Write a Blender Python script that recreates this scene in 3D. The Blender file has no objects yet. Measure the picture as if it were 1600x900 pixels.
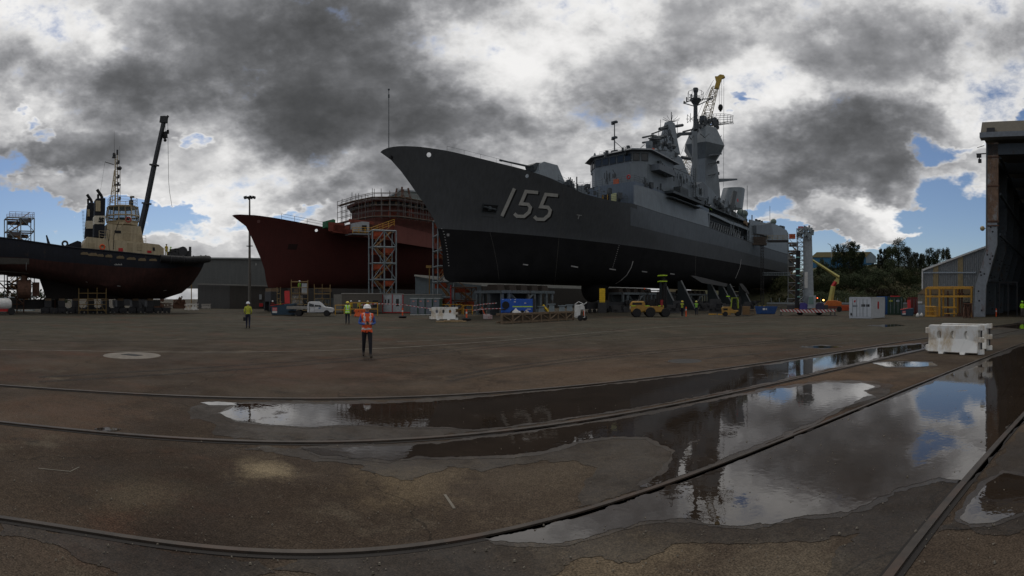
import bpy, bmesh, math, random
from math import sin, cos, pi, radians, atan2, sqrt
from mathutils import Vector, Matrix
from mathutils.bvhtree import BVHTree
random.seed(7)
sc = bpy.context.scene
COL = sc.collection
# camera model: cylindrical panorama, eye 2 m over the yard
CX, F, YH, HC = 800.0, 780.0, 467.0, 2.0
def az(px): return (px - CX) / F
def P(px, py, d):
    a = az(px); return Vector((d * sin(a), d * cos(a), HC + (YH - py) * d / F))
def gd(py): return HC * F / (py - YH)
def G(px, py):
    a = az(px); d = gd(py); return Vector((d * sin(a), d * cos(a), 0))
def pix(v):
    d = sqrt(v.x * v.x + v.y * v.y); return CX + F * atan2(v.x, v.y), YH - (v.z - HC) * F / d

class Frame:
    """local x along the heading, y to its left, z up"""
    def __init__(s, px, d, th):
        a = az(px); s.O = Vector((d * sin(a), d * cos(a), 0)); s.th = radians(th)
        s.u = Vector((cos(s.th), sin(s.th), 0)); s.n = Vector((-sin(s.th), cos(s.th), 0))
    def pt(s, px, py, y):
        a = az(px); r = Vector((sin(a), cos(a), 0))
        d = (s.O.dot(s.n) + y) / r.dot(s.n)
        return Vector((d * r.dot(s.u) - s.O.dot(s.u), y, HC + (YH - py) * d / F))
    def ptx(s, px, py, x):
        a = az(px); r = Vector((sin(a), cos(a), 0))
        d = (s.O.dot(s.u) + x) / r.dot(s.u)
        return Vector((x, d * r.dot(s.n) - s.O.dot(s.n), HC + (YH - py) * d / F))
    def world(s, v): return s.O + s.u * v[0] + s.n * v[1] + Vector((0, 0, v[2]))
    def local(s, w):
        w = w - s.O; return Vector((w.dot(s.u), w.dot(s.n), w.z))
    def pix(s, v): return pix(s.world(v))

# ---------------------------------------------------------------- materials
MATS = {}
def _n(nt, t, **kw):
    n = nt.nodes.new(t)
    for k, v in kw.items(): setattr(n, k, v)
    return n
def mat(name, col, rough=0.7, metal=0.0, var=0.18, scale=3.0, bump=0.0, bscale=40.0, dirt=None, dirt_amt=0.0,
        dscale=1.2, rib=0.0, ribdir='X', ribscale=6.0, streak=0.0, spec=0.4, coat=0.0):
    if name in MATS: return MATS[name]
    m = bpy.data.materials.new(name); m.use_nodes = True; nt = m.node_tree; L = nt.links
    bs = nt.nodes['Principled BSDF']
    bs.inputs['Roughness'].default_value = rough; bs.inputs['Metallic'].default_value = metal
    bs.inputs['Specular IOR Level'].default_value = spec
    tc = _n(nt, 'ShaderNodeTexCoord')
    nz = _n(nt, 'ShaderNodeTexNoise'); nz.inputs['Scale'].default_value = scale; nz.inputs['Detail'].default_value = 6
    nz.inputs['Roughness'].default_value = 0.65
    L.new(tc.outputs['Object'], nz.inputs['Vector'])
    mr = _n(nt, 'ShaderNodeMapRange'); mr.inputs['From Min'].default_value = .3; mr.inputs['From Max'].default_value = .7
    mr.inputs['To Min'].default_value = 1 - var; mr.inputs['To Max'].default_value = 1 + var
    L.new(nz.outputs['Fac'], mr.inputs['Value'])
    mx = _n(nt, 'ShaderNodeVectorMath', operation='SCALE'); mx.inputs[0].default_value = col[:3]
    L.new(mr.outputs[0], mx.inputs['Scale']); out = mx.outputs[0]
    if streak > 0:
        mp = _n(nt, 'ShaderNodeMapping'); mp.inputs['Scale'].default_value = (1.6, 1.6, .12)
        L.new(tc.outputs['Object'], mp.inputs[0])
        n3 = _n(nt, 'ShaderNodeTexNoise'); n3.inputs['Scale'].default_value = 2.2; n3.inputs['Detail'].default_value = 5
        L.new(mp.outputs[0], n3.inputs['Vector'])
        m3 = _n(nt, 'ShaderNodeMapRange'); m3.inputs['From Min'].default_value = .35; m3.inputs['From Max'].default_value = .7
        m3.inputs['To Min'].default_value = 1 + streak * .4; m3.inputs['To Max'].default_value = 1 - streak
        L.new(n3.outputs['Fac'], m3.inputs['Value'])
        s3 = _n(nt, 'ShaderNodeVectorMath', operation='SCALE'); L.new(out, s3.inputs[0]); L.new(m3.outputs[0], s3.inputs['Scale'])
        out = s3.outputs[0]
    if dirt is not None:
        n2 = _n(nt, 'ShaderNodeTexNoise'); n2.inputs['Scale'].default_value = dscale; n2.inputs['Detail'].default_value = 9
        n2.inputs['Roughness'].default_value = .72
        mp2 = _n(nt, 'ShaderNodeMapping'); mp2.inputs['Scale'].default_value = (1, 1, .55); mp2.inputs['Location'].default_value = (3.1, 7.7, 1.3)
        L.new(tc.outputs['Object'], mp2.inputs[0]); L.new(mp2.outputs[0], n2.inputs['Vector'])
        m2 = _n(nt, 'ShaderNodeMapRange'); m2.inputs['From Min'].default_value = .62 - dirt_amt * .3; m2.inputs['From Max'].default_value = .74 - dirt_amt * .25
        L.new(n2.outputs['Fac'], m2.inputs['Value'])
        mm = _n(nt, 'ShaderNodeMix', data_type='RGBA'); L.new(m2.outputs[0], mm.inputs[0])
        L.new(out, mm.inputs[6]); mm.inputs[7].default_value = (*dirt, 1); out = mm.outputs[2]
    L.new(out, bs.inputs['Base Color'])
    hgt = None
    if bump > 0:
        nb = _n(nt, 'ShaderNodeTexNoise'); nb.inputs['Scale'].default_value = bscale; nb.inputs['Detail'].default_value = 4
        L.new(tc.outputs['Object'], nb.inputs['Vector'])
        bp = _n(nt, 'ShaderNodeBump'); bp.inputs['Strength'].default_value = bump; bp.inputs['Distance'].default_value = .03
        L.new(nb.outputs['Fac'], bp.inputs['Height']); hgt = bp
    if rib > 0:
        wv = _n(nt, 'ShaderNodeTexWave', bands_direction=ribdir, wave_profile='SIN'); wv.inputs['Scale'].default_value = ribscale
        L.new(tc.outputs['Object'], wv.inputs['Vector'])
        b2 = _n(nt, 'ShaderNodeBump'); b2.inputs['Strength'].default_value = rib; b2.inputs['Distance'].default_value = .08
        L.new(wv.outputs['Fac'], b2.inputs['Height'])
        if hgt: L.new(hgt.outputs[0], b2.inputs['Normal'])
        hgt = b2
    if hgt: L.new(hgt.outputs[0], bs.inputs['Normal'])
    MATS[name] = m; return m
def emat(name, col, s):
    if name in MATS: return MATS[name]
    m = bpy.data.materials.new(name); m.use_nodes = True; bs = m.node_tree.nodes['Principled BSDF']
    bs.inputs['Base Color'].default_value = (*col, 1); bs.inputs['Emission Color'].default_value = (*col, 1)
    bs.inputs['Emission Strength'].default_value = s; MATS[name] = m; return m

# ---------------------------------------------------------------- mesh builder
SPLIT = dict(posts='post', timber_pads='timber_pad', window_openings='window_opening', whip_aerials='whip_aerial', roof_sensors='roof_sensor', foredeck_fittings='deck_fitting', safety_netting='safety_net', orange_netting='safety_net', ribs='rib', forks='fork', tail_lamps='tail_lamp', hangar_roof_fittings='roof_fitting', deck_machinery='deck_winch', tower_brackets='bracket', pipe_hoops='pipe_hoop', tray_hoses='hose', hoses='hose', door_seam='door_seam', tower_top_gear='antenna_unit', funnel_deck_gear='deck_unit', bridge_roof_gear='roof_unit', side_platform='side_platform', bolt_holes='bolt_hole', far_walls='inner_wall', array_panel_trim='panel_trim', scaffold_boards='scaffold_board', standards='standard', ledgers='ledger', braces='brace')
class MB:
    def __init__(s): s.v = []; s.f = []; s.m = []; s.mi = 0
    def add(s, vs, fs, mi=None):
        b = len(s.v); s.v += [tuple(v) for v in vs]; s.f += [[b + i for i in f] for f in fs]
        s.m += [s.mi if mi is None else mi] * len(fs); return s
    def box(s, c, d, rz=0, rx=0, ry=0, mi=None, taper=1.0):
        R = Matrix.Rotation(rz, 3, 'Z') @ Matrix.Rotation(ry, 3, 'Y') @ Matrix.Rotation(rx, 3, 'X'); c = Vector(c); vs = []
        for z in (-.5, .5):
            k = taper if z > 0 else 1
            for x, y in ((-.5, -.5), (.5, -.5), (.5, .5), (-.5, .5)):
                vs.append(c + R @ Vector((x * d[0] * k, y * d[1] * k, z * d[2])))
        return s.add(vs, [(3, 2, 1, 0), (4, 5, 6, 7), (0, 1, 5, 4), (1, 2, 6, 5), (2, 3, 7, 6), (3, 0, 4, 7)], mi)
    def bx(s, x0, x1, y0, y1, z0, z1, mi=None):
        return s.box(((x0 + x1) / 2, (y0 + y1) / 2, (z0 + z1) / 2), (abs(x1 - x0), abs(y1 - y0), abs(z1 - z0)), mi=mi)
    def tube(s, p, q, r, n=6, r2=None, mi=None, cap=True):
        p = Vector(p); q = Vector(q); d = q - p
        if d.length < 1e-6: return s
        d.normalize(); a = d.cross(Vector((0, 0, 1)))
        if a.length < 1e-3: a = d.cross(Vector((1, 0, 0)))
        a.normalize(); b = d.cross(a); r2 = r if r2 is None else r2; vs = []
        for c, rr in ((p, r), (q, r2)):
            for i in range(n):
                t = 2 * pi * i / n; vs.append(c + a * cos(t) * rr + b * sin(t) * rr)
        fs = [(i, (i + 1) % n, n + (i + 1) % n, n + i) for i in range(n)]
        if cap: fs += [tuple(range(n))[::-1], tuple(range(n, 2 * n))]
        return s.add(vs, fs, mi)
    def bar(s, p, q, w, mi=None): return s.tube(p, q, w * .7, 4, mi=mi)
    def path(s, pts, r, n=6, mi=None):
        for a, b in zip(pts, pts[1:]): s.tube(a, b, r, n, mi=mi)
        return s
    def prism(s, poly, o, ax, ay, ext, mi=None):
        """poly 2D -> o + x*ax + y*ay, extruded by ext"""
        o = Vector(o); ax = Vector(ax); ay = Vector(ay); ext = Vector(ext); n = len(poly)
        a = [o + ax * x + ay * y for x, y in poly]; b = [p + ext for p in a]
        return s.hexa(a, b, mi)
    def hexa(s, a, b, mi=None):
        n = len(a)
        return s.add(list(a) + list(b), [tuple(range(n))[::-1], tuple(range(n, 2 * n))] + [(i, (i + 1) % n, n + (i + 1) % n, n + i) for i in range(n)], mi)
    def rings(s, rings, cap=True, mi=None, closed=True):
        n = len(rings[0]); vs = [v for r in rings for v in r]; fs = []
        for j in range(len(rings) - 1):
            for i in range(n if closed else n - 1):
                fs.append((j * n + i, j * n + (i + 1) % n, (j + 1) * n + (i + 1) % n, (j + 1) * n + i))
        if cap: fs += [tuple(range(n))[::-1], tuple(range((len(rings) - 1) * n, len(rings) * n))]
        return s.add(vs, fs, mi)
    def lathe(s, c, prof, n=16, axis='Z', mi=None, sx=1, sy=1, ph=0.0):
        c = Vector(c); rs = []
        for r, h in prof:
            ring = []
            for i in range(n):
                t = 2 * pi * i / n + ph; x, y = r * cos(t) * sx, r * sin(t) * sy
                ring.append(c + (Vector((x, y, h)) if axis == 'Z' else Vector((h, x, y)) if axis == 'X' else Vector((y, h, x))))
            rs.append(ring)
        return s.rings(rs, mi=mi)
    def sphere(s, c, r, n=12, m=7, mi=None, sz=1):
        return s.lathe(c, [(max(r * sin(pi * j / m), r * .01), -r * sz * cos(pi * j / m)) for j in range(m + 1)], n, mi=mi)
    def torus(s, c, R, r, axis='Z', n=20, k=8, mi=None):
        prof = [(R + r * cos(2 * pi * j / k), r * sin(2 * pi * j / k)) for j in range(k + 1)]
        c = Vector(c); rs = []
        for pr, h in prof:
            ring = []
            for i in range(n):
                t = 2 * pi * i / n; x, y = pr * cos(t), pr * sin(t)
                ring.append(c + (Vector((x, y, h)) if axis == 'Z' else Vector((h, x, y)) if axis == 'X' else Vector((y, h, x))))
            rs.append(ring)
        return s.rings(rs, cap=False, mi=mi)
    def pieces(s):
        pr = list(range(len(s.v)))
        def fd(a):
            while pr[a] != a: pr[a] = pr[pr[a]]; a = pr[a]
            return a
        for f in s.f:
            for i in f[1:]: pr[fd(i)] = fd(f[0])
        out = {}
        for f, m_ in zip(s.f, s.m):
            q = out.setdefault(fd(f[0]), (MB(), {})); ids = []
            for i in f:
                if i not in q[1]: q[1][i] = len(q[0].v); q[0].v.append(s.v[i])
                ids.append(q[1][i])
            q[0].f.append(ids); q[0].m.append(m_)
        return [q[0] for q in out.values()]
    def build(s, name, mats, *a, **k):
        if name in SPLIT: return [p.build1(SPLIT[name], mats, *a, **k) for p in s.pieces()][0]
        return s.build1(name, mats, *a, **k)
    def build1(s, name, mats, parent=None, label=None, smooth=False, bevel=0, loc=None, rz=0, kind=None, fix=True, angle=None):
        me = bpy.data.meshes.new(name); me.from_pydata(s.v, [], s.f)
        if not isinstance(mats, (list, tuple)): mats = [mats]
        for m in mats: me.materials.append(m)
        me.polygons.foreach_set('material_index', [min(i, len(mats) - 1) for i in s.m])
        if fix:
            bm = bmesh.new(); bm.from_mesh(me); bmesh.ops.recalc_face_normals(bm, faces=bm.faces[:]); bm.to_mesh(me); bm.free()
        if smooth: me.polygons.foreach_set('use_smooth', [True] * len(me.polygons))
        me.update()
        if smooth and angle is not None: me.set_sharp_from_angle(angle=radians(angle))
        o = bpy.data.objects.new(name, me); COL.objects.link(o)
        if parent: o.parent = parent
        if loc is not None: o.location = loc
        o.rotation_euler[2] = rz
        if label: o['label'] = label
        if kind: o['kind'] = kind
        if bevel:
            b = o.modifiers.new('bevel', 'BEVEL'); b.width = bevel; b.segments = 2; b.limit_method = 'ANGLE'; b.angle_limit = radians(35)
        return o
def tag(o, label, cat, group=None, kind=None):
    o['label'] = label; o['category'] = cat
    if group: o['group'] = group
    if kind: o['kind'] = kind
    return o
def thing(name, label, cat, loc=(0, 0, 0), rz=0, group=None):
    o = bpy.data.objects.new(name, None); o.empty_display_size = .3; COL.objects.link(o)
    o.location = loc; o.rotation_euler[2] = rz
    return tag(o, label, cat, group)
def fthing(fr, name, label, cat, group=None): return thing(name, label, cat, fr.O, fr.th, group)
def structure(o): o['kind'] = 'structure'; return o
def dup(root, loc, rz, label, group=None):
    r = root.copy(); COL.objects.link(r); r.location = loc; r.rotation_euler[2] = rz; r['label'] = label
    if group: r['group'] = group
    for ch in list(root.children):
        c = ch.copy(); COL.objects.link(c); c.parent = r
        for g in ch.children:
            d = g.copy(); COL.objects.link(d); d.parent = c
    return r
def interp(pts, x):
    if x <= pts[0][0]: return pts[0][1]
    for (a, b), (c, d) in zip(pts, pts[1:]):
        if x <= c: return b + (d - b) * (x - a) / max(c - a, 1e-9)
    return pts[-1][1]
def face_cam(loc): return -atan2(loc[0], loc[1])     # rotation that turns local -y to the camera

# common materials
STEEL = mat('galvanised_steel', (.30, .33, .35), .45, .6, var=.15)
GREYST = mat('grey_painted_steel', (.20, .24, .26), .55, dirt=(.10, .07, .05), dirt_amt=.1)
DARKST = mat('dark_steel', (.035, .035, .037), .6)
BLACK = mat('black_rubber', (.015, .015, .016), .8)
WHITE = mat('white_paint', (.62, .62, .60), .5, dirt=(.25, .2, .15), dirt_amt=.05)
RUST = mat('rusty_steel', (.10, .05, .032), .85, var=.4, bump=.3)
ORANGE = mat('safety_orange', (.75, .10, .02), .55)
ORMESH = mat('orange_safety_mesh', (.32, .062, .026), .8, var=.35, scale=1.5)
YEL = mat('yellow_paint', (.55, .30, .03), .5, dirt=(.12, .08, .04), dirt_amt=.08)
YELLOW2 = mat('bright_yellow_paint', (.75, .50, .02), .5)
TIMBER = mat('weathered_timber', (.17, .12, .075), .9, var=.35, scale=8, bump=.3)
GLASS = mat('dark_window_glass', (.012, .016, .02), .12, spec=.4)
RED = mat('red_paint', (.42, .02, .02), .5)
BLUE = mat('blue_paint', (.012, .085, .42), .45)
HIVIS = mat('hi_vis_yellow', (.45, .85, .03), .8)
# ---------------------------------------------------------------- camera
cd = bpy.data.cameras.new('camera'); cam = bpy.data.objects.new('camera', cd); COL.objects.link(cam)
cd.type = 'PANO'; cd.panorama_type = 'CENTRAL_CYLINDRICAL'
cd.central_cylindrical_radius = 1.0
cd.central_cylindrical_range_u_min = -800 / F; cd.central_cylindrical_range_u_max = 800 / F
cd.central_cylindrical_range_v_min = -(900 - YH) / F; cd.central_cylindrical_range_v_max = YH / F
cam.location = (0, 0, HC); cam.rotation_euler = (radians(90), 0, 0); cd.clip_end = 5000
sc.camera = cam
sc.view_settings.view_transform = 'Standard'; sc.view_settings.look = 'None'; sc.view_settings.exposure = 0; sc.view_settings.gamma = 1
# ---------------------------------------------------------------- sky
SUN_AZ, SUN_EL = radians(-22), radians(56)
w = bpy.data.worlds.new('World'); sc.world = w; w.use_nodes = True; nt = w.node_tree; L = nt.links
bg = nt.nodes['Background']; bg.inputs['Strength'].default_value = 0.12
sky = _n(nt, 'ShaderNodeTexSky', sky_type='NISHITA'); sky.sun_disc = False
sky.sun_elevation = SUN_EL; sky.sun_rotation = SUN_AZ; sky.air_density = 1.0; sky.dust_density = .6; sky.ozone_density = 2.2
tc = _n(nt, 'ShaderNodeTexCoord'); sep = _n(nt, 'ShaderNodeSeparateXYZ'); L.new(tc.outputs['Generated'], sep.inputs[0])
def M(op, a, b=None, c=None):
    n = _n(nt, 'ShaderNodeMath', operation=op)
    for i, x in enumerate((a, b, c)):
        if x is None: continue
        if hasattr(x, 'is_linked'): L.new(x, n.inputs[i])
        else: n.inputs[i].default_value = x
    return n.outputs[0]
X, Y, Z = sep.outputs
azn = M('ARCTAN2', X, Y); hyp = M('SQRT', M('ADD', M('MULTIPLY', X, X), M('MULTIPLY', Y, Y)))
te = M('MINIMUM', M('DIVIDE', Z, M('MAXIMUM', hyp, .05)), 3.0)
cmb = _n(nt, 'ShaderNodeCombineXYZ'); L.new(azn, cmb.inputs[0]); L.new(te, cmb.inputs[1])
# cloud coordinates: direction, flattened towards the horizon
mp = _n(nt, 'ShaderNodeMapping'); mp.inputs['Scale'].default_value = (1, 1, 1.75); mp.inputs['Location'].default_value = (.37, .12, .55)
L.new(tc.outputs['Generated'], mp.inputs[0])
def noise(scale, detail, rough, off=0, dist=0.0):
    m2 = _n(nt, 'ShaderNodeMapping'); m2.inputs['Location'].default_value = (off, off * 1.7, -off); L.new(mp.outputs[0], m2.inputs[0])
    n = _n(nt, 'ShaderNodeTexNoise'); n.inputs['Scale'].default_value = scale; n.inputs['Detail'].default_value = detail
    n.inputs['Roughness'].default_value = rough; n.inputs['Distortion'].default_value = dist; L.new(m2.outputs[0], n.inputs['Vector']); return n
wn = noise(4.5, 5, .62, 3.0); ws = _n(nt, 'ShaderNodeVectorMath', operation='SUBTRACT'); L.new(wn.outputs['Color'], ws.inputs[0]); ws.inputs[1].default_value = (.5, .5, .5)
wsc = _n(nt, 'ShaderNodeVectorMath', operation='MULTIPLY'); L.new(ws.outputs[0], wsc.inputs[0]); wsc.inputs[1].default_value = (.42, .26, 0)
pw = _n(nt, 'ShaderNodeVectorMath', operation='ADD'); L.new(cmb.outputs[0], pw.inputs[0]); L.new(wsc.outputs[0], pw.inputs[1])
def blobs(lst):
    acc = None
    for px, py, rx, ry, amp in lst:
        kx, ky = F / rx / 1.5, F / ry / 1.5
        s1 = _n(nt, 'ShaderNodeVectorMath', operation='MULTIPLY_ADD'); L.new(pw.outputs[0], s1.inputs[0])
        s1.inputs[1].default_value = (kx, ky, 0); s1.inputs[2].default_value = (-az(px) * kx, -(YH - py) / F * ky, 0)
        s2 = _n(nt, 'ShaderNodeVectorMath', operation='DOT_PRODUCT'); L.new(s1.outputs[0], s2.inputs[0]); L.new(s1.outputs[0], s2.inputs[1])
        r = _n(nt, 'ShaderNodeMath', operation='SUBTRACT', use_clamp=True); r.inputs[0].default_value = 1.12; L.new(s2.outputs['Value'], r.inputs[1])
        acc = M('MULTIPLY_ADD', r.outputs[0], amp, 0.0 if acc is None else acc)
    return acc
gaps = [(20, 275, 60, 26, 1.0), (110, 272, 50, 14, .8), (60, 350, 85, 36, 1.3), (130, 340, 60, 26, .7), (215, 335, 40, 14, .6), (255, 352, 45, 20, .75), (38, 182, 14, 8, .55), (42, 213, 18, 8, .55),
        (308, 226, 14, 12, .7), (290, 322, 50, 10, .75), (340, 356, 40, 12, .4), (470, 338, 70, 10, .8), (1132, 205, 12, 20, .9), (1180, 325, 40, 16, 1.0), (1150, 160, 20, 6, .4),
        (1480, 235, 34, 18, .9), (1535, 215, 22, 9, .7), (1596, 168, 24, 16, .8), (1500, 355, 110, 50, 1.5), (1250, 372, 60, 26, 1.0),
        (1350, 395, 240, 28, 1.5), (1430, 322, 50, 14, .7), (1330, 318, 50, 8, .5), (1560, 420, 200, 50, 1.2), (-150, 330, 120, 60, 1.2),
        (1900, 300, 200, 90, 1.2), (-700, 200, 300, 120, 1.2)]
puffs = [(120, 292, 110, 24, 1.1), (1368, 348, 78, 30, 1.7), (1240, 340, 60, 22, .7), (62, 352, 15, 4, 1.0), (1488, 372, 9, 9, 1.2), (250, 400, 120, 20, .7), (150, 250, 120, 30, .6), (40, 285, 30, 5, .5), (1330, 360, 80, 22, .8)]
darks = [(400, 95, 170, 95, 1.05), (560, 70, 140, 110, .75), (600, 190, 170, 38, .8), (730, 215, 90, 32, .65), (110, 130, 120, 50, .5), (90, 235, 110, 36, .45),
         (530, 262, 140, 42, .62), (560, 310, 120, 30, .5), (960, 120, 75, 45, .6), (890, 178, 50, 30, .5), (1290, 235, 165, 62, .95), (1360, 200, 90, 50, .6),
         (1230, 280, 110, 34, .5), (1075, 25, 80, 60, .5), (1390, 55, 150, 55, .5), (1450, 280, 90, 24, .5), (1335, 342, 40, 12, .35), (1340, 365, 90, 14, .45),
         (150, 215, 70, 40, .35), (300, 300, 90, 40, .25), (640, 0, 200, 30, .3), (-400, 150, 300, 150, .8), (2000, 100, 300, 150, .7), (-1100, 150, 350, 200, .8), (2700, 200, 400, 200, .7)]
lights = [(100, 60, 60, 40, .5), (60, 205, 90, 26, .6), (340, 230, 70, 70, .35), (330, 330, 130, 60, .3), (700, 60, 60, 50, .2), (900, 30, 120, 70, .45), (760, 130, 60, 60, .2), (1110, 230, 60, 60, .4),
          (1180, 145, 90, 50, .5), (1150, 260, 60, 60, .3), (1560, 120, 60, 60, .35), (1470, 185, 80, 40, .25), (650, 170, 30, 14, .2), (1370, 330, 70, 22, .6), (1520, 275, 70, 20, .4), (130, 290, 100, 20, .4), (900, 215, 180, 50, .15)]
cov = noise(5.0, 6, .6, 1.0)
g = M('SUBTRACT', blobs(gaps), blobs(puffs))
g = M('ADD', g, M('MULTIPLY', M('SUBTRACT', cov.outputs['Fac'], .5), -2.6))
g = M('ADD', g, M('MULTIPLY', M('SUBTRACT', noise(17, 4, .65, 4.).outputs['Fac'], .5), -1.1))
gm = _n(nt, 'ShaderNodeMapRange', interpolation_type='SMOOTHSTEP'); gm.inputs['From Min'].default_value = .22; gm.inputs['From Max'].default_value = .86; L.new(g, gm.inputs['Value'])
dn = noise(3.2, 6, .58, 5.0); fine = noise(11.0, 4, .62, 9.0)
d = M('SUBTRACT', blobs(darks), blobs(lights))
d = M('ADD', M('MULTIPLY', d, .74), M('MULTIPLY', M('SUBTRACT', dn.outputs['Fac'], .5), 2.4))
lin = _n(nt, 'ShaderNodeMapRange', interpolation_type='SMOOTHSTEP'); lin.inputs['From Min'].default_value = -.25; lin.inputs['From Max'].default_value = .45; lin.inputs['To Max'].default_value = -.42; L.new(g, lin.inputs['Value']); d = M('ADD', d, lin.outputs[0])
d = M('ADD', d, M('MULTIPLY', M('SUBTRACT', fine.outputs['Fac'], .5), 1.1))
rp = _n(nt, 'ShaderNodeValToRGB'); L.new(d, rp.inputs[0]); e = rp.color_ramp.elements
rp.color_ramp.interpolation = 'B_SPLINE'
dm = _n(nt, 'ShaderNodeMapRange'); dm.inputs['From Min'].default_value = -.85; dm.inputs['From Max'].default_value = 1.75; L.new(d, dm.inputs['Value']); L.new(dm.outputs[0], rp.inputs[0])
stops = [(0, (.92, .91, .90)), (.17, (.75, .745, .74)), (.28, (.55, .55, .555)), (.39, (.37, .372, .385)), (.52, (.224, .227, .238)), (.66, (.134, .137, .144)), (.82, (.089, .091, .095)), (1.0, (.054, .056, .058))]
while len(e) > 1: e.remove(e[-1])
e[0].position = 0; e[0].color = (*stops[0][1], 1)
for p_, c_ in stops[1:]:
    x = e.new(p_); x.color = (*c_, 1)
skm = _n(nt, 'ShaderNodeVectorMath', operation='MULTIPLY'); L.new(sky.outputs[0], skm.inputs[0]); skm.inputs[1].default_value = (.62, .64, .70)
cl = _n(nt, 'ShaderNodeVectorMath', operation='SCALE'); L.new(rp.outputs[0], cl.inputs[0]); cl.inputs['Scale'].default_value = 1 / .12
mixs = _n(nt, 'ShaderNodeMix', data_type='RGBA'); L.new(gm.outputs[0], mixs.inputs[0]); L.new(cl.outputs[0], mixs.inputs[6]); L.new(skm.outputs[0], mixs.inputs[7])
L.new(mixs.outputs[2], bg.inputs['Color'])
ld = bpy.data.lights.new('sun', 'SUN'); ld.energy = .8; ld.angle = radians(14); ld.color = (1, .95, .88)
sun = bpy.data.objects.new('sun', ld); COL.objects.link(sun)
sd = Vector((sin(SUN_AZ) * cos(SUN_EL), cos(SUN_AZ) * cos(SUN_EL), sin(SUN_EL)))
sun.rotation_euler = sd.to_track_quat('Z', 'Y').to_euler()

cy = sc.cycles
cy.max_bounces = 5; cy.diffuse_bounces = 2; cy.glossy_bounces = 3; cy.transmission_bounces = 3; cy.transparent_max_bounces = 8
w.cycles.sampling_method = 'MANUAL'; w.cycles.sample_map_resolution = 512
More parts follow.
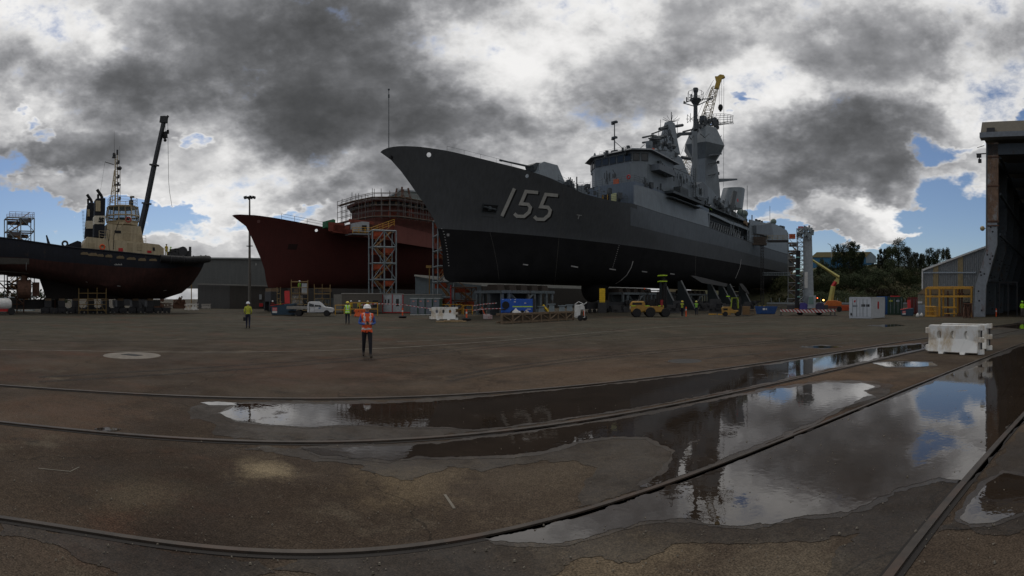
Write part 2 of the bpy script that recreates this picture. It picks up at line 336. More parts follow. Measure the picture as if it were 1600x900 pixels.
# ---------------------------------------------------------------- ground
def ground_mat(name, wet):
    m = bpy.data.materials.new(name); m.use_nodes = True; nt = m.node_tree; L = nt.links; bs = nt.nodes['Principled BSDF']
    g = _n(nt, 'ShaderNodeNewGeometry')
    def noise(scale, detail=6, rough=.6, sc3=None, off=0.):
        mp = _n(nt, 'ShaderNodeMapping'); mp.inputs['Scale'].default_value = sc3 or (1, 1, 1); mp.inputs['Location'].default_value = (off, off, 0)
        mp.inputs['Rotation'].default_value = (0, 0, radians(-26.4) * 0)
        L.new(g.outputs['Position'], mp.inputs[0])
        n = _n(nt, 'ShaderNodeTexNoise'); n.inputs['Scale'].default_value = scale; n.inputs['Detail'].default_value = detail; n.inputs['Roughness'].default_value = rough
        L.new(mp.outputs[0], n.inputs['Vector']); return n.outputs['Fac']
    def ramp(x, a, b, lo=0., hi=1.):
        r = _n(nt, 'ShaderNodeMapRange', interpolation_type='SMOOTHSTEP'); r.inputs['From Min'].default_value = a; r.inputs['From Max'].default_value = b
        r.inputs['To Min'].default_value = lo; r.inputs['To Max'].default_value = hi; L.new(x, r.inputs['Value']); return r.outputs[0]
    def mix(f, a, b):
        x = _n(nt, 'ShaderNodeMix', data_type='RGBA'); L.new(f, x.inputs[0])
        for i, c in ((6, a), (7, b)):
            if isinstance(c, tuple): x.inputs[i].default_value = (*c, 1)
            else: L.new(c, x.inputs[i])
        return x.outputs[2]
    base = mix(ramp(noise(.35, 8, .65), .35, .68), (.046, .033, .024), (.082, .062, .045))
    # redder, rust-stained band and grey-green far yard
    ln = _n(nt, 'ShaderNodeVectorMath', operation='LENGTH'); L.new(g.outputs['Position'], ln.inputs[0])
    far = ramp(ln.outputs['Value'], 14, 34)
    base = mix(far, base, mix(ramp(noise(.12, 7, .7, off=9), .4, .65), (.050, .045, .033), (.070, .063, .046)))
    base = mix(ramp(noise(.16, 7, .7, (1, 1.6, 1), 4.), .50, .70, 0, .75), base, (.096, .050, .033))
    base = mix(ramp(noise(.5, 9, .7, off=21.), .56, .70, 0, .8), base, (.120, .098, .070))
    STN = [(410, 733, .42, (.24, .19, .12), 1), (215, 768, .6, (.13, .105, .07), .7), (640, 752, .8, (.14, .105, .065), .8), (850, 735, 1.2, (.105, .082, .058), .7), (1000, 690, 1.2, (.10, .078, .054), .5), (960, 880, .8, (.15, .115, .075), .8), (1240, 880, .8, (.13, .105, .075), .7), (90, 645, 1.8, (.10, .062, .042), .7), (480, 580, 2.6, (.085, .052, .038), .7), (960, 590, 5, (.12, .082, .055), .6), (1300, 590, 2.5, (.13, .085, .055), .7), (200, 720, 1.4, (.04, .03, .022), .8), (300, 850, .8, (.035, .026, .02), .8), (1100, 545, 4, (.10, .075, .055), .5)]
    wp = _n(nt, 'ShaderNodeTexNoise'); wp.inputs['Scale'].default_value = 1.3; wp.inputs['Detail'].default_value = 8; wp.inputs['Roughness'].default_value = .75; L.new(g.outputs['Position'], wp.inputs['Vector'])
    for px_, py_, r_, c_, a_ in STN:
        q_ = G(px_, py_); v1 = _n(nt, 'ShaderNodeVectorMath', operation='DISTANCE'); L.new(g.outputs['Position'], v1.inputs[0]); v1.inputs[1].default_value = q_
        dd = _n(nt, 'ShaderNodeMath', operation='MULTIPLY_ADD'); L.new(wp.outputs['Fac'], dd.inputs[0]); dd.inputs[1].default_value = r_ * 4.0; L.new(v1.outputs['Value'], dd.inputs[2])
        base = mix(ramp(dd.outputs[0], r_ * 3.3, r_ * 2.0, 0, a_), base, c_)
    base = mix(ramp(noise(.9, 9, .75, off=33.), .57, .70, 0, .6), base, (.034, .030, .026))
    base = mix(ramp(noise(2.4, 9, .8, (1, 1, 1), 40.), .60, .68, 0, .35), base, (.16, .14, .11))
    vn = _n(nt, 'ShaderNodeTexNoise'); vn.inputs['Scale'].default_value = 1.5; vn.inputs['Detail'].default_value = 4; L.new(g.outputs['Position'], vn.inputs['Vector'])
    va = _n(nt, 'ShaderNodeVectorMath', operation='MULTIPLY_ADD'); L.new(vn.outputs['Color'], va.inputs[0]); va.inputs[1].default_value = (.9, .9, 0); L.new(g.outputs['Position'], va.inputs[2])
    vo = _n(nt, 'ShaderNodeTexVoronoi', feature='DISTANCE_TO_EDGE'); vo.inputs['Scale'].default_value = .22; L.new(va.outputs[0], vo.inputs['Vector'])
    base = mix(ramp(vo.outputs['Distance'], .0, .0055, .55, 0), base, (.018, .015, .012))
    speck = ramp(noise(55, 3, .7), .30, .72, .50, 1.55)
    sp2 = ramp(noise(14, 4, .7, off=2.), .3, .7, .82, 1.2)
    mm = _n(nt, 'ShaderNodeMath', operation='MULTIPLY'); L.new(speck, mm.inputs[0]); L.new(sp2, mm.inputs[1])
    m5 = _n(nt, 'ShaderNodeMath', operation='MULTIPLY'); L.new(mm.outputs[0], m5.inputs[0]); m5.inputs[1].default_value = .50 if wet else .92
    s = _n(nt, 'ShaderNodeVectorMath', operation='SCALE'); L.new(base, s.inputs[0]); L.new(m5.outputs[0], s.inputs['Scale'])
    L.new(s.outputs[0], bs.inputs['Base Color'])
    rg = ramp(noise(.8, 6, .7, off=50), .35, .65, .52 if wet else .75, .85 if wet else .98); L.new(rg, bs.inputs['Roughness'])
    bs.inputs['Specular IOR Level'].default_value = .24 if wet else .08
    b = _n(nt, 'ShaderNodeBump'); b.inputs['Strength'].default_value = .28 if wet else .5; b.inputs['Distance'].default_value = .012
    L.new(noise(60, 4, .7), b.inputs['Height'])
    b2 = _n(nt, 'ShaderNodeBump'); b2.inputs['Strength'].default_value = .25; b2.inputs['Distance'].default_value = .05
    L.new(noise(2.2, 5, .6), b2.inputs['Height']); L.new(b.outputs[0], b2.inputs['Normal']); L.new(b2.outputs[0], bs.inputs['Normal'])
    return m
def water_mat():
    m = bpy.data.materials.new('puddle_water'); m.use_nodes = True; nt = m.node_tree; L = nt.links; bs = nt.nodes['Principled BSDF']
    g = _n(nt, 'ShaderNodeNewGeometry')
    n = _n(nt, 'ShaderNodeTexNoise'); n.inputs['Scale'].default_value = 1.1; n.inputs['Detail'].default_value = 8; n.inputs['Roughness'].default_value = .7
    L.new(g.outputs['Position'], n.inputs['Vector'])
    r = _n(nt, 'ShaderNodeMapRange', interpolation_type='SMOOTHSTEP'); r.inputs['From Min'].default_value = .60; r.inputs['From Max'].default_value = .70
    r.inputs['To Min'].default_value = .012; r.inputs['To Max'].default_value = .30; L.new(n.outputs['Fac'], r.inputs['Value']); L.new(r.outputs[0], bs.inputs['Roughness'])
    c = _n(nt, 'ShaderNodeMapRange'); c.inputs['From Min'].default_value = .3; c.inputs['From Max'].default_value = .7; L.new(n.outputs['Fac'], c.inputs['Value'])
    x = _n(nt, 'ShaderNodeMix', data_type='RGBA'); L.new(c.outputs[0], x.inputs[0]); x.inputs[6].default_value = (.020, .014, .010, 1); x.inputs[7].default_value = (.036, .026, .019, 1)
    L.new(x.outputs[2], bs.inputs['Base Color']); bs.inputs['IOR'].default_value = 1.42; bs.inputs['Specular IOR Level'].default_value = .62
    nb = _n(nt, 'ShaderNodeTexNoise'); nb.inputs['Scale'].default_value = 9; nb.inputs['Detail'].default_value = 2; L.new(g.outputs['Position'], nb.inputs['Vector'])
    b = _n(nt, 'ShaderNodeBump'); b.inputs['Strength'].default_value = .035; b.inputs['Distance'].default_value = .02; L.new(nb.outputs['Fac'], b.inputs['Height']); L.new(b.outputs[0], bs.inputs['Normal'])
    return m
GND = ground_mat('yard_asphalt', False); WET = ground_mat('damp_asphalt', True); WATER = water_mat()
mb = MB(); R_ = [0, 3, 8, 20, 45, 90, 200, 500, 1500, 3000]; N_ = 48
mb.v.append((0, 0, 0))
for r in R_[1:]:
    for i in range(N_): mb.v.append((r * cos(2 * pi * i / N_), r * sin(2 * pi * i / N_), 0))
for i in range(N_): mb.f.append([0, 1 + i, 1 + (i + 1) % N_]); mb.m.append(0)
for k in range(len(R_) - 2):
    for i in range(N_):
        a = 1 + k * N_; b = a + N_; mb.f.append([a + i, b + i, b + (i + 1) % N_, a + (i + 1) % N_]); mb.m.append(0)
structure(mb.build('ground', GND))
def rough_poly(pts, amp, step=9, seed=1, closed=True):
    from mathutils import noise as NZ
    out = []; n = len(pts)
    for i in range(n if closed else n - 1):
        a = Vector((*pts[i], 0)); b = Vector((*pts[(i + 1) % n], 0)); k = max(1, int((b - a).length / step))
        for j in range(k):
            p = a.lerp(b, j / k); q = Vector((p.x * .035, p.y * .09, seed * 3.3))
            o1 = NZ.fractal(q, .8, 2.1, 5); o2 = NZ.fractal(q + Vector((9, 5, 2)), .8, 2.1, 5)
            q2 = Vector((p.x * .16, p.y * .4, seed)); o1 += .10 * NZ.fractal(q2, .7, 2.2, 4); o2 += .30 * NZ.fractal(q2 + Vector((4, 4, 4)), .7, 2.2, 4)
            out.append((p.x + o1 * amp * 3.2, p.y + o2 * amp))
    return out
def sheet(name, pts, m, z, amp=3.0, seed=1, step=6, kind='structure'):
    pp = rough_poly(pts, amp, step, seed)
    me = bpy.data.meshes.new(name); bm = bmesh.new(); vs = []
    for x, y in pp:
        y = max(y, YH + 6); g_ = G(x, y); vs.append(bm.verts.new((g_.x, g_.y, z)))
    f = bm.faces.new(vs); bmesh.ops.triangulate(bm, faces=[f], ngon_method='EAR_CLIP')
    for f in bm.faces:
        if f.normal.z < 0: f.normal_flip()
    bm.to_mesh(me); bm.free(); me.materials.append(m); o = bpy.data.objects.new(name, me); COL.objects.link(o); o['kind'] = kind; return o
# crane rails, traced on the ground
import itertools
def polyfit(pts, deg):
    n = deg + 1; xs = [(p[0] - 800) / 800 for p in pts]; A = [[sum(x ** (i + j) for x in xs) for j in range(n)] + [sum(p[1] * x ** i for x, p in zip(xs, pts))] for i in range(n)]
    for i in range(n):
        k = max(range(i, n), key=lambda r: abs(A[r][i])); A[i], A[k] = A[k], A[i]
        for r in range(n):
            if r != i:
                q = A[r][i] / A[i][i]; A[r] = [a - q * b for a, b in zip(A[r], A[i])]
    c = [A[i][n] / A[i][i] for i in range(n)]
    return lambda px: sum(c[i] * ((px - 800) / 800) ** i for i in range(n))
RA = polyfit([(0, 603.5), (200, 614.7), (400, 623.8), (500, 625), (600, 623.4), (800, 612), (1000, 592.4), (1200, 566.7), (1351, 543.5), (1413, 534.7), (1600, 505)], 4)
RB = polyfit([(0, 661.8), (200, 678.7), (400, 692.4), (500, 694), (600, 691.5), (800, 672.4), (1000, 642.2), (1200, 603.5), (1449, 546.7), (1600, 514)], 4)
RC = polyfit([(0, 811.5), (200, 841), (400, 865.3), (533, 866), (667, 852), (800, 826), (1000, 775.6), (1200, 695.2), (1400, 615.6), (1600, 535.6)], 5)
RD = lambda px: 900 + (px - 1391) * (-1.262) + 0.00035 * (px - 1391) * (px - 1498) * 1.6
RAILM = mat('worn_rail_steel', (.050, .040, .032), .5, .3, var=.4, scale=4, dirt=(.075, .048, .034), dirt_amt=.4)
GROOVE = mat('rail_groove_dark', (.014, .011, .009), .8)  # dark strips laid flat along both sides of each rail
def rail(fn, x0, x1, w, h, label, step=16):
    pts = [G(x, fn(x)) for x in range(x0, x1 + 1, step)]
    pts = [pts[0] + (pts[0] - pts[1]).normalized() * 12] + pts + [pts[-1] + (pts[-1] - pts[-2]).normalized() * 15]
    L_, R2 = [], []
    for i, p in enumerate(pts):
        t = (pts[min(i + 1, len(pts) - 1)] - pts[max(i - 1, 0)]).normalized(); n = Vector((-t.y, t.x, 0))
        if n.dot(p) < 0: n = -n
        L_.append((p, n))
    m = MB()
    def strip(a, b, z0, z1, mi):
        rs = [[p + n * a + Vector((0, 0, z0)), p + n * a + Vector((0, 0, z1)), p + n * b + Vector((0, 0, z1)), p + n * b + Vector((0, 0, z0))] for p, n in L_]
        m.rings(rs, mi=mi)
    strip(-w / 2, w / 2, .0, h, 0)
    strip(-w / 2 - .055, -w / 2, .0, .0065, 1)
    strip(w / 2, w / 2 + .035, .0, .0065, 1)
    o = m.build('crane_rail', [RAILM, GROOVE]); return tag(o, label, 'rail', 'crane rails set in the yard')
rail(RA, 0, 1600, .09, .03, 'farthest steel rail curving across the yard beyond the long puddle')
rail(RB, 0, 1600, .08, .03, 'second farthest rail, directly below the long brown puddle strip')
rail(RC, 0, 1600, .055, .024, 'near rail sweeping along the bottom left and up beside the big blue reflecting puddle')
rail(RD, 1391, 1600, .075, .024, 'short steep rail at the bottom right corner, right of the biggest puddle', 10)
# puddles and damp ground (outlines on the ground plane)
def under(fn, x0, x1, off, st=40): return [(x, fn(x) + off) for x in range(x0, x1 + 1, st)]
P1 = under(RC, 760, 1590, 6) + [(1600, RC(1600) + 6), (1640, 560), (1620, 620), (1597, 644), (1560, 690), (1530, 730), (1505, 752), (1470, 748), (1440, 752), (1400, 768), (1350, 792), (1324, 802), (1280, 806), (1244, 808), (1200, 820), (1150, 822), (1111, 820), (1080, 812), (1040, 812), (1000, 818), (960, 828), (915, 842), (870, 850), (820, 850), (775, 848)]
P2 = [(470, 702), (560, 699), (650, 697), (720, 690), (800, 680), (900, 666), (1000, 650), (1100, 630), (1200, 611), (1290, 598), (1345, 599), (1370, 604), (1348, 611), (1364, 618), (1320, 634), (1270, 660), (1215, 682), (1120, 722), (1062, 744), (1020, 760), (1000, 762), (1040, 738), (1055, 705), (1010, 684), (960, 682), (905, 690), (850, 706), (790, 712), (720, 715), (650, 714), (610, 720), (560, 716), (500, 712)]
P3 = [(345, 646), (370, 632), (430, 631), (520, 632), (620, 631), (700, 626), (800, 617), (900, 607), (1000, 597), (1100, 584), (1200, 571), (1300, 555), (1380, 543), (1440, 538), (1446, 543), (1350, 565), (1290, 577), (1200, 598), (1100, 618), (1000, 636), (900, 652), (800, 666), (740, 672), (700, 668), (640, 668), (560, 664), (480, 668), (420, 664), (370, 658)]
W1 = under(RC, 480, 1600, 4) + [(1640, 560), (1600, 650), (1500, 775), (1440, 850), (1400, 905), (1310, 930), (1290, 900), (1308, 856), (1352, 832), (1320, 838), (1260, 848), (1200, 850), (1130, 850), (1060, 850), (1000, 878), (968, 882), (940, 869), (900, 874), (870, 895), (800, 925), (600, 925), (500, 900), (430, 890)]
W2 = [(380, 700), (560, 697), (720, 689), (900, 665), (1100, 628), (1200, 609), (1290, 594), (1360, 594), (1400, 604), (1380, 622), (1330, 634), (1215, 684), (1090, 736), (960, 780), (900, 795), (905, 770), (930, 735), (900, 722), (830, 722), (760, 735), (700, 730), (640, 750), (600, 746), (560, 727), (500, 722), (450, 712)]
W3 = [(290, 640), (330, 628), (430, 627), (620, 627), (800, 614), (1000, 594), (1200, 568), (1380, 541), (1450, 535), (1455, 545), (1290, 579), (1200, 600), (1000, 639), (800, 669), (640, 686), (500, 689), (400, 688), (330, 680), (340, 665), (310, 655)]
W4 = [(1515, 830), (1470, 830), (1500, 800), (1530, 755), (1600, 672), (1640, 660), (1640, 830), (1600, 828), (1560, 838)]
W5 = [(0, 818), (60, 826), (160, 845), (260, 862), (400, 878), (430, 895), (300, 925), (220, 925), (170, 890), (110, 870), (90, 850), (30, 838), (0, 835)]
W6 = [(1450, 530), (1540, 520), (1560, 512), (1580, 503), (1600, 502), (1640, 512), (1600, 520), (1540, 530), (1500, 545), (1455, 545)]
for i, wv in enumerate((W1, W2, W3, W4, W5, W6)): sheet('damp_ground', wv, WET, .004, 4.0, i + 1)
P4 = [(312, 630), (340, 628), (372, 630), (378, 633), (350, 634), (325, 633)]
P5 = [(145, 670), (165, 668), (190, 671), (180, 674), (155, 674)]
P6 = [(1362, 568), (1400, 565), (1455, 567), (1465, 571), (1430, 573), (1385, 573)]
P7 = [(1250, 542), (1280, 540), (1316, 542), (1290, 545)]
P8 = [(1500, 812), (1520, 780), (1545, 755), (1570, 740), (1600, 745), (1640, 750), (1640, 790), (1600, 800), (1550, 818), (1515, 820)]
P9 = [(1545, 510), (1600, 504), (1640, 508), (1600, 514)]
P10 = [(52, 503), (85, 502), (110, 503), (80, 505)]
P11 = [(1355, 508), (1400, 507), (1415, 509), (1380, 511)]
P12 = [(640, 742), (610, 735), (590, 728), (640, 722), (700, 720), (660, 732)]
MARG = ground_mat('puddle_margin', True); MARG.node_tree.nodes['Principled BSDF'].inputs['Specular IOR Level'].default_value = .30
for l_ in list(MARG.node_tree.links):
    if l_.to_socket.name == 'Roughness': MARG.node_tree.links.remove(l_)
MARG.node_tree.nodes['Principled BSDF'].inputs['Roughness'].default_value = .36
def grow(pts, k):
    out = []; n = len(pts); ar = sum(pts[i][0] * pts[(i + 1) % n][1] - pts[(i + 1) % n][0] * pts[i][1] for i in range(n)); sg = 1 if ar > 0 else -1
    for i in range(n):
        a, b = pts[i - 1], pts[(i + 1) % n]; dx, dy = b[0] - a[0], b[1] - a[1]; q = sqrt(dx * dx + dy * dy) + 1e-6; out.append((pts[i][0] + sg * dy / q * k * 2, pts[i][1] - sg * dx / q * k))
    return out
for i, (wv, k_) in enumerate(((P1, 5), (P2, 4), (P3, 2.0), (P8, 5), (P6, 1.2), (P7, 1))): sheet('puddle_margin', grow(wv, k_), MARG, .0065, (2.8, 2.0, 1.2, 2.0)[i] if i < 4 else 1, i + 31, 5)
for i, wv in enumerate((P1, P2, P3, P4, P5, P6, P7, P8, P9, P11)): sheet('puddle', wv, WATER, .009, (2.8, 1.8, 1.5)[i] if i < 3 else 1.0, i + 11, 3)
# small round drain cover and its concrete collar
g0 = G(206, 555.5)
dc = thing('drain_cover', 'round pale concrete manhole with dark grate in left yard', 'manhole cover', g0)
mb = MB(); mb.lathe((0, 0, 0), [(1.02, 0), (1.0, .012), (.62, .014), (.60, .02), (.05, .02)], 36); mb.build('concrete_collar', mat('pale_concrete', (.17, .15, .125), .9, var=.3, bump=.2), dc)
mb = MB(); mb.bx(-.36, .36, -.2, .2, .021, .03)
for k in range(8): mb.bx(-.32 + k * .09, -.28 + k * .09, -.17, .17, .03, .036)
mb.build('grate', DARKST, dc)
g0 = G(1070, 564)
mb = MB(); mb.lathe((0, 0, 0), [(.55, 0), (.52, .008), (.02, .008)], 24); tag(mb.build('metal_cover', mat('dark_cover', (.03, .026, .022), .5, .4), loc=g0), 'small dark metal cover in the yard beyond the farthest rail', 'manhole cover')
# pavement joints and worn paint lines in the yard
LINE = mat('worn_line_paint', (.145, .13, .105), .9, var=.5, scale=2)
JOINT = mat('pavement_joint', (.030, .026, .022), .9)
def gline(pts, w, m, name, z):
    gp = [G(*p) for p in pts]; b = MB(); L_ = []
    for i, p in enumerate(gp):
        t = (gp[min(i + 1, len(gp) - 1)] - gp[max(i - 1, 0)]).normalized(); n = Vector((-t.y, t.x, 0)); L_.append([p + n * w / 2 + Vector((0, 0, z)), p - n * w / 2 + Vector((0, 0, z))])
    for a, c in zip(L_, L_[1:]): b.add([a[0], a[1], c[1], c[0]], [(0, 1, 2, 3)])
    return structure(b.build(name, m, fix=False))
gline([(0, 546), (120, 548), (260, 550), (500, 548), (640, 542), (800, 531), (950, 518), (1050, 510), (1170, 503)], .12, LINE, 'painted_line', .0045)
gline([(0, 500.5), (200, 502), (420, 503), (560, 501), (640, 499), (700, 498.5)], .30, JOINT, 'pavement_joint', .0045)
gline([(0, 503), (200, 505), (420, 506), (560, 504), (690, 501)], .12, LINE, 'painted_line', .005)
gline([(620, 534), (760, 528), (820, 524)], .10, LINE, 'painted_line', .0055)
gline([(1040, 566), (1150, 556), (1250, 545), (1330, 535), (1420, 526)], .10, JOINT, 'pavement_joint', .0045)
gline([(60, 732), (110, 737), (124, 730)], .02, LINE, 'painted_line', .0045)
gline([(695, 773), (710, 795)], .028, LINE, 'painted_line', .0045)
TYRE = mat('tyre_mark', (.022, .019, .016), .8); TYRE.node_tree.nodes['Principled BSDF'].inputs['Alpha'].default_value = .35
for k_, tp in enumerate(([(60, 590), (300, 575), (600, 556), (820, 532), (980, 514)], [(60, 597), (300, 581.5), (600, 561.5), (820, 536), (990, 517)], [(700, 590), (900, 560), (1150, 538), (1320, 520)], [(700, 596), (900, 564.5), (1150, 541), (1330, 522)], [(0, 530), (250, 533), (520, 522), (760, 508)])):
    q_ = polyfit(tp, min(3, len(tp) - 1)); gline([(x, q_(x)) for x in range(tp[0][0], tp[-1][0], 15)], .24, TYRE, 'tyre_mark', .0042 + k_ * .0002)
# litter: pebbles and flakes, nobody could count them
mb = MB()
for k in range(900):
    px = random.uniform(0, 1600); py = 560 + 340 * random.random() ** .6; g_ = G(px, py); s = random.uniform(.004, .013) * (1 if random.random() < .9 else 1.8)
    mb.box((g_.x, g_.y, .009 + s * .3), (s, s * random.uniform(.6, 1.3), s * .6), rz=random.random() * 3, taper=.6)
tag(mb.build('gravel_scatter', mat('pebbles', (.16, .14, .11), .9, var=.5, scale=20)), 'loose pebbles scattered over the asphalt', 'gravel', kind='stuff')
# ---------------------------------------------------------------- hull helper
def stem_fn(fr, pix_pts):
    pts = sorted([(v.z, v.x) for v in (fr.pt(px, py, 0) for px, py in pix_pts)])
    return lambda z: interp(pts, z)
def side_curve(fr, pix_pts, tfn, sg=-1):
    """pixel curve on the near hull side -> z as function of x"""
    out = []
    for px, py in pix_pts:
        y = sg * 5.0
        for _ in range(25):
            v = fr.pt(px, py, y); y = sg * max(tfn(v.x), .02)
        v = fr.pt(px, py, y); out.append((v.x, v.z))
    out.sort(); return out
def halfwidth(s0, T, Ln, p, xe=None, Te=None):
    def f(x):
        u = (x - s0) / Ln
        if u <= 0: return 0.0
        t = T * (1 - (1 - min(u, 1)) ** p)
        if xe is not None and x > xe[0]:
            k = (x - xe[0]) / (xe[1] - xe[0]); t *= 1 - (1 - Te) * min(k, 1) ** 2
        return t
    return f
def loft_hull(fr, rows, xend, ncol, holes=(), bandmi=None):
    """rows: list of (z(x), s0, tfn) from keel to rail. returns MB with port+starboard skins, deck open"""
    grid = []
    for zf, s0, tf in rows:
        r = []
        for i in range(ncol + 1):
            q = i / ncol; q = q ** 1.35; x = s0 + (xend - s0) * q
            r.append(Vector((x, -max(tf(x), 0.0 if i == 0 else .03), zf(x))))
        r[0].y = 0; grid.append(r)
    m = MB(); idx = {}
    def vid(v): m.v.append(tuple(v)); return len(m.v) - 1
    nr = len(rows); ids = [[vid(grid[j][i]) for i in range(ncol + 1)] for j in range(nr)]
    mir = [[ids[j][0] if i == 0 else vid((grid[j][i].x, -grid[j][i].y, grid[j][i].z)) for i in range(ncol + 1)] for j in range(nr)]
    hset = {}
    for (hx, hy, rad) in holes:
        best = None
        for j in range(nr - 1):
            for i in range(ncol):
                c = (grid[j][i] + grid[j][i + 1] + grid[j + 1][i] + grid[j + 1][i + 1]) / 4
                a, b = fr.pix(c); dd = (a - hx) ** 2 + (b - hy) ** 2
                if best is None or dd < best[0]: best = (dd, j, i, c)
        hset[(best[1], best[2])] = rad
    for j in range(nr - 1):
        mi = bandmi[j] if bandmi else 0
        for i in range(ncol):
            for A, sgn in ((ids, 1), (mir, -1)):
                q = [A[j][i], A[j][i + 1], A[j + 1][i + 1], A[j + 1][i]]
                if (j, i) in hset:
                    rad = hset[(j, i)]; c4 = [Vector(m.v[k]) for k in q]; c = sum(c4, Vector()) / 4
                    ax = (c4[1] - c4[0]).normalized(); ay = (c4[3] - c4[0]); ay = (ay - ax * ay.dot(ax)).normalized()
                    ring = [vid(c + ax * cos(t) * rad + ay * sin(t) * rad) for t in [2 * pi * k / 16 + pi * 1.25 for k in range(16)]]
                    # angles start at the lower-left corner
                    for k in range(4):
                        m.f.append([q[k], q[(k + 1) % 4], ring[(k * 4 + 4) % 16]]); m.m.append(mi)
                        for s in range(4): m.f.append([q[k], ring[(k * 4 + s + 1) % 16], ring[(k * 4 + s) % 16]]); m.m.append(mi)
                else:
                    m.f.append(q if sgn > 0 else q[::-1]); m.m.append(mi)
    # transom
    for j in range(nr - 1):
        m.f.append([ids[j][-1], mir[j][-1], mir[j + 1][-1], ids[j + 1][-1]]); m.m.append(bandmi[j] if bandmi else 0)
    # bottom
    for i in range(ncol): m.f.append([ids[0][i], ids[0][i + 1], mir[0][i + 1], mir[0][i]]); m.m.append(bandmi[0] if bandmi else 0)
    return m, grid
def deck_mesh(grid_row, drop, inset=.05, x0=None):
    m = MB(); rs = []
    for v in grid_row:
        if x0 is not None and v.x < x0: continue
        rs.append([Vector((v.x, v.y + inset if v.y < -inset else 0, v.z - drop)), Vector((v.x, -v.y - inset if v.y < -inset else 0, v.z - drop))])
    for a, b in zip(rs, rs[1:]): m.add([a[0], b[0], b[1], a[1]], [(0, 1, 2, 3)])
    return m
class Caster:
    """projects picture-plane outlines on to the real hull surface"""
    def __init__(s, fr, o): 
        me = o.data; s.fr = fr; s.t = BVHTree.FromPolygons([v.co[:] for v in me.vertices], [p.vertices[:] for p in me.polygons])
        s.o = fr.local(Vector((0, 0, HC)))
    def hit(s, px, py, off=.02):
        w = P(px, py, 100); d = (s.fr.local(w) - s.o).normalized(); r = s.t.ray_cast(s.o, d)
        if r[0] is None: return None
        n = r[1]; n = n if n.dot(d) < 0 else -n
        return r[0] + n * off
    def stroke(s, m, pts, w, off=.02, mi=None, step=2.0):
        """mitred stroke in pixels, projected on the surface"""
        n = len(pts); L_, R2 = [], []
        for i in range(n):
            p = Vector(pts[i]); a = Vector(pts[max(i - 1, 0)]); b = Vector(pts[min(i + 1, n - 1)])
            d1 = (p - a).normalized() if i > 0 else (b - p).normalized(); d2 = (b - p).normalized() if i < n - 1 else d1
            t = (d1 + d2).normalized(); nn = Vector((-t.y, t.x)); k = w / 2 / max(.5, nn.dot(Vector((-d1.y, d1.x))))
            L_.append(p + nn * k); R2.append(p - nn * k)
        for i in range(n - 1):
            k = max(1, int((Vector(pts[i + 1]) - Vector(pts[i])).length / step))
            for j in range(k):
                q = [L_[i].lerp(L_[i + 1], j / k), L_[i].lerp(L_[i + 1], (j + 1) / k), R2[i].lerp(R2[i + 1], (j + 1) / k), R2[i].lerp(R2[i + 1], j / k)]
                h = [s.hit(v.x, v.y, off) for v in q]
                if all(x is not None for x in h): m.add(h, [(0, 1, 2, 3)], mi)
        return m
    def poly(s, m, pts, off=.02, mi=None):
        h = [s.hit(x, y, off) for x, y in pts]
        if all(x is not None for x in h): m.add(h, [tuple(range(len(h)))], mi)
        return m
def rail_run(m, pts, h=1.05, step=1.6, r=.022, wires=3):
    """guard rail along a 3D polyline"""
    for a, b in zip(pts, pts[1:]):
        a = Vector(a); b = Vector(b); k = max(1, int((b - a).length / step))
        for j in range(k + 1):
            p = a.lerp(b, j / k); m.tube(p, p + Vector((0, 0, h)), r, 4)
        for w_ in range(wires):
            z = Vector((0, 0, h * (w_ + 1) / wires)); m.tube(a + z, b + z, r * .8, 4)
    return m
def side_prism(fr, pts, y0, y1, dy=0, m=None, mi=None):
    m = m or MB(); a = [fr.pt(px, py, y0) for px, py in pts]; b = [Vector((v.x, y1, v.z)) for v in a]; return m.hexa(a, b, mi)

# ---------------------------------------------------------------- the frigate
NAVY_LO = mat('warship_grey_lower', (.066, .072, .079), .62, var=.12, scale=.35, streak=.16, bump=.25, bscale=.8)
NAVY_UP = mat('warship_grey', (.110, .128, .148), .6, var=.10, scale=.5, streak=.18, bump=.2, bscale=1.1)
NAVY_SUP = mat('warship_grey_superstructure', (.145, .172, .195), .55, var=.12, scale=.6, streak=.12)
NAVY_DK = mat('warship_dark_fittings', (.050, .060, .068), .6)
BOOT = mat('antifouling_black', (.012, .012, .013), .85, var=.3, scale=.5, spec=.15)
DECKM = mat('deck_grey', (.09, .095, .10), .8)
NUMB = mat('hull_number_grey', (.42, .42, .40), .6); NUMS = mat('hull_number_black', (.006, .006, .007), .7)
MARK = mat('draft_mark_white', (.42, .42, .42), .6)
FR = Frame(692, 59, 43)
T_ = fthing(FR, 'warship', 'big grey naval frigate on cradles with 155 on its bow', 'ship')
stem = stem_fn(FR, [(595, 238), (600, 233.5), (608, 231), (612, 262), (630, 280), (650, 306), (666, 326), (676, 341), (684, 358), (690, 380), (692, 400), (691.5, 421), (694, 434), (699, 439), (709, 442)])
stem_lo = sorted([(v.z, v.x) for v in (FR.pt(px, py, 0) for px, py in [(595, 238), (604, 250), (617, 266), (630, 280), (650, 306), (666, 326), (676, 341), (684, 358), (690, 380), (692, 400), (691.5, 421), (694, 434), (699, 439), (709, 442)])])
stemx = lambda z: interp(stem_lo, z)
tdeck = halfwidth(-8.35, 7.2, 40, 2.0)
sheer = side_curve(FR, [(597, 235), (602, 232), (608, 230.5), (618, 228.6), (630, 228), (660, 229.6), (700, 235.6), (740, 245), (780, 255), (820, 265), (860, 278), (880, 288), (900, 297), (913, 303), (936, 309), (958, 314), (979, 317), (991, 318.7), (1027, 331), (1086, 348.7), (1110, 355.5), (1131, 364), (1165.6, 375.6), (1186, 383), (1200, 388), (1234, 398)], tdeck)
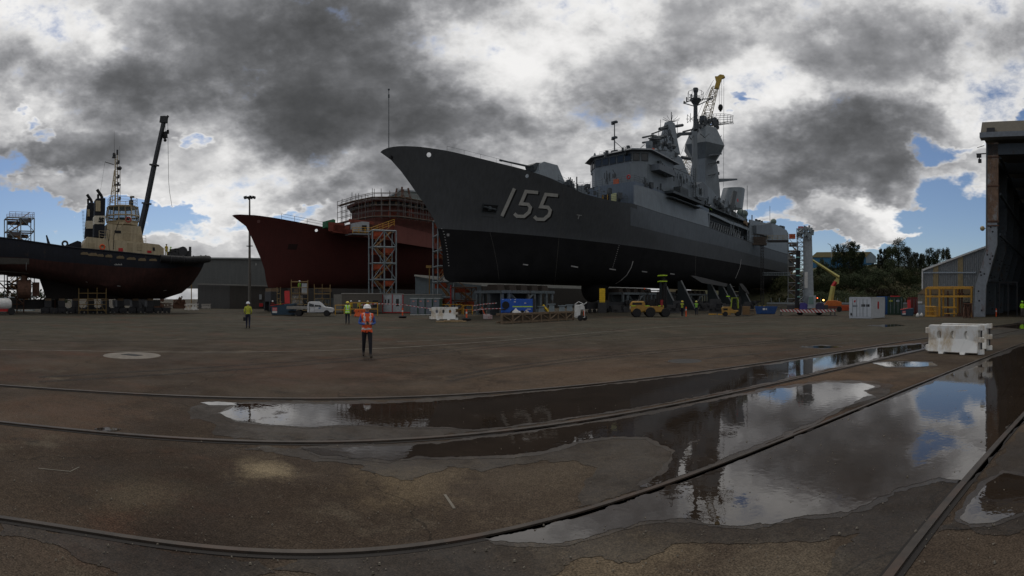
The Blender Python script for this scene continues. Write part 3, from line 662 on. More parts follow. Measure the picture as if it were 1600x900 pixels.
sheer = [(-8.35, FR.pt(595, 238, 0).z)] + [p for p in sheer if p[0] > -8.3] + [(128, 16)]
kz = 4.0
def zk(x): return kz if x < 78 else kz + 2.3 * min(1, (x - 78) / 46) ** 1.5
boot = side_curve(FR, [(700, 354), (780, 360), (900, 373), (950, 380), (1050, 394), (1080, 398), (1150, 410), (1190, 419), (1224, 424.5)], halfwidth(-.9, 6.3, 46, 1.9))
boot = [(-1, 10.15)] + boot
def mixz(a, b, k): return lambda x: a(x) + (b(x) - a(x)) * k
zs = lambda x: interp(sheer, x); zb = lambda x: 10.25
fl = lambda k: .55 * k + .45 * k * k
rows = []
def low(z0, T, Ln, p, cut=1.0): return (lambda x: min(zk(x) + z0, 10.0), T, Ln, p)
for z0, T, Ln, p in ((0, .5, 30, 1.5), (.35, 2.9, 46, 1.5), (.9, 4.3, 48, 1.6), (1.9, 5.4, 50, 1.7), (3.6, 6.1, 50, 1.8)):
    s0 = stemx(kz + z0 + .05)
    rows.append((lambda x, z0=z0: zk(x) + z0 * (10.25 - zk(x)) / 6.25, s0, halfwidth(s0, T, Ln, p, (85, 130), .75 if z0 > 2 else .45)))
sb = stemx(10.25); rows.append((zb, sb, halfwidth(sb, 6.35, 48, 1.85, (95, 130), .9)))
for k in (.14, .28, .42, .56, .70, .84, 1.0):
    z_at = zb(0) + (18 - zb(0)) * k; s0 = stemx(z_at if k < 1 else 18.0) if k < 1 else -8.35
    T = 6.35 + .85 * k; Ln = 48 - 8 * k; p = 1.85 + .15 * k
    rows.append((mixz(zb, zs, k), s0, halfwidth(s0, T, Ln, p, (95, 130), .95)))
mb, grid = loft_hull(FR, rows, 126, 90, holes=[(672, 244, .26), (823, 271.5, .24)], bandmi=[0] * 5 + [1] * 8)
hull = mb.build('hull', [BOOT, NAVY_LO, NAVY_UP], T_, smooth=True, angle=40)
CA = Caster(FR, hull)
# lighter upper strake aft, a band between knuckle and lower knuckle
m = MB(); up = [(985, 317), (1027, 331.5), (1086, 349.2), (1110, 356), (1131, 364.6), (1165.6, 376.4), (1186, 383.8), (1200, 388.8), (1233, 398.4)]
lo = [(985, 352), (1027, 362), (1086, 376), (1110, 381), (1131, 386), (1165.6, 395.5), (1186, 401), (1200, 404.5), (1233, 413)]
def sub(l, k=4): return [(a[0] + (b[0] - a[0]) * j / k, a[1] + (b[1] - a[1]) * j / k) for a, b in zip(l, l[1:]) for j in range(k)] + [l[-1]]
U, D_ = sub(up), sub(lo); NJ = 6
pts = [[CA.hit(a[0] + (b[0] - a[0]) * j / NJ, a[1] + .6 + (b[1] - a[1] - .6) * j / NJ, .015) for j in range(NJ + 1)] for a, b in zip(U, D_)]
for a, b in zip(pts, pts[1:]):
    for j in range(NJ):
        q = [a[j], b[j], b[j + 1], a[j + 1]]
        if all(x is not None for x in q): m.add(q, [(0, 1, 2, 3)])
m.build('upper_strake', NAVY_UP, T_, smooth=True)
dm = deck_mesh(grid[-2], .1, .06, x0=-5); dm.build('deck', DECKM, T_)
# hull number with its painted shadow
dig = [[(803.6, 294.4), (784, 337.6)], None, None]
five = lambda ox, oy: [(840.6 + ox, 300.8 + oy), (821.6 + ox, 299 + oy), (813.6 + ox, 318.2 + oy), (825 + ox, 319.2 + oy), (828.6 + ox, 324 + oy), (826.4 + ox, 331.4 + oy), (818.6 + ox, 338 + oy), (807.8 + ox, 337.8 + oy), (803.4 + ox, 333.6 + oy)]
strokes = [dig[0], five(0, 0), five(31, 4.6)]
for st in strokes:
    m = MB(); CA.stroke(m, [(x + 2.3, y + 2.0) for x, y in st], 5.2, .02, 1, 1.2); CA.stroke(m, st, 5.1, .035, 0, 1.2); m.build('hull_digit', [NUMB, NUMS], T_)
pass
# anchor pocket and anchor
m = MB(); CA.poly(m, [(754, 318), (779, 320), (775, 333.5), (751.5, 331.5)], .03, 1)
CA.stroke(m, [(755, 318.6), (778.6, 320.4), (775, 333), (752, 331), (755, 318.6)], 1.1, .07, 0)
c = CA.hit(764.5, 325.6, .12); m.sphere(c, .3, 8, 5, 0); m.tube(c + Vector((-.9, 0, .1)), c + Vector((.9, -.1, -.05)), .12, 6, mi=0)
CA.stroke(m, [(752, 336.5), (775, 338.5)], 2.2, .05, 2); m.build('anchor_recess', [NAVY_DK, mat('recess_black', (.01, .011, .012), .9), NAVY_LO], T_)
# fairlead rims round the two see-through holes
m = MB()
for hx, hy in ((672, 244), (823, 271.5)):
    c = CA.hit(hx - 4, hy - 2.5, .0)
for i, (hx, hy) in enumerate(((612, 246), )):
    CA.stroke(m, [(hx + 2.8 * cos(t), hy + 3.8 * sin(t)) for t in [k * pi / 8 for k in range(17)]], 1.3, .05)
CA.poly(m, [(612 + 2.2 * cos(t), 246 + 3.0 * sin(t)) for t in [k * pi / 6 for k in range(12)]], .03, 1)
m.build('hawse_pipe', [NAVY_LO, NUMS], T_)
# draught figures and marks on the black bottom
m = MB()
for k in range(14):
    t = k / 13; CA.stroke(m, [(690 + 11 * t ** .55 - .9, 357 + 58 * t), (690 + 11 * t ** .55 + .9, 357.4 + 58 * t)], .9, .03)
for k in range(12):
    t = k / 11; CA.stroke(m, [(967 - 9.5 * t - .5, 384 + 33 * t), (967 - 9.5 * t + .5, 384 + 33 * t)], .8, .03)
for a, b, w_ in (((817, 413), (825, 414), 1.6), ((892, 415.5), (903, 417.5), 1.8), ((952, 420), (962, 421.5), 1.6), ((1003, 424), (1011, 425), 1.5), ((1047, 427.5), (1054, 428.5), 1.4), ((1088, 435), (1094, 436), 1.2), ((1143, 447), (1148, 448), 1.0)):
    CA.stroke(m, [a, b], w_, .03)
CA.stroke(m, [(989, 408), (986, 418), (979, 430), (970, 438), (962, 443)], 1.0, .03)
CA.stroke(m, [(1158, 405), (1156, 418), (1152, 428), (1149, 435)], .5, .03)
CA.stroke(m, [(901, 335.5), (909, 336.5)], .9, .03); CA.stroke(m, [(905, 336), (903, 342)], .9, .03)
for k in range(8):
    t = k * pi / 4; CA.stroke(m, [(700, 367), (700 + 2.6 * cos(t), 367 + 2.8 * sin(t))], .5, .03)
m.build('draught_scale', MARK, T_)
m = MB()
for l in ([(881, 289), (878, 330), (873, 374), (867, 440), (861, 474)], [(764, 357), (771, 385), (777, 415), (780, 441)], [(1087.5, 300), (1087.7, 350), (1087, 400), (1086, 440)]):
    m = MB(); CA.stroke(m, l, .35, .03, step=4); m.build('mooring_line', mat('rope_grey', (.11, .105, .095), .8), T_)
# jackstaff at the bow
a = FR.pt(607.5, 231, 0); b = FR.pt(607.5, 140, 0); m = MB(); m.tube(a - Vector((0, 0, .6)), b, .05, 6, .035); m.sphere(b, .12, 8, 5); m.tube(b - Vector((0, 0, .9)), b - Vector((0, 0, .55)), .09, 6)
m.build('jackstaff', NAVY_DK, T_)
# forecastle guard rail
m = MB(); rp = []
for px, py in ((700, 234.5), (740, 243.5), (780, 253.5), (820, 263.5)):
    v = FR.pt(px, py, 0)
    x = v.x
for x in range(-1, 12, 2): rp.append((x, -tdeck(x) + .15, zs(x)))
rail_run(m, rp, .55, 1.9, .018, 1)
rp = [(x, -tdeck(x) + .15, zs(x)) for x in range(14, 30, 2)]; rail_run(m, rp, 1.0, 1.6, .022, 3)
rp = [(x, -6.5, zs(x) + 2.9) for x in range(31, 38, 2)]
m.build('guard_rail', NAVY_DK, T_)
# main gun
def turret():
    v0 = FR.pt(846, 252, -1.4); pts = [(848, 254.5), (855.5, 251), (876.4, 256.8), (883, 291), (880, 293), (842, 281), (841, 273)]
    m = MB(); a = [FR.pt(x, y, -1.6) for x, y in pts]; b = [Vector((v.x, 1.6, v.z)) for v in a]
    cx_ = sum(v.x for v in a) / len(a)
    mid = [Vector((v.x, -1.9 if v.z < 19 else -1.0, v.z)) for v in a]; b = [Vector((v.x, -v.y, v.z)) for v in mid]
    m.hexa(mid, b); return m
gt = turret().build('gun_house', NAVY_SUP, T_, bevel=.06)
m = MB(); side_prism(FR, [(833, 257), (838, 254), (846, 254.5), (845, 270), (836, 267)], -.8, .8, m=m); m.build('gun_mantlet', NAVY_DK, T_)
m = MB(); m.tube(FR.pt(781, 250.3, 0), FR.pt(838, 263, 0), .10, 8, .17); m.tube(FR.pt(781, 250.3, 0), FR.pt(784, 251, 0), .15, 8); m.build('gun_barrel', NAVY_DK, T_)
# side plating flush with the hull above the knuckle
def plate(name, top, bot, y0, y1, th=.25, mt=NAVY_SUP, k=3):
    m = MB(); tt, bb = sub(top, k), sub(bot, k); rs = []
    for a, b in zip(tt, bb):
        A = FR.pt(a[0], a[1], y1); B = FR.pt(b[0], b[1], y0); rs.append([B, A, A + Vector((0, th, 0)), B + Vector((0, th, 0))])
    m.rings(rs); return m.build(name, mt, T_)
plate('side_plating', [(992, 289), (1006, 291.5), (1027, 299), (1067, 314.6), (1106, 331)], [(992, 319.3), (1006, 324), (1027, 331.4), (1067, 343), (1108, 355.5)], -7.1, -6.75)
plate('side_lintel', [(1106, 331), (1120, 335.5), (1141, 345.5), (1156, 350.5), (1173, 357.5)], [(1106, 333.5), (1120, 339.5), (1141, 349.5), (1156, 354.5), (1173, 361.5)], -6.8, -6.75, .9)
m = MB()
for px, t, b, w_ in ((1108.2, 332, 356, 1.6), (1142, 346, 370, 1.6), (1146, 347, 371, 1.3), (1153.5, 350, 373, .7), (1168, 356, 377, 2.2)):
    p = FR.pt(px, b, -6.9); q = FR.pt(px, t, -6.75); MB().tube(p, q, w_ * .075, 4).build('opening_pillar', NAVY_SUP, T_)
# deck recess behind the opening: floor, inner wall and boat ladder
x0, x1 = FR.pt(1104, 350, -7).x, FR.pt(1176, 370, -7).x
m = MB(); m.bx(x0, x1, -3.6, -3.4, 16.0, 20.2); m.bx(x0, x1, -6.9, -3.4, 15.7, 15.85); m.bx(x0, x1, -6.75, -3.4, 20.6, 20.75); m.build('recess_wall', NAVY_DK, T_)
m = MB(); xa = x0 + 1.2
for k in range(16):
    x = xa + k * 1.25; m.bar((x, -6.3, 16.3), (x + .62, -6.3, 17.9), .06); m.bar((x + .62, -6.3, 17.9), (x + 1.25, -6.3, 16.3), .06)
m.bar((xa, -6.3, 17.95), (xa + 20, -6.3, 17.95), .09); m.bar((xa, -6.3, 16.3), (xa + 20, -6.3, 16.3), .09); m.build('boarding_ladder', STEEL, T_)
m = MB(); random.seed(5)
for k in range(16):
    x = x0 + 20 + k * .9; m.box((x, -5.6 + random.random(), 16.5 + random.random() * .6), (.6, .5, .8 + random.random()), rz=random.random())
m.build('deck_machinery', NAVY_SUP, T_)
# hangar block
plate('hangar_side', [(1171, 356), (1172.5, 343), (1184, 346), (1205, 349.5), (1209, 350)], [(1171, 377), (1172.5, 378.3), (1184, 382), (1205, 390), (1209, 391)], -7.1, -6.7)
plate('hangar_aft', [(1209, 349), (1229, 359.5), (1232, 365)], [(1209, 391), (1229, 396.5), (1233, 398)], -7.0, -6.6, 1.0)
xh, xe = FR.pt(1172.5, 343, -6.7).x, FR.pt(1231, 365, -6.6).x
m = MB(); m.bx(xh, xe, -6.6, 6.6, 15.8, 20.6); m.build('hangar', NAVY_SUP, T_)
m = MB(); side_prism(FR, [(1182, 352), (1201, 349), (1204.5, 347), (1209, 369), (1204, 371), (1190, 366), (1182, 365)], -7.9, -6.9, m=m); m.build('boat_deck_screen', NAVY_UP, T_)
# ------- superstructure: bridge block
zt = lambda px, py, y: FR.pt(px, py, y).z
bp = [(29.5, .4), (30.6, -3.4), (33.2, -6.7), (60, -6.7), (60, 6.7), (33.2, 6.7), (30.6, 3.4)]
def plan(name, pl, z0, z1, mt, k=1.0, c=None, par=None, bev=0):
    m = MB(); a = [Vector((x, y, z0)) for x, y in pl]; cx_ = sum(p[0] for p in pl) / len(pl)
    b = [Vector((cx_ + (x - cx_) * k, y * k, z1)) for x, y in pl]; m.hexa(a, b); return m.build(name, mt, par or T_, bevel=bev)
BF = mat('warship_grey_front_shade', (.105, .135, .175), .55, var=.1, streak=.1)  # bluish tone of the differently lit deckhouse front, put into the colour
plan('lower_deckhouse', [(30.5, 3.6), (30.9, -6.45), (58, -6.6), (58, 6.6), (33, 6.6)], 15.9, 20.2, BF)
plan('bridge_front_house', [(33.4, 3.4), (33.4, -3.8), (35.0, -6.0), (56, -6.3), (56, 6.3), (36.0, 6.0)], 20.2, 23.9, NAVY_SUP)
brg = [(33.8, 3.6), (33.8, -3.95), (35.5, -6.1), (44, -6.1), (44, 6.1), (35.8, 6.1)]
br = plan('bridge', brg, 23.9, 26.0, NAVY_SUP, 1.0)
m = MB(); over = [(33.0, 4.0), (33.0, -4.4), (35.0, -7.0), (45, -6.8), (45, 6.8), (35.2, 7.0)]
m.hexa([Vector((x, y, 26.0)) for x, y in over], [Vector((x + .25, y * .97, 26.3)) for x, y in over]); m.build('bridge_roof', NAVY_UP, T_)
def windows_on(a, b, z0, z1, n, frac=.74, par=None, name='window'):
    a = Vector((*a, 0)); b = Vector((*b, 0)); d = b - a; L0 = d.length; d.normalize(); nn = Vector((d.y, -d.x, 0))
    if nn.x > 0 and abs(nn.y) < .9: nn = -nn
    if nn.y > 0 and a.y < 0 and b.y < 0 and abs(nn.y) > .3: nn = -nn
    for k in range(n):
        c = a + d * (L0 * (k + .5) / n); w_ = L0 / n * frac
        m = MB(); o = c + nn * .03 + Vector((0, 0, (z0 + z1) / 2))
        m.prism([(-w_ / 2, -(z1 - z0) / 2), (w_ / 2, -(z1 - z0) / 2), (w_ / 2, (z1 - z0) / 2), (-w_ / 2, (z1 - z0) / 2)], o, d, (0, 0, 1), nn * .05, 0)
        fw = w_ / 2 + .07; fh = (z1 - z0) / 2 + .07
        for s_ in (-1, 1):
            m.box(o + d * s_ * fw + nn * .03, (.07, .07, 2 * fh), rz=atan2(d.y, d.x), mi=1); m.box(o + Vector((0, 0, s_ * fh)) + nn * .03, (2 * fw, .07, .07), rz=atan2(d.y, d.x), mi=1)
        m.build(name, [GLASS, NAVY_DK], par or T_)
windows_on((33.8, 3.6), (33.8, -3.95), 24.5, 25.55, 5, .72, br)
windows_on((33.8, -3.95), (35.5, -6.1), 24.5, 25.55, 2, .66, br)
windows_on((35.8, 6.1), (33.8, 3.6), 24.5, 25.55, 2, .66, br)
m = MB(); m.bx(36.2, 41.5, -7.7, -6.1, 23.0, 24.0); m.build('bridge_wing', NAVY_UP, T_)
m = MB(); m.bx(40, 52, -8.2, -6.3, 19.9, 20.3); m.bx(43, 46, -8.0, -6.6, 20.3, 21.6); m.bx(40, 52, -7.9, -6.4, 19.2, 19.3); m.build('side_platform', NAVY_DK, T_)
m = MB(); rail_run(m, [(41, -8.1, 20.3), (52, -8.1, 20.3)], 1.0, 1.5); rail_run(m, [(34, -6.4, 19.3), (40, -6.4, 19.3)], 1.0, 1.5)
rail_run(m, [(30.7, 3.4, 20.2), (31.0, -6.2, 20.2), (35, -6.4, 20.2)], 1.0, 1.2)
rail_run(m, [(46, -7, 22.6), (56, -6.5, 22.6)], 1.0, 1.5); rail_run(m, [(34.2, 3, 26.3), (34.2, -3.6, 26.3), (35.8, -6, 26.3), (44, -6.3, 26.3)], .8, 1.5)
rail_run(m, [(58, -6.0, 19.9), (78, -6.0, 20.2)], 1.0, 1.6); rail_run(m, [(89, -6.3, 20.7), (115, -6.0, 20.7)], 1.0, 1.6)
rail_run(m, [(20, -5, 17.2), (20, 5, 17.2)], 1.0, 1.2)
m.build('deck_rails', NAVY_DK, T_)
# doors, lockers and people-sized details on the deckhouse front
m = MB(); m.box((30.6, -2.6, 17.6), (.1, 1.0, 2.2), rz=-.04); m.build('yellow_hatch_cover', mat('pale_yellow_paint', (.45, .46, .25), .7), T_)
m = MB(); m.box((30.6, -1.0, 17.6), (.12, 1.4, 2.2), mi=0); m.tube((30.4, -1.5, 16.5), (30.4, -1.5, 18.6), .06, 5, mi=1); m.tube((30.4, -.6, 16.5), (30.4, -.6, 18.6), .06, 5, mi=1); m.box((30.4, -1.0, 17.0), (.2, .6, .5), mi=2)
m.build('open_doorway', [BLACK, YEL, HIVIS], T_)
m = MB(); random.seed(11)
for k in range(26):
    x = random.uniform(17.5, 27); y = random.uniform(-5.0, 4.8); h = random.uniform(.5, 1.9)
    if random.random() < .5: m.box((x, y, 16.4 + h / 2), (random.uniform(.4, 1.4), random.uniform(.4, 1.2), h), rz=random.random())
    else: m.tube((x, y, 16.2), (x, y, 16.4 + h), .12, 8)
m.box((25.0, 1.8, 17.8), (2.2, 3.6, 1.9)); m.box((22.6, 3.4, 18.2), (1.6, 1.4, 1.4)); m.build('foredeck_fittings', NAVY_SUP, T_)
m = MB(); m.box((32.4, -1.8, 21.0), (.35, .9, .8)); m.build('orange_liferaft_cover', mat('faded_orange', (.55, .13, .06), .7), T_)
m = MB(); m.torus((30.9, -5.2, 21.0), .30, .09, 'X'); m.build('lifebuoy', RED, T_)
# bridge roof fittings
m = MB(); p = FR.pt(965, 238, -2); m.tube((34.9, .3, 26.3), (34.9, .3, 31.9), .13, 6, .08)
for z, s_ in ((31.8, .8), (29.2, .7), (26.9, .9)): m.box((34.9, .3, z), (.5, s_ * 1.3, .3)); m.lathe((34.9, .3 + .35, z - .3), [(.3, 0), (.25, .25), (.05, .3)], 8)
m.tube((34.9, .3, 28.6), (36.2, -1.8, 26.4), .05, 4); m.build('forward_pole_mast', NAVY_DK, T_)
m = MB(); random.seed(3)
for (x, y, s_) in ((32, 3.5, .5), (32.4, 1.8, .5), (34.5, -3.6, .7), (36, -4.6, .6), (37.2, -5.5, .9), (38.4, -4.8, 1.3), (40.5, -5.5, .7), (42, -6, .7)):
    m.lathe((x + 1.6, y, 26.25), [(s_ * .45, 0), (s_ * .45, s_ * .6), (s_ * .28, s_ * .7), (s_ * .3, s_), (.05, s_ * 1.25)], 8)
m.lathe((38.4, -4.4, 26.3), [(1.0, 0), (.9, .8), (.5, 1.0), (.6, 1.6), (.6, 2.3), (.1, 2.4)], 10)
m.build('roof_sensors', NAVY_SUP, T_)
# fire-control director: ball with side arms
c = FR.pt(1023, 220, -1.5); m = MB(); m.sphere(c, 1.05, 14, 8); m.lathe(c + Vector((0, 0, -2.6)), [(1.5, 0), (1.3, .7), (.6, 1.2), (.7, 1.9)], 12)
m.tube(c + Vector((-1.2, 0, .9)), c + Vector((-1.0, -2.2, 1.3)), .12, 6); m.tube(c + Vector((-1.2, .6, .2)), c + Vector((-1, -2.0, -.3)), .14, 6)
m.bar(FR.pt(1004, 215, -1.5), FR.pt(1022, 211, -1.5), .22); m.bar(FR.pt(1004, 223, -1.5), FR.pt(1018, 221, -1.5), .25); m.bar(FR.pt(1025, 216, -1.5), FR.pt(1040, 213, -1.5), .5)
m.build('fire_control_director', NAVY_DK, T_)
m = MB(); q = FR.pt(1018.5, 235.5, -2.5); m.box(q, (.8, .9, .7)); m.sphere(q + Vector((.5, .2, .3)), .35, 8, 5); m.build('orange_marker_buoy', ORANGE, T_)
# sloping signal deck panel
m = MB(); side_prism(FR, [(1044, 234), (1052, 236), (1065, 247), (1076, 272), (1090, 288), (1044, 276)], -4.6, 4.6, m=m); m.build('signal_deck_house', NAVY_SUP, T_)
m = MB(); side_prism(FR, [(1012, 238), (1044, 236), (1044, 277), (1027, 277), (1012, 254)], -5.2, 5.2, m=m); m.build('bridge_rear_house', NAVY_SUP, T_)
m = MB(); side_prism(FR, [(1027, 272), (1046, 277), (1076, 287), (1100, 300), (1100, 285), (1112, 296), (1130, 318), (1165, 343), (1172, 357), (1120, 337), (1067, 315), (1027, 299)], -5.2, 5.2, m=m); m.build('midship_house', NAVY_SUP, T_)
# forward mast: tapering box, yards, topmast
def boxmast(name, levels, y, mt, n=4):
    m = MB(); rs = []
    for (pl, pr, py) in levels:
        A = FR.pt(pl, py, y); B = FR.pt(pr, py, y); w_ = (B.x - A.x) / 2 * .62; cx_ = (A.x + B.x) / 2; z = (A.z + B.z) / 2
        rs.append([Vector((cx_ - w_, y - w_, z)), Vector((cx_ + w_, y - w_, z)), Vector((cx_ + w_, y + w_, z)), Vector((cx_ - w_, y + w_, z))])
    m.rings(rs); return m.build(name, mt, T_)
boxmast('fore_mast', [(1033, 1055, 240), (1036, 1053, 222), (1040.5, 1051.5, 200), (1042, 1051, 192)], 0, NAVY_SUP)
m = MB(); m.bar(FR.pt(1030, 201.5, 0), FR.pt(1067, 195.5, 0), .42); m.bar(FR.pt(1030, 201.5, 0), FR.pt(1043, 195.5, 0), .2)
m.tube(FR.pt(1049, 195, 0), FR.pt(1049, 175, 0), .14, 6, .08); m.lathe(FR.pt(1049, 196, 0), [(.7, 0), (.5, .4), (.2, .8)], 8)
c = FR.pt(1049, 190, 0)
for k in range(10):
    t = 2 * pi * k / 10; e_ = c + Vector((cos(t) * 1.3, sin(t) * 1.3, .35)); m.tube(c, e_, .045, 4); m.tube(e_, e_ + Vector((cos(t) * .5, sin(t) * .5, .3)), .04, 4)
for px, t_, b_ in ((1032, 187, 200), (1058.5, 190, 212), (1029, 201, 214), (1038.5, 202, 218)): m.tube(FR.pt(px, b_, 0), FR.pt(px, t_, 0), .05, 5)
m.build('fore_mast_yards', NAVY_DK, T_)
m = MB(); a1, a2 = [FR.pt(x, y, 0) for x, y in ((1046, 216), (1051, 220), (1062, 212), (1085, 210.5), (1085, 206.5), (1058, 207.5))], None
m.hexa([v + Vector((0, -.5, 0)) for v in a1], [v + Vector((0, .5, 0)) for v in a1])
m.bar(FR.pt(1067, 206, 0), FR.pt(1085, 201.5, 0), .25)
m.build('mast_bridge', NAVY_DK, T_)
m = MB()
for k in range(14):
    px = 1030 + random.uniform(-2, 26); py = random.uniform(225, 262); v = FR.pt(px, py, -3.8 - random.random()); m.box(v, (.5, .5, .4 + random.random() * .6), rz=random.random())
    if k % 2: m.tube(v, v + Vector((0, -.8, .1)), .08, 5)
m.bar(FR.pt(1040, 226, -2.5), FR.pt(1055, 229, -2.5), .5); m.lathe(FR.pt(1049, 232, -3), [(.8, 0), (.9, .3), (.4, .5)], 10)
m.build('mast_fittings', NAVY_DK, T_)
# main mast: faceted phased-array radar tower
c0 = FR.pt(1100, 300, 0); cxm = c0.x
def zc(py): return HC + (YH - py) * 114.0 / F
m = MB()
def ring8(r, z, ph=pi / 6, n=6, sx=1.0): return [Vector((cxm + r * cos(ph + 2 * pi * i / n) * sx, r * sin(ph + 2 * pi * i / n), z)) for i in range(n)]
m.rings([ring8(4.3, 20.2), ring8(4.0, zc(300)), ring8(3.4, zc(262)), ring8(3.0, zc(252)), ring8(5.1, zc(231)), ring8(4.5, zc(222)), ring8(3.2, zc(203)), ring8(2.9, zc(201))])
m.build('radar_tower', NAVY_SUP, T_)
m = MB()
for px, py, s_ in ((1101, 214, 1.0), (1080, 217, .55), (1123, 217, .6)):
    y = -4.4 if px == 1101 else -3.0
    a = [FR.pt(px - 7 * s_, py - 5, y), FR.pt(px, py + 1, y), FR.pt(px + 7 * s_, py - 5, y)]; m.path(a, .1, 4)
m.build('array_panel_trim', NAVY_DK, T_)
m = MB(); m.bx(cxm - 4.6, cxm - 3.3, -4.6, -3.3, 20, zc(201) - .2); vv = FR.pt(1087, 200, 0)
m.v = []; m.f = []; m.m = []
yq = -2.9; A0 = FR.pt(1086, 291, yq); m.tube((A0.x, yq, A0.z), FR.pt(1085, 206, yq), .68, 4, .62); m.build('mast_trunk', NAVY_SUP, T_)
m = MB(); m.tube(FR.pt(1086.5, 208, -1), FR.pt(1087, 140, -1), .52, 10, .40); m.lathe(FR.pt(1087, 144, -1), [(.5, 0), (.6, .3), (.6, .8), (.3, .9)], 8)
pl = FR.pt(1087, 155, -1)
m.lathe(pl, [(.5, -1.3), (1.2, -.3), (1.2, 0), (.4, .05)], 10)
for k in range(10):
    t = 2 * pi * k / 10; p_ = pl + Vector((cos(t) * 1.7, sin(t) * 1.7, 0)); m.tube(p_, p_ + Vector((0, 0, 1.4)), .045, 4); m.tube(pl, p_, .05, 4)
    p2 = pl + Vector((cos(t + .628) * 1.7, sin(t + .628) * 1.7, 0)); m.tube(p_, p2, .045, 4); m.tube(p_ + Vector((0, 0, 1.4)), p2 + Vector((0, 0, 1.4)), .045, 4)
m.bar(FR.pt(1068, 161, -1), FR.pt(1085, 155, -1), .16); m.bar(FR.pt(1068, 161, -1), FR.pt(1085, 166, -1), .16); m.bar(FR.pt(1089, 165, -1), FR.pt(1113, 154, -1), .16); m.bar(FR.pt(1096, 155, -1), FR.pt(1113, 154, -1), .16)
for px, t_, b_ in ((1069, 158, 162), (1073, 152, 158), (1113, 150, 155), (1080, 147, 153)): m.tube(FR.pt(px, b_, -1), FR.pt(px, t_, -1), .16, 6)
m.build('top_mast', NAVY_DK, T_)
# curved lattice air-search antenna
m = MB(); c = FR.pt(1112, 187, 0); R3 = 5.2; pr = []
for k in range(13):
    t = -1.25 + 2.5 * k / 12; base = Vector((c.x + 2.2 * (1 - cos(t)) * 1.0, c.y + 0 + 5.0 * sin(t) * -1, 0)); pr.append((base, 1.5 * (1 - .35 * abs(t) / 1.25)))
for j in range(6):
    fz = -1 + 2 * j / 5; m.path([b + Vector((.5 * fz * fz, 0, c.z + fz * h)) for b, h in pr], .05, 4)
for b, h in pr: m.path([b + Vector((.5 * f_ * f_, 0, c.z + f_ * h)) for f_ in (-1, -.5, 0, .5, 1)], .05, 4)
for k in range(0, 13, 2): m.bar((cxm, 0, zc(198)), pr[k][0] + Vector((0, 0, c.z - .8)), .12)
m.lathe((cxm, 0, zc(201)), [(1.8, 0), (1.5, .8), (.9, 1.2), (.8, 2.4), (.3, 2.6)], 10)
m.build('air_search_antenna', NAVY_DK, T_)
m = MB(); cc = FR.pt(1076, 185, -1)
m.path([FR.pt(1074, 179, -1), FR.pt(1074, 192, -1)], .06, 4); m.path([FR.pt(1079, 177, -1), FR.pt(1079, 191, -1)], .06, 4); m.path([FR.pt(1074, 179, -1), FR.pt(1085, 191, -1)], .05, 4); m.path([FR.pt(1074, 192, -1), FR.pt(1085, 181, -1)], .05, 4)
m.path([FR.pt(1072, 186, -1), FR.pt(1086, 186, -1)], .05, 4); m.build('mast_aerials', NAVY_DK, T_)
# radar tower fittings
m = MB()
m.hexa(*[[FR.pt(x, y, yy) for x, y in ((1120, 279), (1152, 279), (1152, 281.5), (1122, 285))] for yy in (-.7, .7)])
m.hexa(*[[FR.pt(x, y, yy) for x, y in ((1108, 241), (1128, 239.5), (1128, 241.5), (1107, 243.5))] for yy in (-4.2, -2.8)])
for py in (253.5, 271): m.bar(FR.pt(1107, py + 3, -3.2), FR.pt(1121, py, -3.2), .14); m.box(FR.pt(1122, py, -3.2), (.5, .5, .6)); m.bar(FR.pt(1111, py + 6, -3.2), FR.pt(1118, py + 1, -3.2), .1)
m.bar(FR.pt(1065, 246, -1.5), FR.pt(1078, 248, -1.5), .5)
m.build('tower_brackets', NAVY_DK, T_)
m = MB(); side_prism(FR, [(1088, 289), (1098, 284), (1106, 292), (1106, 309), (1100, 312), (1089, 308)], -6.2, -3, m=m); m.build('tower_side_house', NAVY_UP, T_)
m = MB(); side_prism(FR, [(1089, 307), (1104, 310), (1098, 314), (1091, 311)], -6.9, -4, m=m); m.build('side_sponson', NAVY_DK, T_)
def clutter(name, line, n, spread, y, mt, seed, smin=.2, smax=.7):
    random.seed(seed); m = MB()
    for k in range(n):
        t = random.random(); i = min(int(t * (len(line) - 1)), len(line) - 2); f = t * (len(line) - 1) - i; px = line[i][0] + (line[i + 1][0] - line[i][0]) * f; py = line[i][1] + (line[i + 1][1] - line[i][1]) * f + random.uniform(-spread, spread * .3)
        v = FR.pt(px, py, y + random.uniform(-.6, .6)); s_ = random.uniform(smin, smax); q = random.random()
        if q < .4: m.box(v, (s_, s_ * .7, s_ * random.uniform(.6, 1.8)), rz=random.random() * 3)
        elif q < .75: m.tube(v - Vector((0, 0, s_)), v + Vector((0, 0, s_ * 1.4)), .05 + s_ * .07, 6)
        else: m.tube(v, v + Vector((random.uniform(-1.6, 1.6), 0, random.uniform(-.6, 1.2))), .05, 5)
    return m.build(name, mt, T_)
clutter('tower_top_gear', [(1086, 200), (1100, 192), (1112, 192), (1126, 203)], 46, 9, -1, NAVY_DK, 41, .4, 1.1)
clutter('bridge_roof_gear', [(945, 243), (985, 236), (1012, 236), (1030, 238)], 24, 5, -3, NAVY_DK, 42)
clutter('bridge_side_gear', [(1028, 262), (1050, 275), (1075, 288), (1100, 303)], 40, 7, -6.8, NAVY_DK, 43)
clutter('walkway_gear', [(1006, 290), (1040, 302), (1067, 313), (1104, 329)], 46, 5, -6.2, NAVY_DK, 44)
clutter('fore_mast_gear', [(1034, 236), (1040, 222), (1048, 214), (1056, 232)], 34, 9, -2.5, NAVY_DK, 45)
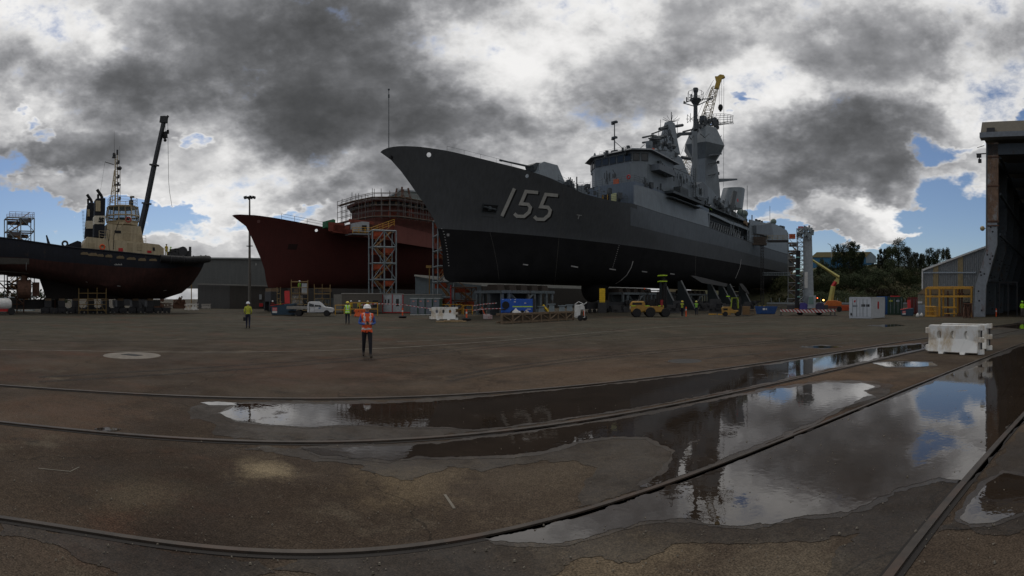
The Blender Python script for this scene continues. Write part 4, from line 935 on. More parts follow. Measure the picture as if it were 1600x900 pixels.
clutter('foredeck_gear', [(884, 290), (905, 296), (935, 303), (985, 314)], 50, 9, -4.2, NAVY_DK, 46)
clutter('funnel_deck_gear', [(1102, 316), (1122, 318), (1140, 332), (1170, 350)], 50, 10, -5, NAVY_DK, 47, .3, 1.0)
clutter('bridge_front_gear', [(940, 282), (960, 280), (986, 281)], 18, 7, -1.5, NAVY_DK, 48)
# funnel
m = MB(); rs = []
B_ = FR.pt(1139, 330, 0); 
for (pl_, pr_, pyl, pyr) in ((1127, 1155, 322, 330), (1130, 1157, 305, 316), (1134, 1159, 291, 302)):
    A = FR.pt(pl_, pyl, 0); B = FR.pt(pr_, pyr, 0); ring = []
    hx = (B.x - A.x) / 2 * .74
    for i in range(18):
        t = 2 * pi * i / 18; k = (cos(t) + 1) / 2; ring.append(Vector(((A.x + B.x) / 2 + hx * cos(t), hx * .62 * sin(t), A.z + (B.z - A.z) * k + (.35 * sin(k * pi) if pl_ == 1134 else 0))))
    rs.append(ring)
m.rings(rs); fo = m.build('funnel', NAVY_SUP, T_, smooth=True, angle=35)
m = MB(); v = FR.pt(1153, 313, -3.2); m.lathe(v, [(.42, 0), (.42, .08), (.02, .1)], 12, 'Y'); m.build('red_emblem', RED, fo)
# satcom domes
for px, py, r_, y in ((1163, 334, 1.0, -3), (1157, 333, 1.0, -3), (1208.5, 346.5, .95, -3.5)):
    v = FR.pt(px, py, y); m = MB(); m.sphere(v, r_, 14, 8); m.lathe(v - Vector((0, 0, r_ * 1.9)), [(r_ * .6, 0), (r_ * .7, r_ * 1.2)], 10); m.build('satellite_dome', mat('dome_green_grey', (.14, .18, .16), .5), T_, smooth=True, angle=40)
m = MB(); random.seed(21)
for px0, px1, f in ((1100, 1132, lambda px: 318 + (px - 1100) * .62), (1130, 1172, lambda px: 330 + (px - 1130) * .55)):
    for k in range(26):
        px = random.uniform(px0, px1); v = FR.pt(px, f(px) + random.uniform(-5, 3), -5.6 + random.random()); s_ = random.uniform(.3, .9)
        if random.random() < .6: m.box(v, (s_, s_, s_ * 1.4), rz=random.random())
        else: m.tube(v - Vector((0, 0, 1)), v + Vector((0, 0, .8)), .09, 6)
m.bar(FR.pt(1148, 300, -5), FR.pt(1142, 330, -5), .9); m.lathe(FR.pt(1126, 322, -5.5), [(.7, -1), (.75, .3), (.2, .6)], 12, 'X'); m.build('upper_deck_fittings', NAVY_DK, T_)
m = MB(); v = FR.pt(1165, 349, -7.0); m.box(v, (1.6, .5, .8), ry=.3); m.build('timber_crate_on_rail', TIMBER, T_)
m = MB()
for px, t_, b_, r_ in ((1167.5, 290, 330, .06), (1203, 322, 349, .06), (1175, 336, 346, .15)): m.tube(FR.pt(px, b_, -4), FR.pt(px, t_, -4), r_, 5)
m.build('whip_aerials', NAVY_DK, T_)
m = MB(); random.seed(9)
for k in range(18):
    px = random.uniform(1176, 1230); py = 346 + (px - 1176) * .27 + random.uniform(-4, 0); m.box(FR.pt(px, py, -5.5), (.5, .5, random.uniform(.4, 1.0)))
m.build('hangar_roof_fittings', NAVY_DK, T_)
# scaffold ladder on the superstructure side
m = MB()
for px in (1061, 1065, 1083, 1087): m.tube(FR.pt(px, 316, -6.6), FR.pt(px, 280 if px < 1070 else 262, -6.6), .06, 5)
for k in range(12): m.tube(FR.pt(1061, 281 + 3 * k, -6.6), FR.pt(1065, 282 + 3 * k, -6.6), .04, 4); m.tube(FR.pt(1083, 264 + 4 * k, -6.6), FR.pt(1087, 265.5 + 4 * k, -6.6), .04, 4)
for k in range(6): m.tube(FR.pt(1054 + k * 6, 266 + 2.4 * k, -6.2), FR.pt(1057 + 6 * k, 277 + 2.6 * k, -6.2), .05, 4)
m.path([FR.pt(1054, 263, -6.2), FR.pt(1085, 276, -6.2)], .06, 4); m.path([FR.pt(1062, 265, -6.2), FR.pt(1074, 263, -6.2), FR.pt(1076, 273, -6.2)], .06, 4)
m.build('access_ladder', NAVY_DK, T_)
# underwater fittings: sonar dome, stabiliser fin, bilge keel, skeg, shafts, rudder
m = MB(); v = FR.pt(925, 450, 0); m.sphere((v.x, 0, kz - .2), 1.75, 16, 9, sz=1.35); m.lathe((v.x + 1.6, 0, kz - .6), [(1.6, -1.6), (1.75, 0), (1.7, 1)], 16); m.build('sonar_dome', BOOT, T_, smooth=True)
m = MB(); side_prism(FR, [(1079, 430.5), (1087, 431), (1137, 443.5), (1135, 448), (1097, 442)], -7.6, -7.3, m=m); m.build('bilge_keel', mat('keel_grey', (.065, .065, .066), .7), T_)
m = MB(); side_prism(FR, [(1155, 443), (1160, 443), (1166, 450), (1171, 459), (1169, 460), (1160, 452)], -7.6, -7.3, m=m); m.build('stabiliser_fin', mat('keel_grey', (.065, .065, .066), .7), T_)
m = MB(); m.hexa([Vector((x, -.5, z)) for x, z in ((70, 4), (100, 4.1), (100, 6.5), (72, 6))], [Vector((x, .5, z)) for x, z in ((70, 4), (100, 4.1), (100, 6.5), (72, 6))]); m.build('skeg', BOOT, T_)
for s_ in (-1, 1):
    m = MB(); m.tube((92, 2.6 * s_, 5.4), (108, 2.6 * s_, 4.3), .3, 8); m.bar((104, 2.6 * s_, 4.5), (104, 1.6 * s_, 7), .3); m.lathe((108.4, 2.6 * s_, 4.3), [(.4, -.3), (.5, 0), (.1, .7)], 8, 'X')
    for k in range(5):
        t = 2 * pi * k / 5; m.hexa([Vector((108.3, 2.6 * s_ + cos(t + a_) * r_, 4.3 + sin(t + a_) * r_)) for r_, a_ in ((.3, -.2), (1.7, -.3), (1.8, .15), (.3, .2))], [Vector((108.45, 2.6 * s_ + cos(t + a_) * r_, 4.3 + sin(t + a_) * r_)) for r_, a_ in ((.3, -.2), (1.7, -.3), (1.8, .15), (.3, .2))])
    m.build('propeller', mat('bronze_dark', (.08, .06, .035), .5, .6), T_)
    m = MB(); m.hexa([Vector((x, 2.4 * s_ - .12, z)) for x, z in ((111, 2.6), (113.4, 2.8), (114, 6.6), (110.6, 6.6))], [Vector((x, 2.4 * s_ + .12, z)) for x, z in ((111, 2.6), (113.4, 2.8), (114, 6.6), (110.6, 6.6))]); m.build('rudder', BOOT, T_)
# ---------------------------------------------------------------- the tug
TNAVY = mat('tug_navy', (.006, .008, .015), .75, var=.3, scale=1, streak=.25, dirt=(.05, .03, .02), dirt_amt=.1)
TRED = mat('tug_antifouling_red', (.036, .012, .009), .88, var=.35, scale=.8, streak=.3)
CREAM = mat('cream_paint', (.42, .35, .23), .6, var=.12, streak=.22, dirt=(.20, .11, .06), dirt_amt=.04)
CREAMD = mat('cream_door', (.33, .27, .17), .6)
TG = Frame(323, 75, 236)
T_ = fthing(TG, 'tugboat', 'navy and cream tug out of the water on blocks at left', 'tugboat')
st = sorted([(v.z, v.x) for v in (TG.pt(px, py, 0) for px, py in [(322, 401), (318, 410), (312, 422), (304, 437), (295, 449), (281, 460), (262, 466.5)])])
stx = lambda z: interp(st, z)
td = halfwidth(0, 4.9, 7.5, 2.3)
shp = [(0, 371), (30, 374.5), (60, 379), (100, 385), (130, 388.5), (180, 393), (220, 397), (262, 401), (290, 402.5), (312, 401)]
sheer_t = [(0, 8.35)] + side_curve(TG, shp[::-1], td, 1); sheer_t = sorted(sheer_t); sheer_t.append((45, sheer_t[-1][1] + .3))
nvy = sorted(side_curve(TG, [(0, 401), (40, 403), (80, 408), (143, 413), (190, 417), (230, 419), (270, 419), (296, 415)], td, 1))
bil = sorted(side_curve(TG, [(0, 425), (30, 428), (60, 432), (100, 439), (130, 446), (160, 454), (190, 461), (215, 464), (240, 465)], halfwidth(2, 4.2, 12, 1.6), 1))
zS = lambda x: interp(sheer_t, x); zN = lambda x: interp(nvy, x); zB = lambda x: interp(bil, x)
rows = [(lambda x: zB(x) - .15, 6.6, halfwidth(6.6, .4, 10, 1.3)), (lambda x: zB(x), 6.2, halfwidth(6.2, 2.9, 12, 1.5)), (lambda x: zB(x) + .7, stx(2.9), halfwidth(stx(2.9), 4.2, 12, 1.7))]
for k in (.35, .7, 1.0):
    rows.append((mixz(lambda x: zB(x) + .7, zN, k), stx(2.9 + (7.1 - 2.9) * k), halfwidth(stx(2.9 + 4.2 * k), 4.3 + .5 * k, 12 - 3 * k, 1.8 + .3 * k)))
for k in (.5, 1.0): rows.append((mixz(zN, zS, k), stx(7.1) * (1 - k), halfwidth(stx(7.1) * (1 - k), 4.85, 8.5 - k, 2.2)))
m, tgrid = loft_hull(TG, rows, 38, 50, bandmi=[0, 0, 0, 0, 0, 1, 1])
th = m.build('hull', [TRED, TNAVY], T_, smooth=True, angle=45); TC = Caster(TG, th)
deck_mesh(tgrid[-2], -.3, .1, x0=1).build('deck', DECKM, T_)
m = MB()
for k in range(10): 
    x = k * 4.6; a = [(x, 402.5 + .2 * x * .25), (x + 4.7, 402.5 + .2 * (x + 4.7) * .25)]
    TC.poly(m, [(x - .5, 402 + x * .04), (x + 4.2, 402.3 + x * .04), (x + 4.2, 412), (x - .5, 412)], .04); TC.poly(m, [(x - .5, 412), (x + 4.2, 412), (x + 4.2, 424.5 + x * .07), (x - .5, 424 + x * .07)], .04)
m.build('grey_primer_patch', mat('primer_grey', (.085, .08, .072), .85), T_)
m = MB()
for px, py, w_, h_ in ((132, 396, 6, 2.3), (145, 397.5, 7, 2.6), (157, 399, 5, 2.2), (170, 400, 5.5, 2.4), (188, 402, 6, 2.4), (205, 404, 7, 2.2), (222, 405.5, 6, 2.4), (239, 406, 6, 2.0), (256, 407, 5, 2.0)):
    TC.poly(m, [(px - w_ + 2 * w_ * i / 5, py - h_ * (1 if 0 < i < 5 else .3) + (i % 2) * .6) for i in range(6)] + [(px + w_, py + h_), (px - w_, py + h_ - .5)], .05)
m.build('scuppers', mat('scuffed_tan', (.16, .12, .07), .8), T_)
m = MB()
for k in range(6): TC.stroke(m, [(179 + k * 2, 413 - (k % 2)), (180.2 + k * 2, 414.4)], 1.0, .05)
TC.stroke(m, [(41, 410), (41, 422)], .5, .05); TC.stroke(m, [(134, 440), (137, 440.4)], .8, .05); TC.stroke(m, [(183, 446.5), (188, 447)], .8, .05); TC.stroke(m, [(255, 454), (260, 453)], .8, .05)
m.build('draught_marks', MARK, T_)
# skeg, propulsion nozzle and rudder
m = MB(); pts = [TG.pt(x, y, .0) for x, y in ((60, 431), (73, 470), (215, 470), (262, 467), (220, 462), (150, 450), (100, 436))]
m.hexa([Vector((v.x, -.55, max(v.z, 1.95))) for v in pts], [Vector((v.x, .55, max(v.z, 1.95))) for v in pts]); m.build('skeg', mat('tug_bottom_black', (.016, .012, .011), .85), T_)
for s_ in (1, -1):
    v = TG.pt(38, 452, 2.2 * s_); m = MB(); m.lathe((v.x, 2.2 * s_, v.z), [(1.15, -.9), (1.3, -.9), (1.3, .9), (1.05, .9), (1.05, .7), (1.1, -.7)], 20, 'X'); m.tube((v.x, 2.2 * s_, v.z + 1), (v.x, 2.2 * s_, 6.5), .45, 10)
    for k in range(4):
        t = k * pi / 2 + .4; m.box((v.x, 2.2 * s_ + cos(t) * .55, v.z + sin(t) * .55), (.12, .95, .4), rx=t)
    m.sphere((v.x, 2.2 * s_, v.z), .35, 8, 5); m.box((v.x - 1.6, 2.2 * s_, v.z), (.9, .3, 1.9)); m.build('propeller_nozzle', RUST, T_)
# bulwark cap, rubbing fender, bow fender of stacked tyres
m = MB(); r0 = tgrid[-1]
for s_ in (1, -1): m.path([Vector((v.x, -v.y * s_ * -1, v.z)) for v in r0], .11, 6)
m.build('bulwark_rail', TNAVY, T_)
m = MB(); nb = 30; fp = [v for v in r0 if v.x < 9.5]
for s_ in (1, -1):
    pp = [Vector((v.x - .25, v.y * s_ * 1.03, v.z - .35)) for v in fp]
    m.path(pp, .52, 10)
m.build('bow_fender', BLACK, T_, smooth=True, angle=50)
m = MB()
for v in fp[3::3]:
    for s_ in (1, -1): m.torus((v.x - .25, v.y * s_ * 1.03, v.z - .35), .55, .05, 'X', 14, 5)
m.build('fender_lashing', DARKST, T_)
m = MB(); random.seed(4)
for px, py in ((266, 396), (272, 395), (280, 394), (287, 393.5), (294, 395), (270, 392), (276, 391)):
    v = TG.pt(px, py, 1.0); m.lathe((v.x, v.y, v.z - .9), [(.45, 0), (.45, 1.0), (.55, 1.1), (.1, 1.2)], 8)
v = TG.pt(281, 394, 0); m.lathe(v, [(.7, -1.5), (.7, 1.5)], 12, 'Y'); v = TG.pt(297, 391, 1.5); m.tube(v - Vector((0, 0, 1.2)), v + Vector((0, 0, .5)), .2, 8); m.build('anchor_windlass', DARKST, T_)
# deckhouse
def tprism(pl, y0, y1, name, mt, par=None, bev=0, mb_=None):
    m = mb_ or MB(); a = [TG.pt(x, y, y0) for x, y in pl]; m.hexa(a, [Vector((v.x, y1, v.z)) for v in a]); return m.build(name, mt, par or T_, bevel=bev) if not mb_ else None
dh = tprism([(127, 388), (136, 370), (178, 374.5), (226, 379.5), (248.5, 382), (256, 388), (256, 402), (127, 393)], 3.0, -3.0, 'deckhouse', CREAM)
tprism([(104, 383), (121, 376), (127, 378), (127, 392), (104, 390)], 2.2, -2.2, 'winch_house', TNAVY)
h2 = tprism([(167, 350), (214, 353), (220, 354), (224.5, 379.5), (176, 376), (166.5, 374)], 2.5, -2.5, 'upper_deckhouse', CREAM)
def tplate(px0, px1, t, b, y, mt, name, par, off=.06):
    m = MB(); a = [TG.pt(px0, t, y), TG.pt(px1, t + (px1 - px0) * .05, y), TG.pt(px1, b + (px1 - px0) * .05, y), TG.pt(px0, b, y)]
    m.hexa(a, [v + Vector((0, off, 0)) for v in a]); return m.build(name, mt, par)
tplate(199, 207, 379.5, 394, 3.0, CREAMD, 'door', dh); tplate(192, 204, 352, 376, 2.5, CREAMD, 'door', h2)
tplate(137, 148, 380, 388, 3.0, CREAMD, 'locker', dh); tplate(214, 222, 381, 391, 3.0, CREAMD, 'locker', dh); tplate(238.5, 242, 386.5, 391.5, 3.0, GLASS, 'porthole', dh)
tplate(185, 192, 387.5, 392.5, 3.0, RED, 'red_fire_locker', dh); tplate(230, 236.5, 391.5, 395, 3.0, RED, 'red_fire_locker', dh); tplate(179, 189, 360, 364, 2.5, BLACK, 'name_board', h2)
tplate(236, 247, 382.5, 383.8, 2.9, mat('dark_letter_blue', (.03, .04, .08), .6), 'house_lettering', dh)
m = MB(); v = TG.pt(160, 386, 3.1); m.torus(v, .32, .09, 'Y', 18, 6); m.build('lifebuoy', ORANGE, dh)
m = MB(); m.path([TG.pt(x, y, 2.65) for x, y in ((196, 345), (185, 359))], .04, 4); m.build('stair_rail', CREAM, h2)
# wheelhouse: octagonal with slanted windows
wx0, wx1 = TG.pt(167, 345, 0).x, TG.pt(215.5, 345, 0).x; wc = (wx0 + wx1) / 2; wr = abs(wx1 - wx0) / 2
zz = lambda py: TG.pt(191, py, 0).z
def oct_(r, z, sq=.86): return [Vector((wc + r * cos(t), r * sq * sin(t), z)) for t in [2 * pi * (k + .5) / 8 for k in range(8)]]
m = MB(); m.rings([oct_(wr * 1.0, zz(353)), oct_(wr * 1.02, zz(348)), oct_(wr * 1.06, zz(347))]); wh = m.build('wheelhouse', CREAM, T_)
CLR = mat('clear_window', (.05, .08, .09), .05, var=0, spec=.6); CLR.node_tree.nodes['Principled BSDF'].inputs['Alpha'].default_value = .28
lv = [(wr * 1.03, 347.6), (wr * 1.09, 339.2), (wr * 1.09, 338.4), (wr * 1.0, 325.5)]
for seg, (a, b) in enumerate(((0, 1), (2, 3))):
    A, B = oct_(lv[a][0], zz(lv[a][1])), oct_(lv[b][0], zz(lv[b][1]))
    for k in range(8):
        k2 = (k + 1) % 8
        for h in range(2):
            p, q = A[k].lerp(A[k2], h / 2), A[k].lerp(A[k2], (h + 1) / 2); r_, s_ = B[k].lerp(B[k2], h / 2), B[k].lerp(B[k2], (h + 1) / 2)
            c = (p + q + r_ + s_) / 4; pts = [c + (v - c) * .84 for v in (p, q, s_, r_)]
            m = MB(); nn = (q - p).cross(r_ - p).normalized() * .03; m.hexa([v - nn for v in pts], [v + nn for v in pts]); m.build('window_pane', CLR, wh)
    fm = MB()
    for k in range(8):
        k2 = (k + 1) % 8
        fm.bar(A[k], B[k], .11); fm.bar((A[k] + A[k2]) / 2, (B[k] + B[k2]) / 2, .08)
        fm.bar(A[k], A[k2], .11); fm.bar(B[k], B[k2], .11)
    fm.build('window_frame', CREAM, wh)
m = MB(); m.rings([oct_(wr * .42, zz(347)), oct_(wr * .42, zz(341))]); m.build('console', DARKST, wh)
m = MB(); m.rings([oct_(wr * 1.02, zz(325.6)), oct_(wr * 1.06, zz(324)), oct_(wr * .8, zz(322.5))]); m.build('wheelhouse_roof', CREAM, T_)
v = TG.pt(200, 343.5, wr * .9); m = MB(); m.torus((v.x, wr * .98, v.z), .34, .09, 'Y', 18, 6); m.build('lifebuoy', mat('faded_red', (.35, .05, .04), .6), T_)
m = MB(); o8 = oct_(wr * .95, zz(323)); rail_run(m, o8 + [o8[0]], 1.15, .9, .03, 3); m.build('monkey_deck_rail', CREAM, T_)
m = MB(); v = TG.pt(205, 323, .5); m.tube(v, v + Vector((0, 0, .9)), .33, 10); m.tube(v + Vector((0, 0, .9)), v + Vector((0, 0, 1.25)), .12, 6); m.sphere(v + Vector((0, 0, 1.35)), .22, 8, 5); m.box(v + Vector((-.2, 0, 1.4)), (.5, .2, .25)); m.build('fire_monitor', DARKST, T_)
# funnels
for i, (pl, y_, b0, b1) in enumerate((([(146.5, 371), (149, 311), (152, 309.5), (165, 309), (163.5, 371)], 1.9, 337, 350), ([(133, 372), (137.5, 318), (140, 316), (150.5, 317), (149, 372)], -1.9, 345, 357))):
    m = MB(); a = [TG.pt(x, y, y_ + .75) for x, y in pl]; m.hexa(a, [Vector((v.x, y_ - .75, v.z)) for v in a]); fn = m.build('funnel', TNAVY, T_, bevel=.12)
    x0_, x1_ = (147.6, 164.3) if i == 0 else (134.8, 149.6)
    m = MB(); a = [TG.pt(x, y, y_ + .8) for x, y in ((x0_ - .3, b1), (x0_ + .1, b0), (x1_ + .3, b0), (x1_ - .1, b1))]; m.hexa(a, [Vector((v.x, y_ - .8, v.z)) for v in a]); m.build('funnel_band', mat('funnel_cream', (.55, .50, .40), .6), fn)
    if i == 0:
        c = TG.pt(158.5, 343.5, y_ + .86); m = MB()
        for k in range(4):
            t = k * pi / 2 + .3
            for j in range(3):
                a1 = t + j * .35; m.sphere((c.x + cos(a1) * (.18 + .10 * j), c.y, c.z + sin(a1) * (.18 + .10 * j)), .13 - .02 * j, 8, 5)
        m.build('funnel_emblem', BLACK, fn)
        tplate(149.5, 157, 313.5, 330, y_ + .78, CREAM, 'louvre_panel', fn)
    else: tplate(136.5, 140, 327, 338, y_ + .78, CREAM, 'louvre_panel', fn)
    top = TG.pt(*((160, 310) if i == 0 else (144, 317)), y_); m = MB(); m.path([top - Vector((0, 0, .4)), top + Vector((.1, 0, .3)), top + Vector((.75 if True else 0, 0, 1.2))], .22, 8); m.tube(top + Vector((.6, 0, -.2)), top + Vector((.6, 0, .55)), .16, 8); m.build('exhaust_pipe', BLACK, fn)
m = MB()
for k in range(20): v = TG.pt(133.5 - k * .1, 372 - k * 2.2, -1.3); m.tube(v, v + Vector((.35, 0, 0)), .03, 4)
m.tube(TG.pt(132.6, 373, -1.3), TG.pt(137, 316, -1.3), .04, 4); m.build('funnel_ladder', DARKST, T_)
# mast
m = MB(); S_ = lambda x, y: TG.pt(x, y, 0)
m.tube(S_(180, 323), S_(180, 240), .13, 6, .08); m.tube(S_(184, 323), S_(183.5, 236), .09, 6, .05); m.tube(S_(171.5, 321), S_(179, 266), .09, 6); m.tube(S_(175, 318), S_(180, 272), .06, 5); m.tube(S_(188, 323), S_(188, 262), .03, 4)
for k in range(20): m.tube(S_(180, 318 - 3.8 * k), S_(183.7, 317.5 - 3.8 * k), .035, 4)
for k in range(7): m.tube(S_(172 + k * 1.1, 316 - 8 * k), S_(180, 312 - 8 * k), .04, 4)
m.build('mast', CREAM, T_)
m = MB()
for px, py, w_ in ((186, 264.5, 4), (184, 255, 3), (184, 277.5, 3), (183.5, 289, 6.5), (184, 299, 3), (178, 246, 3.5), (186, 312, 3)):
    v = S_(px, py); m.box(v, (w_ * .14, .4, .16)); m.box(v + Vector((-.1, 0, .22)), (.3, .3, .35))
m.lathe(S_(186.2, 264), [(.38, 0), (.4, .2), (.1, .3)], 10); m.tube(S_(164, 253), S_(178, 257.3), .06, 5); m.tube(S_(164, 253), S_(157, 298), .015, 3); m.tube(S_(178.7, 240), S_(178.7, 204), .025, 4, .01); m.tube(S_(187, 300), S_(187, 228), .015, 4)
m.box(S_(183.3, 238), (.25, .25, .7)); m.box(S_(177.8, 242), (.3, .3, .5)); m.build('mast_fittings', DARKST, T_)
# stern gear
m = MB(); m.hexa(*[[TG.pt(x, y, yy) for x, y in ((71.5, 368), (73.5, 367), (82, 390), (85, 394), (76, 393))] for yy in (3.8, 3.2)]); m.build('stern_fin_post', TNAVY, T_)
m = MB(); m.torus(TG.pt(101.5, 381, 2.5), .35, .14, 'Y', 14, 6); m.path([TG.pt(86, 390, 3), TG.pt(96, 388, 3), TG.pt(99, 384, 3)], .12, 6); m.box(TG.pt(92, 390, 2.6), (1.4, .6, .5)); m.build('towing_bitts', DARKST, T_)
m = MB(); rail_run(m, [TG.pt(155, 373, 2.9), TG.pt(166, 374, 2.9)], 1.1, .8, .03, 3); rail_run(m, [TG.pt(218, 380, 2.6), TG.pt(228, 381, 2.6)], 1.1, .7, .03, 3); rail_run(m, [TG.pt(192, 366.5, 2.9), TG.pt(221, 369, 2.9)], .35, 1.5, .03, 1); m.build('deck_rails', CREAM, T_)
m = MB(); m.path([TG.pt(x, y, 3.1) for x, y in ((170, 376), (172, 360), (166, 358))], .03, 4); m.path([TG.pt(x, y, 3.1) for x, y in ((171, 391), (168, 365))], .03, 4); m.path([TG.pt(x, y, 3.05) for x, y in ((186, 346), (178, 368), (177, 390))], .04, 4); m.build('hoses', BLACK, T_)

# ---------------------------------------------------------------- red hull under construction
RHULL = mat('red_oxide_primer', (.060, .0115, .009), .8, var=.14, scale=.35, streak=.12)
RHULL2 = mat('red_oxide_lighter', (.150, .050, .040), .8, var=.12, scale=.5, streak=.1)
RSUP = mat('red_oxide_superstructure', (.115, .036, .028), .8, var=.3, scale=.9, dirt=(.09, .035, .025), dirt_amt=.5, dscale=.8)
RF = Frame(416, 80, 52)
T_ = fthing(RF, 'ship_under_construction', 'dark red unfinished naval hull with scaffolded bridge behind the site huts', 'ship')
st = sorted([(v.z, v.x) for v in (RF.pt(px, py, 0) for px, py in [(362.5, 337), (370, 345), (378, 355), (390, 373), (403, 398), (411, 414), (415, 428), (415.5, 438), (418, 446), (427, 450)])]); rst = lambda z: interp(st, z)
s0r = st[-1][1]
tdr = halfwidth(s0r, 7.2, 42, 1.9)
shr = side_curve(RF, [(366, 335.4), (375, 335), (400, 336.2), (425, 339.6), (450, 344), (480, 349.5), (508, 355), (520, 360), (530, 364), (545, 367), (577, 371), (600, 374.5), (619, 378), (640, 381), (677, 387), (720, 395)], tdr)
shr = [(s0r, st[-1][0])] + shr + [(75, shr[-1][1])]
zr = lambda x: interp(shr, x); K = 3.8
rows = [(lambda x: K, rst(K + .3), halfwidth(rst(K + .3), .6, 30, 1.4)), (lambda x: K + .35, rst(K + .5), halfwidth(rst(K + .5), 3.0, 44, 1.5)), (lambda x: K + 1.2, rst(K + 1.2), halfwidth(rst(K + 1.2), 4.9, 48, 1.6)), (lambda x: K + 2.8, rst(K + 2.8), halfwidth(rst(K + 2.8), 6.0, 50, 1.75))]
for k in (.2, .4, .6, .8, 1.0):
    zl = lambda x: K + 2.8; zt_ = (K + 2.8) + (13.8 - K - 2.8) * k; s0 = rst(zt_ * (1.0) if k < 1 else st[-1][0]) if k < 1 else s0r
    rows.append((mixz(zl, zr, k), s0, halfwidth(s0, 6.1 + 1.1 * k, 50 - 8 * k, 1.8 + .1 * k)))
m, rgrid = loft_hull(RF, rows, 70, 60, holes=[(406, 342.5, .26), (492.5, 354, .24)])
rh = m.build('hull', RHULL, T_, smooth=True, angle=45); RC_ = Caster(RF, rh)
deck_mesh(rgrid[-2], .0, .08, x0=-3).build('deck', RHULL2, T_)
m = MB(); CTR = RC_; CTR.poly(m, [(451, 381), (466, 381.5), (463, 390.5), (449, 389.5)], .03); m.build('anchor_recess', mat('dark_recess_red', (.018, .006, .005), .9), T_)
def rplate(name, top, bot, y0, y1, mt, th=.25):
    m = MB(); tt, bb = sub(top, 3), sub(bot, 3); rs = []
    for a, b in zip(tt, bb):
        A = RF.pt(a[0], a[1], y1); B = RF.pt(b[0], b[1], y0); rs.append([B, A, A + Vector((0, th, 0)), B + Vector((0, th, 0))])
    m.rings(rs); return m.build(name, mt, T_)
rplate('side_plating', [(617, 351), (677, 366), (725, 377)], [(617, 378.5), (677, 388), (725, 396.5)], -7.1, -6.8, RHULL2)
m = MB(); rail_run(m, [RF.pt(x, y, -6.6) for x, y in ((440, 342.5), (480, 350), (508, 355.5))], .8, 1.8, .03, 2); m.build('guard_rail', DARKST, T_)
# bridge blocks
def rblock(name, pl, y0, y1, mt=None):
    m = MB(); a = [RF.pt(x, y, y0) for x, y in pl]; m.hexa(a, [Vector((v.x, y1, v.z)) for v in a]); return m.build(name, mt or RSUP, T_)
rblock('foredeck_house', [(524, 356), (540, 352), (575, 345), (617, 348), (640, 372), (617, 377), (560, 369), (530, 363)], -6.2, 6.2)
xr = RF.pt(577, 340, -3).x
bz = lambda py, d_=90: HC + (YH - py) * d_ / F
bp_ = [(xr, 0), (xr + .6, -4), (xr + 3.2, -6.4), (xr + 26, -6.4), (xr + 26, 6.4), (xr + 3.2, 6.4), (xr + .6, 4)]
def rplan(name, pl, z0, z1, k=1, mt=None):
    m = MB(); m.hexa([Vector((x, y, z0)) for x, y in pl], [Vector((x, y * k, z1)) for x, y in pl]); return m.build(name, mt or RSUP, T_)
rplan('bridge_tier', bp_, 11.6, bz(340)); rplan('bridge_front', [(x + .3, y * .94) for x, y in bp_], bz(340), bz(328)); rplan('window_band', bp_, bz(328), bz(322), mt=mat('primer_tan_band', (.19, .14, .09), .8, var=.4, scale=2.5)); rplan('bridge_top', [(x - .5, y * 1.06) for x, y in bp_], bz(322), bz(317.5))
rblock('after_house', [(642, 312), (663, 322), (690, 328), (730, 335), (730, 390), (660, 380), (640, 372)], -6.0, 6.0)
m = MB(); p = bp_[:4]
for (xa, ya), (xb, yb), n in ((bp_[0], bp_[1], 3), (bp_[1], bp_[2], 3), (bp_[2], (xr + 12, -6.4), 6), (bp_[6], bp_[0], 3)):
    for k in range(n):
        t = (k + .5) / n; m.box((xa + (xb - xa) * t, ya + (yb - ya) * t - .05, bz(325)), (.75, .35, .6), rz=atan2(yb - ya, xb - xa))
m.build('window_openings', BLACK, T_)
m = MB(); m.box(RF.pt(629, 310, -4) , (2.6, 2.2, .2)); c = RF.pt(629, 318, -5)
for s_ in (-1, 1):
    for q in (-1, 1): m.bar(c + Vector((1.1 * s_, q, 0)), c + Vector((.7 * s_, q * .7, 2.7)), .25)
m.build('mast_stump', RUST, T_)
# scaffolding round the bridge
m = MB(); ring1 = [(xr - 1.5, 5), (xr - 1.6, 0), (xr - .8, -5.0), (xr + 2.7, -7.8), (xr + 15, -7.8)]
ring2 = [(xr - .7, 5), (xr - .8, 0), (xr - .1, -4.6), (xr + 3.0, -7.0), (xr + 15, -7.0)]
for (ra, rb) in (((ring1, ring2)),):
    for z0, z1 in ((bz(349), bz(308)),):
        for (a, b), (c_, d_) in zip(zip(ra, ra[1:]), zip(rb, rb[1:])):
            n = max(1, int(sqrt((b[0] - a[0]) ** 2 + (b[1] - a[1]) ** 2) / 1.3))
            for k in range(n + 1):
                for (p_, q_) in ((a, b), (c_, d_)):
                    x = p_[0] + (q_[0] - p_[0]) * k / n; y = p_[1] + (q_[1] - p_[1]) * k / n; m.tube((x, y, z0), (x, y, z1 + random.uniform(-.6, .5)), .06, 4)
        z = z0 + .3
        while z < z1:
            for r_ in (ra, rb):
                for a, b in zip(r_, r_[1:]): m.tube((*a, z), (*b, z), .05, 4)
            z += 1.0
m.build('bridge_scaffold', mat('scaffold_grey', (.13, .12, .115), .6), T_)
m = MB()
for z in (bz(346), bz(318)):
    for (a, b), (c_, d_) in zip(zip(ring1, ring1[1:]), zip(ring2, ring2[1:])):
        m.hexa([Vector((*p_, z)) for p_ in (a, b, d_, c_)], [Vector((*p_, z + .08)) for p_ in (a, b, d_, c_)])
m.build('scaffold_boards', TIMBER, T_)
m = MB(); random.seed(8)
for k in range(16):
    px = random.uniform(612, 690); py = random.uniform(325, 366) + (px - 612) * .12; m.box(RF.pt(px, py, -6.3), (random.uniform(1, 3), .1, random.uniform(.5, 1.4)))
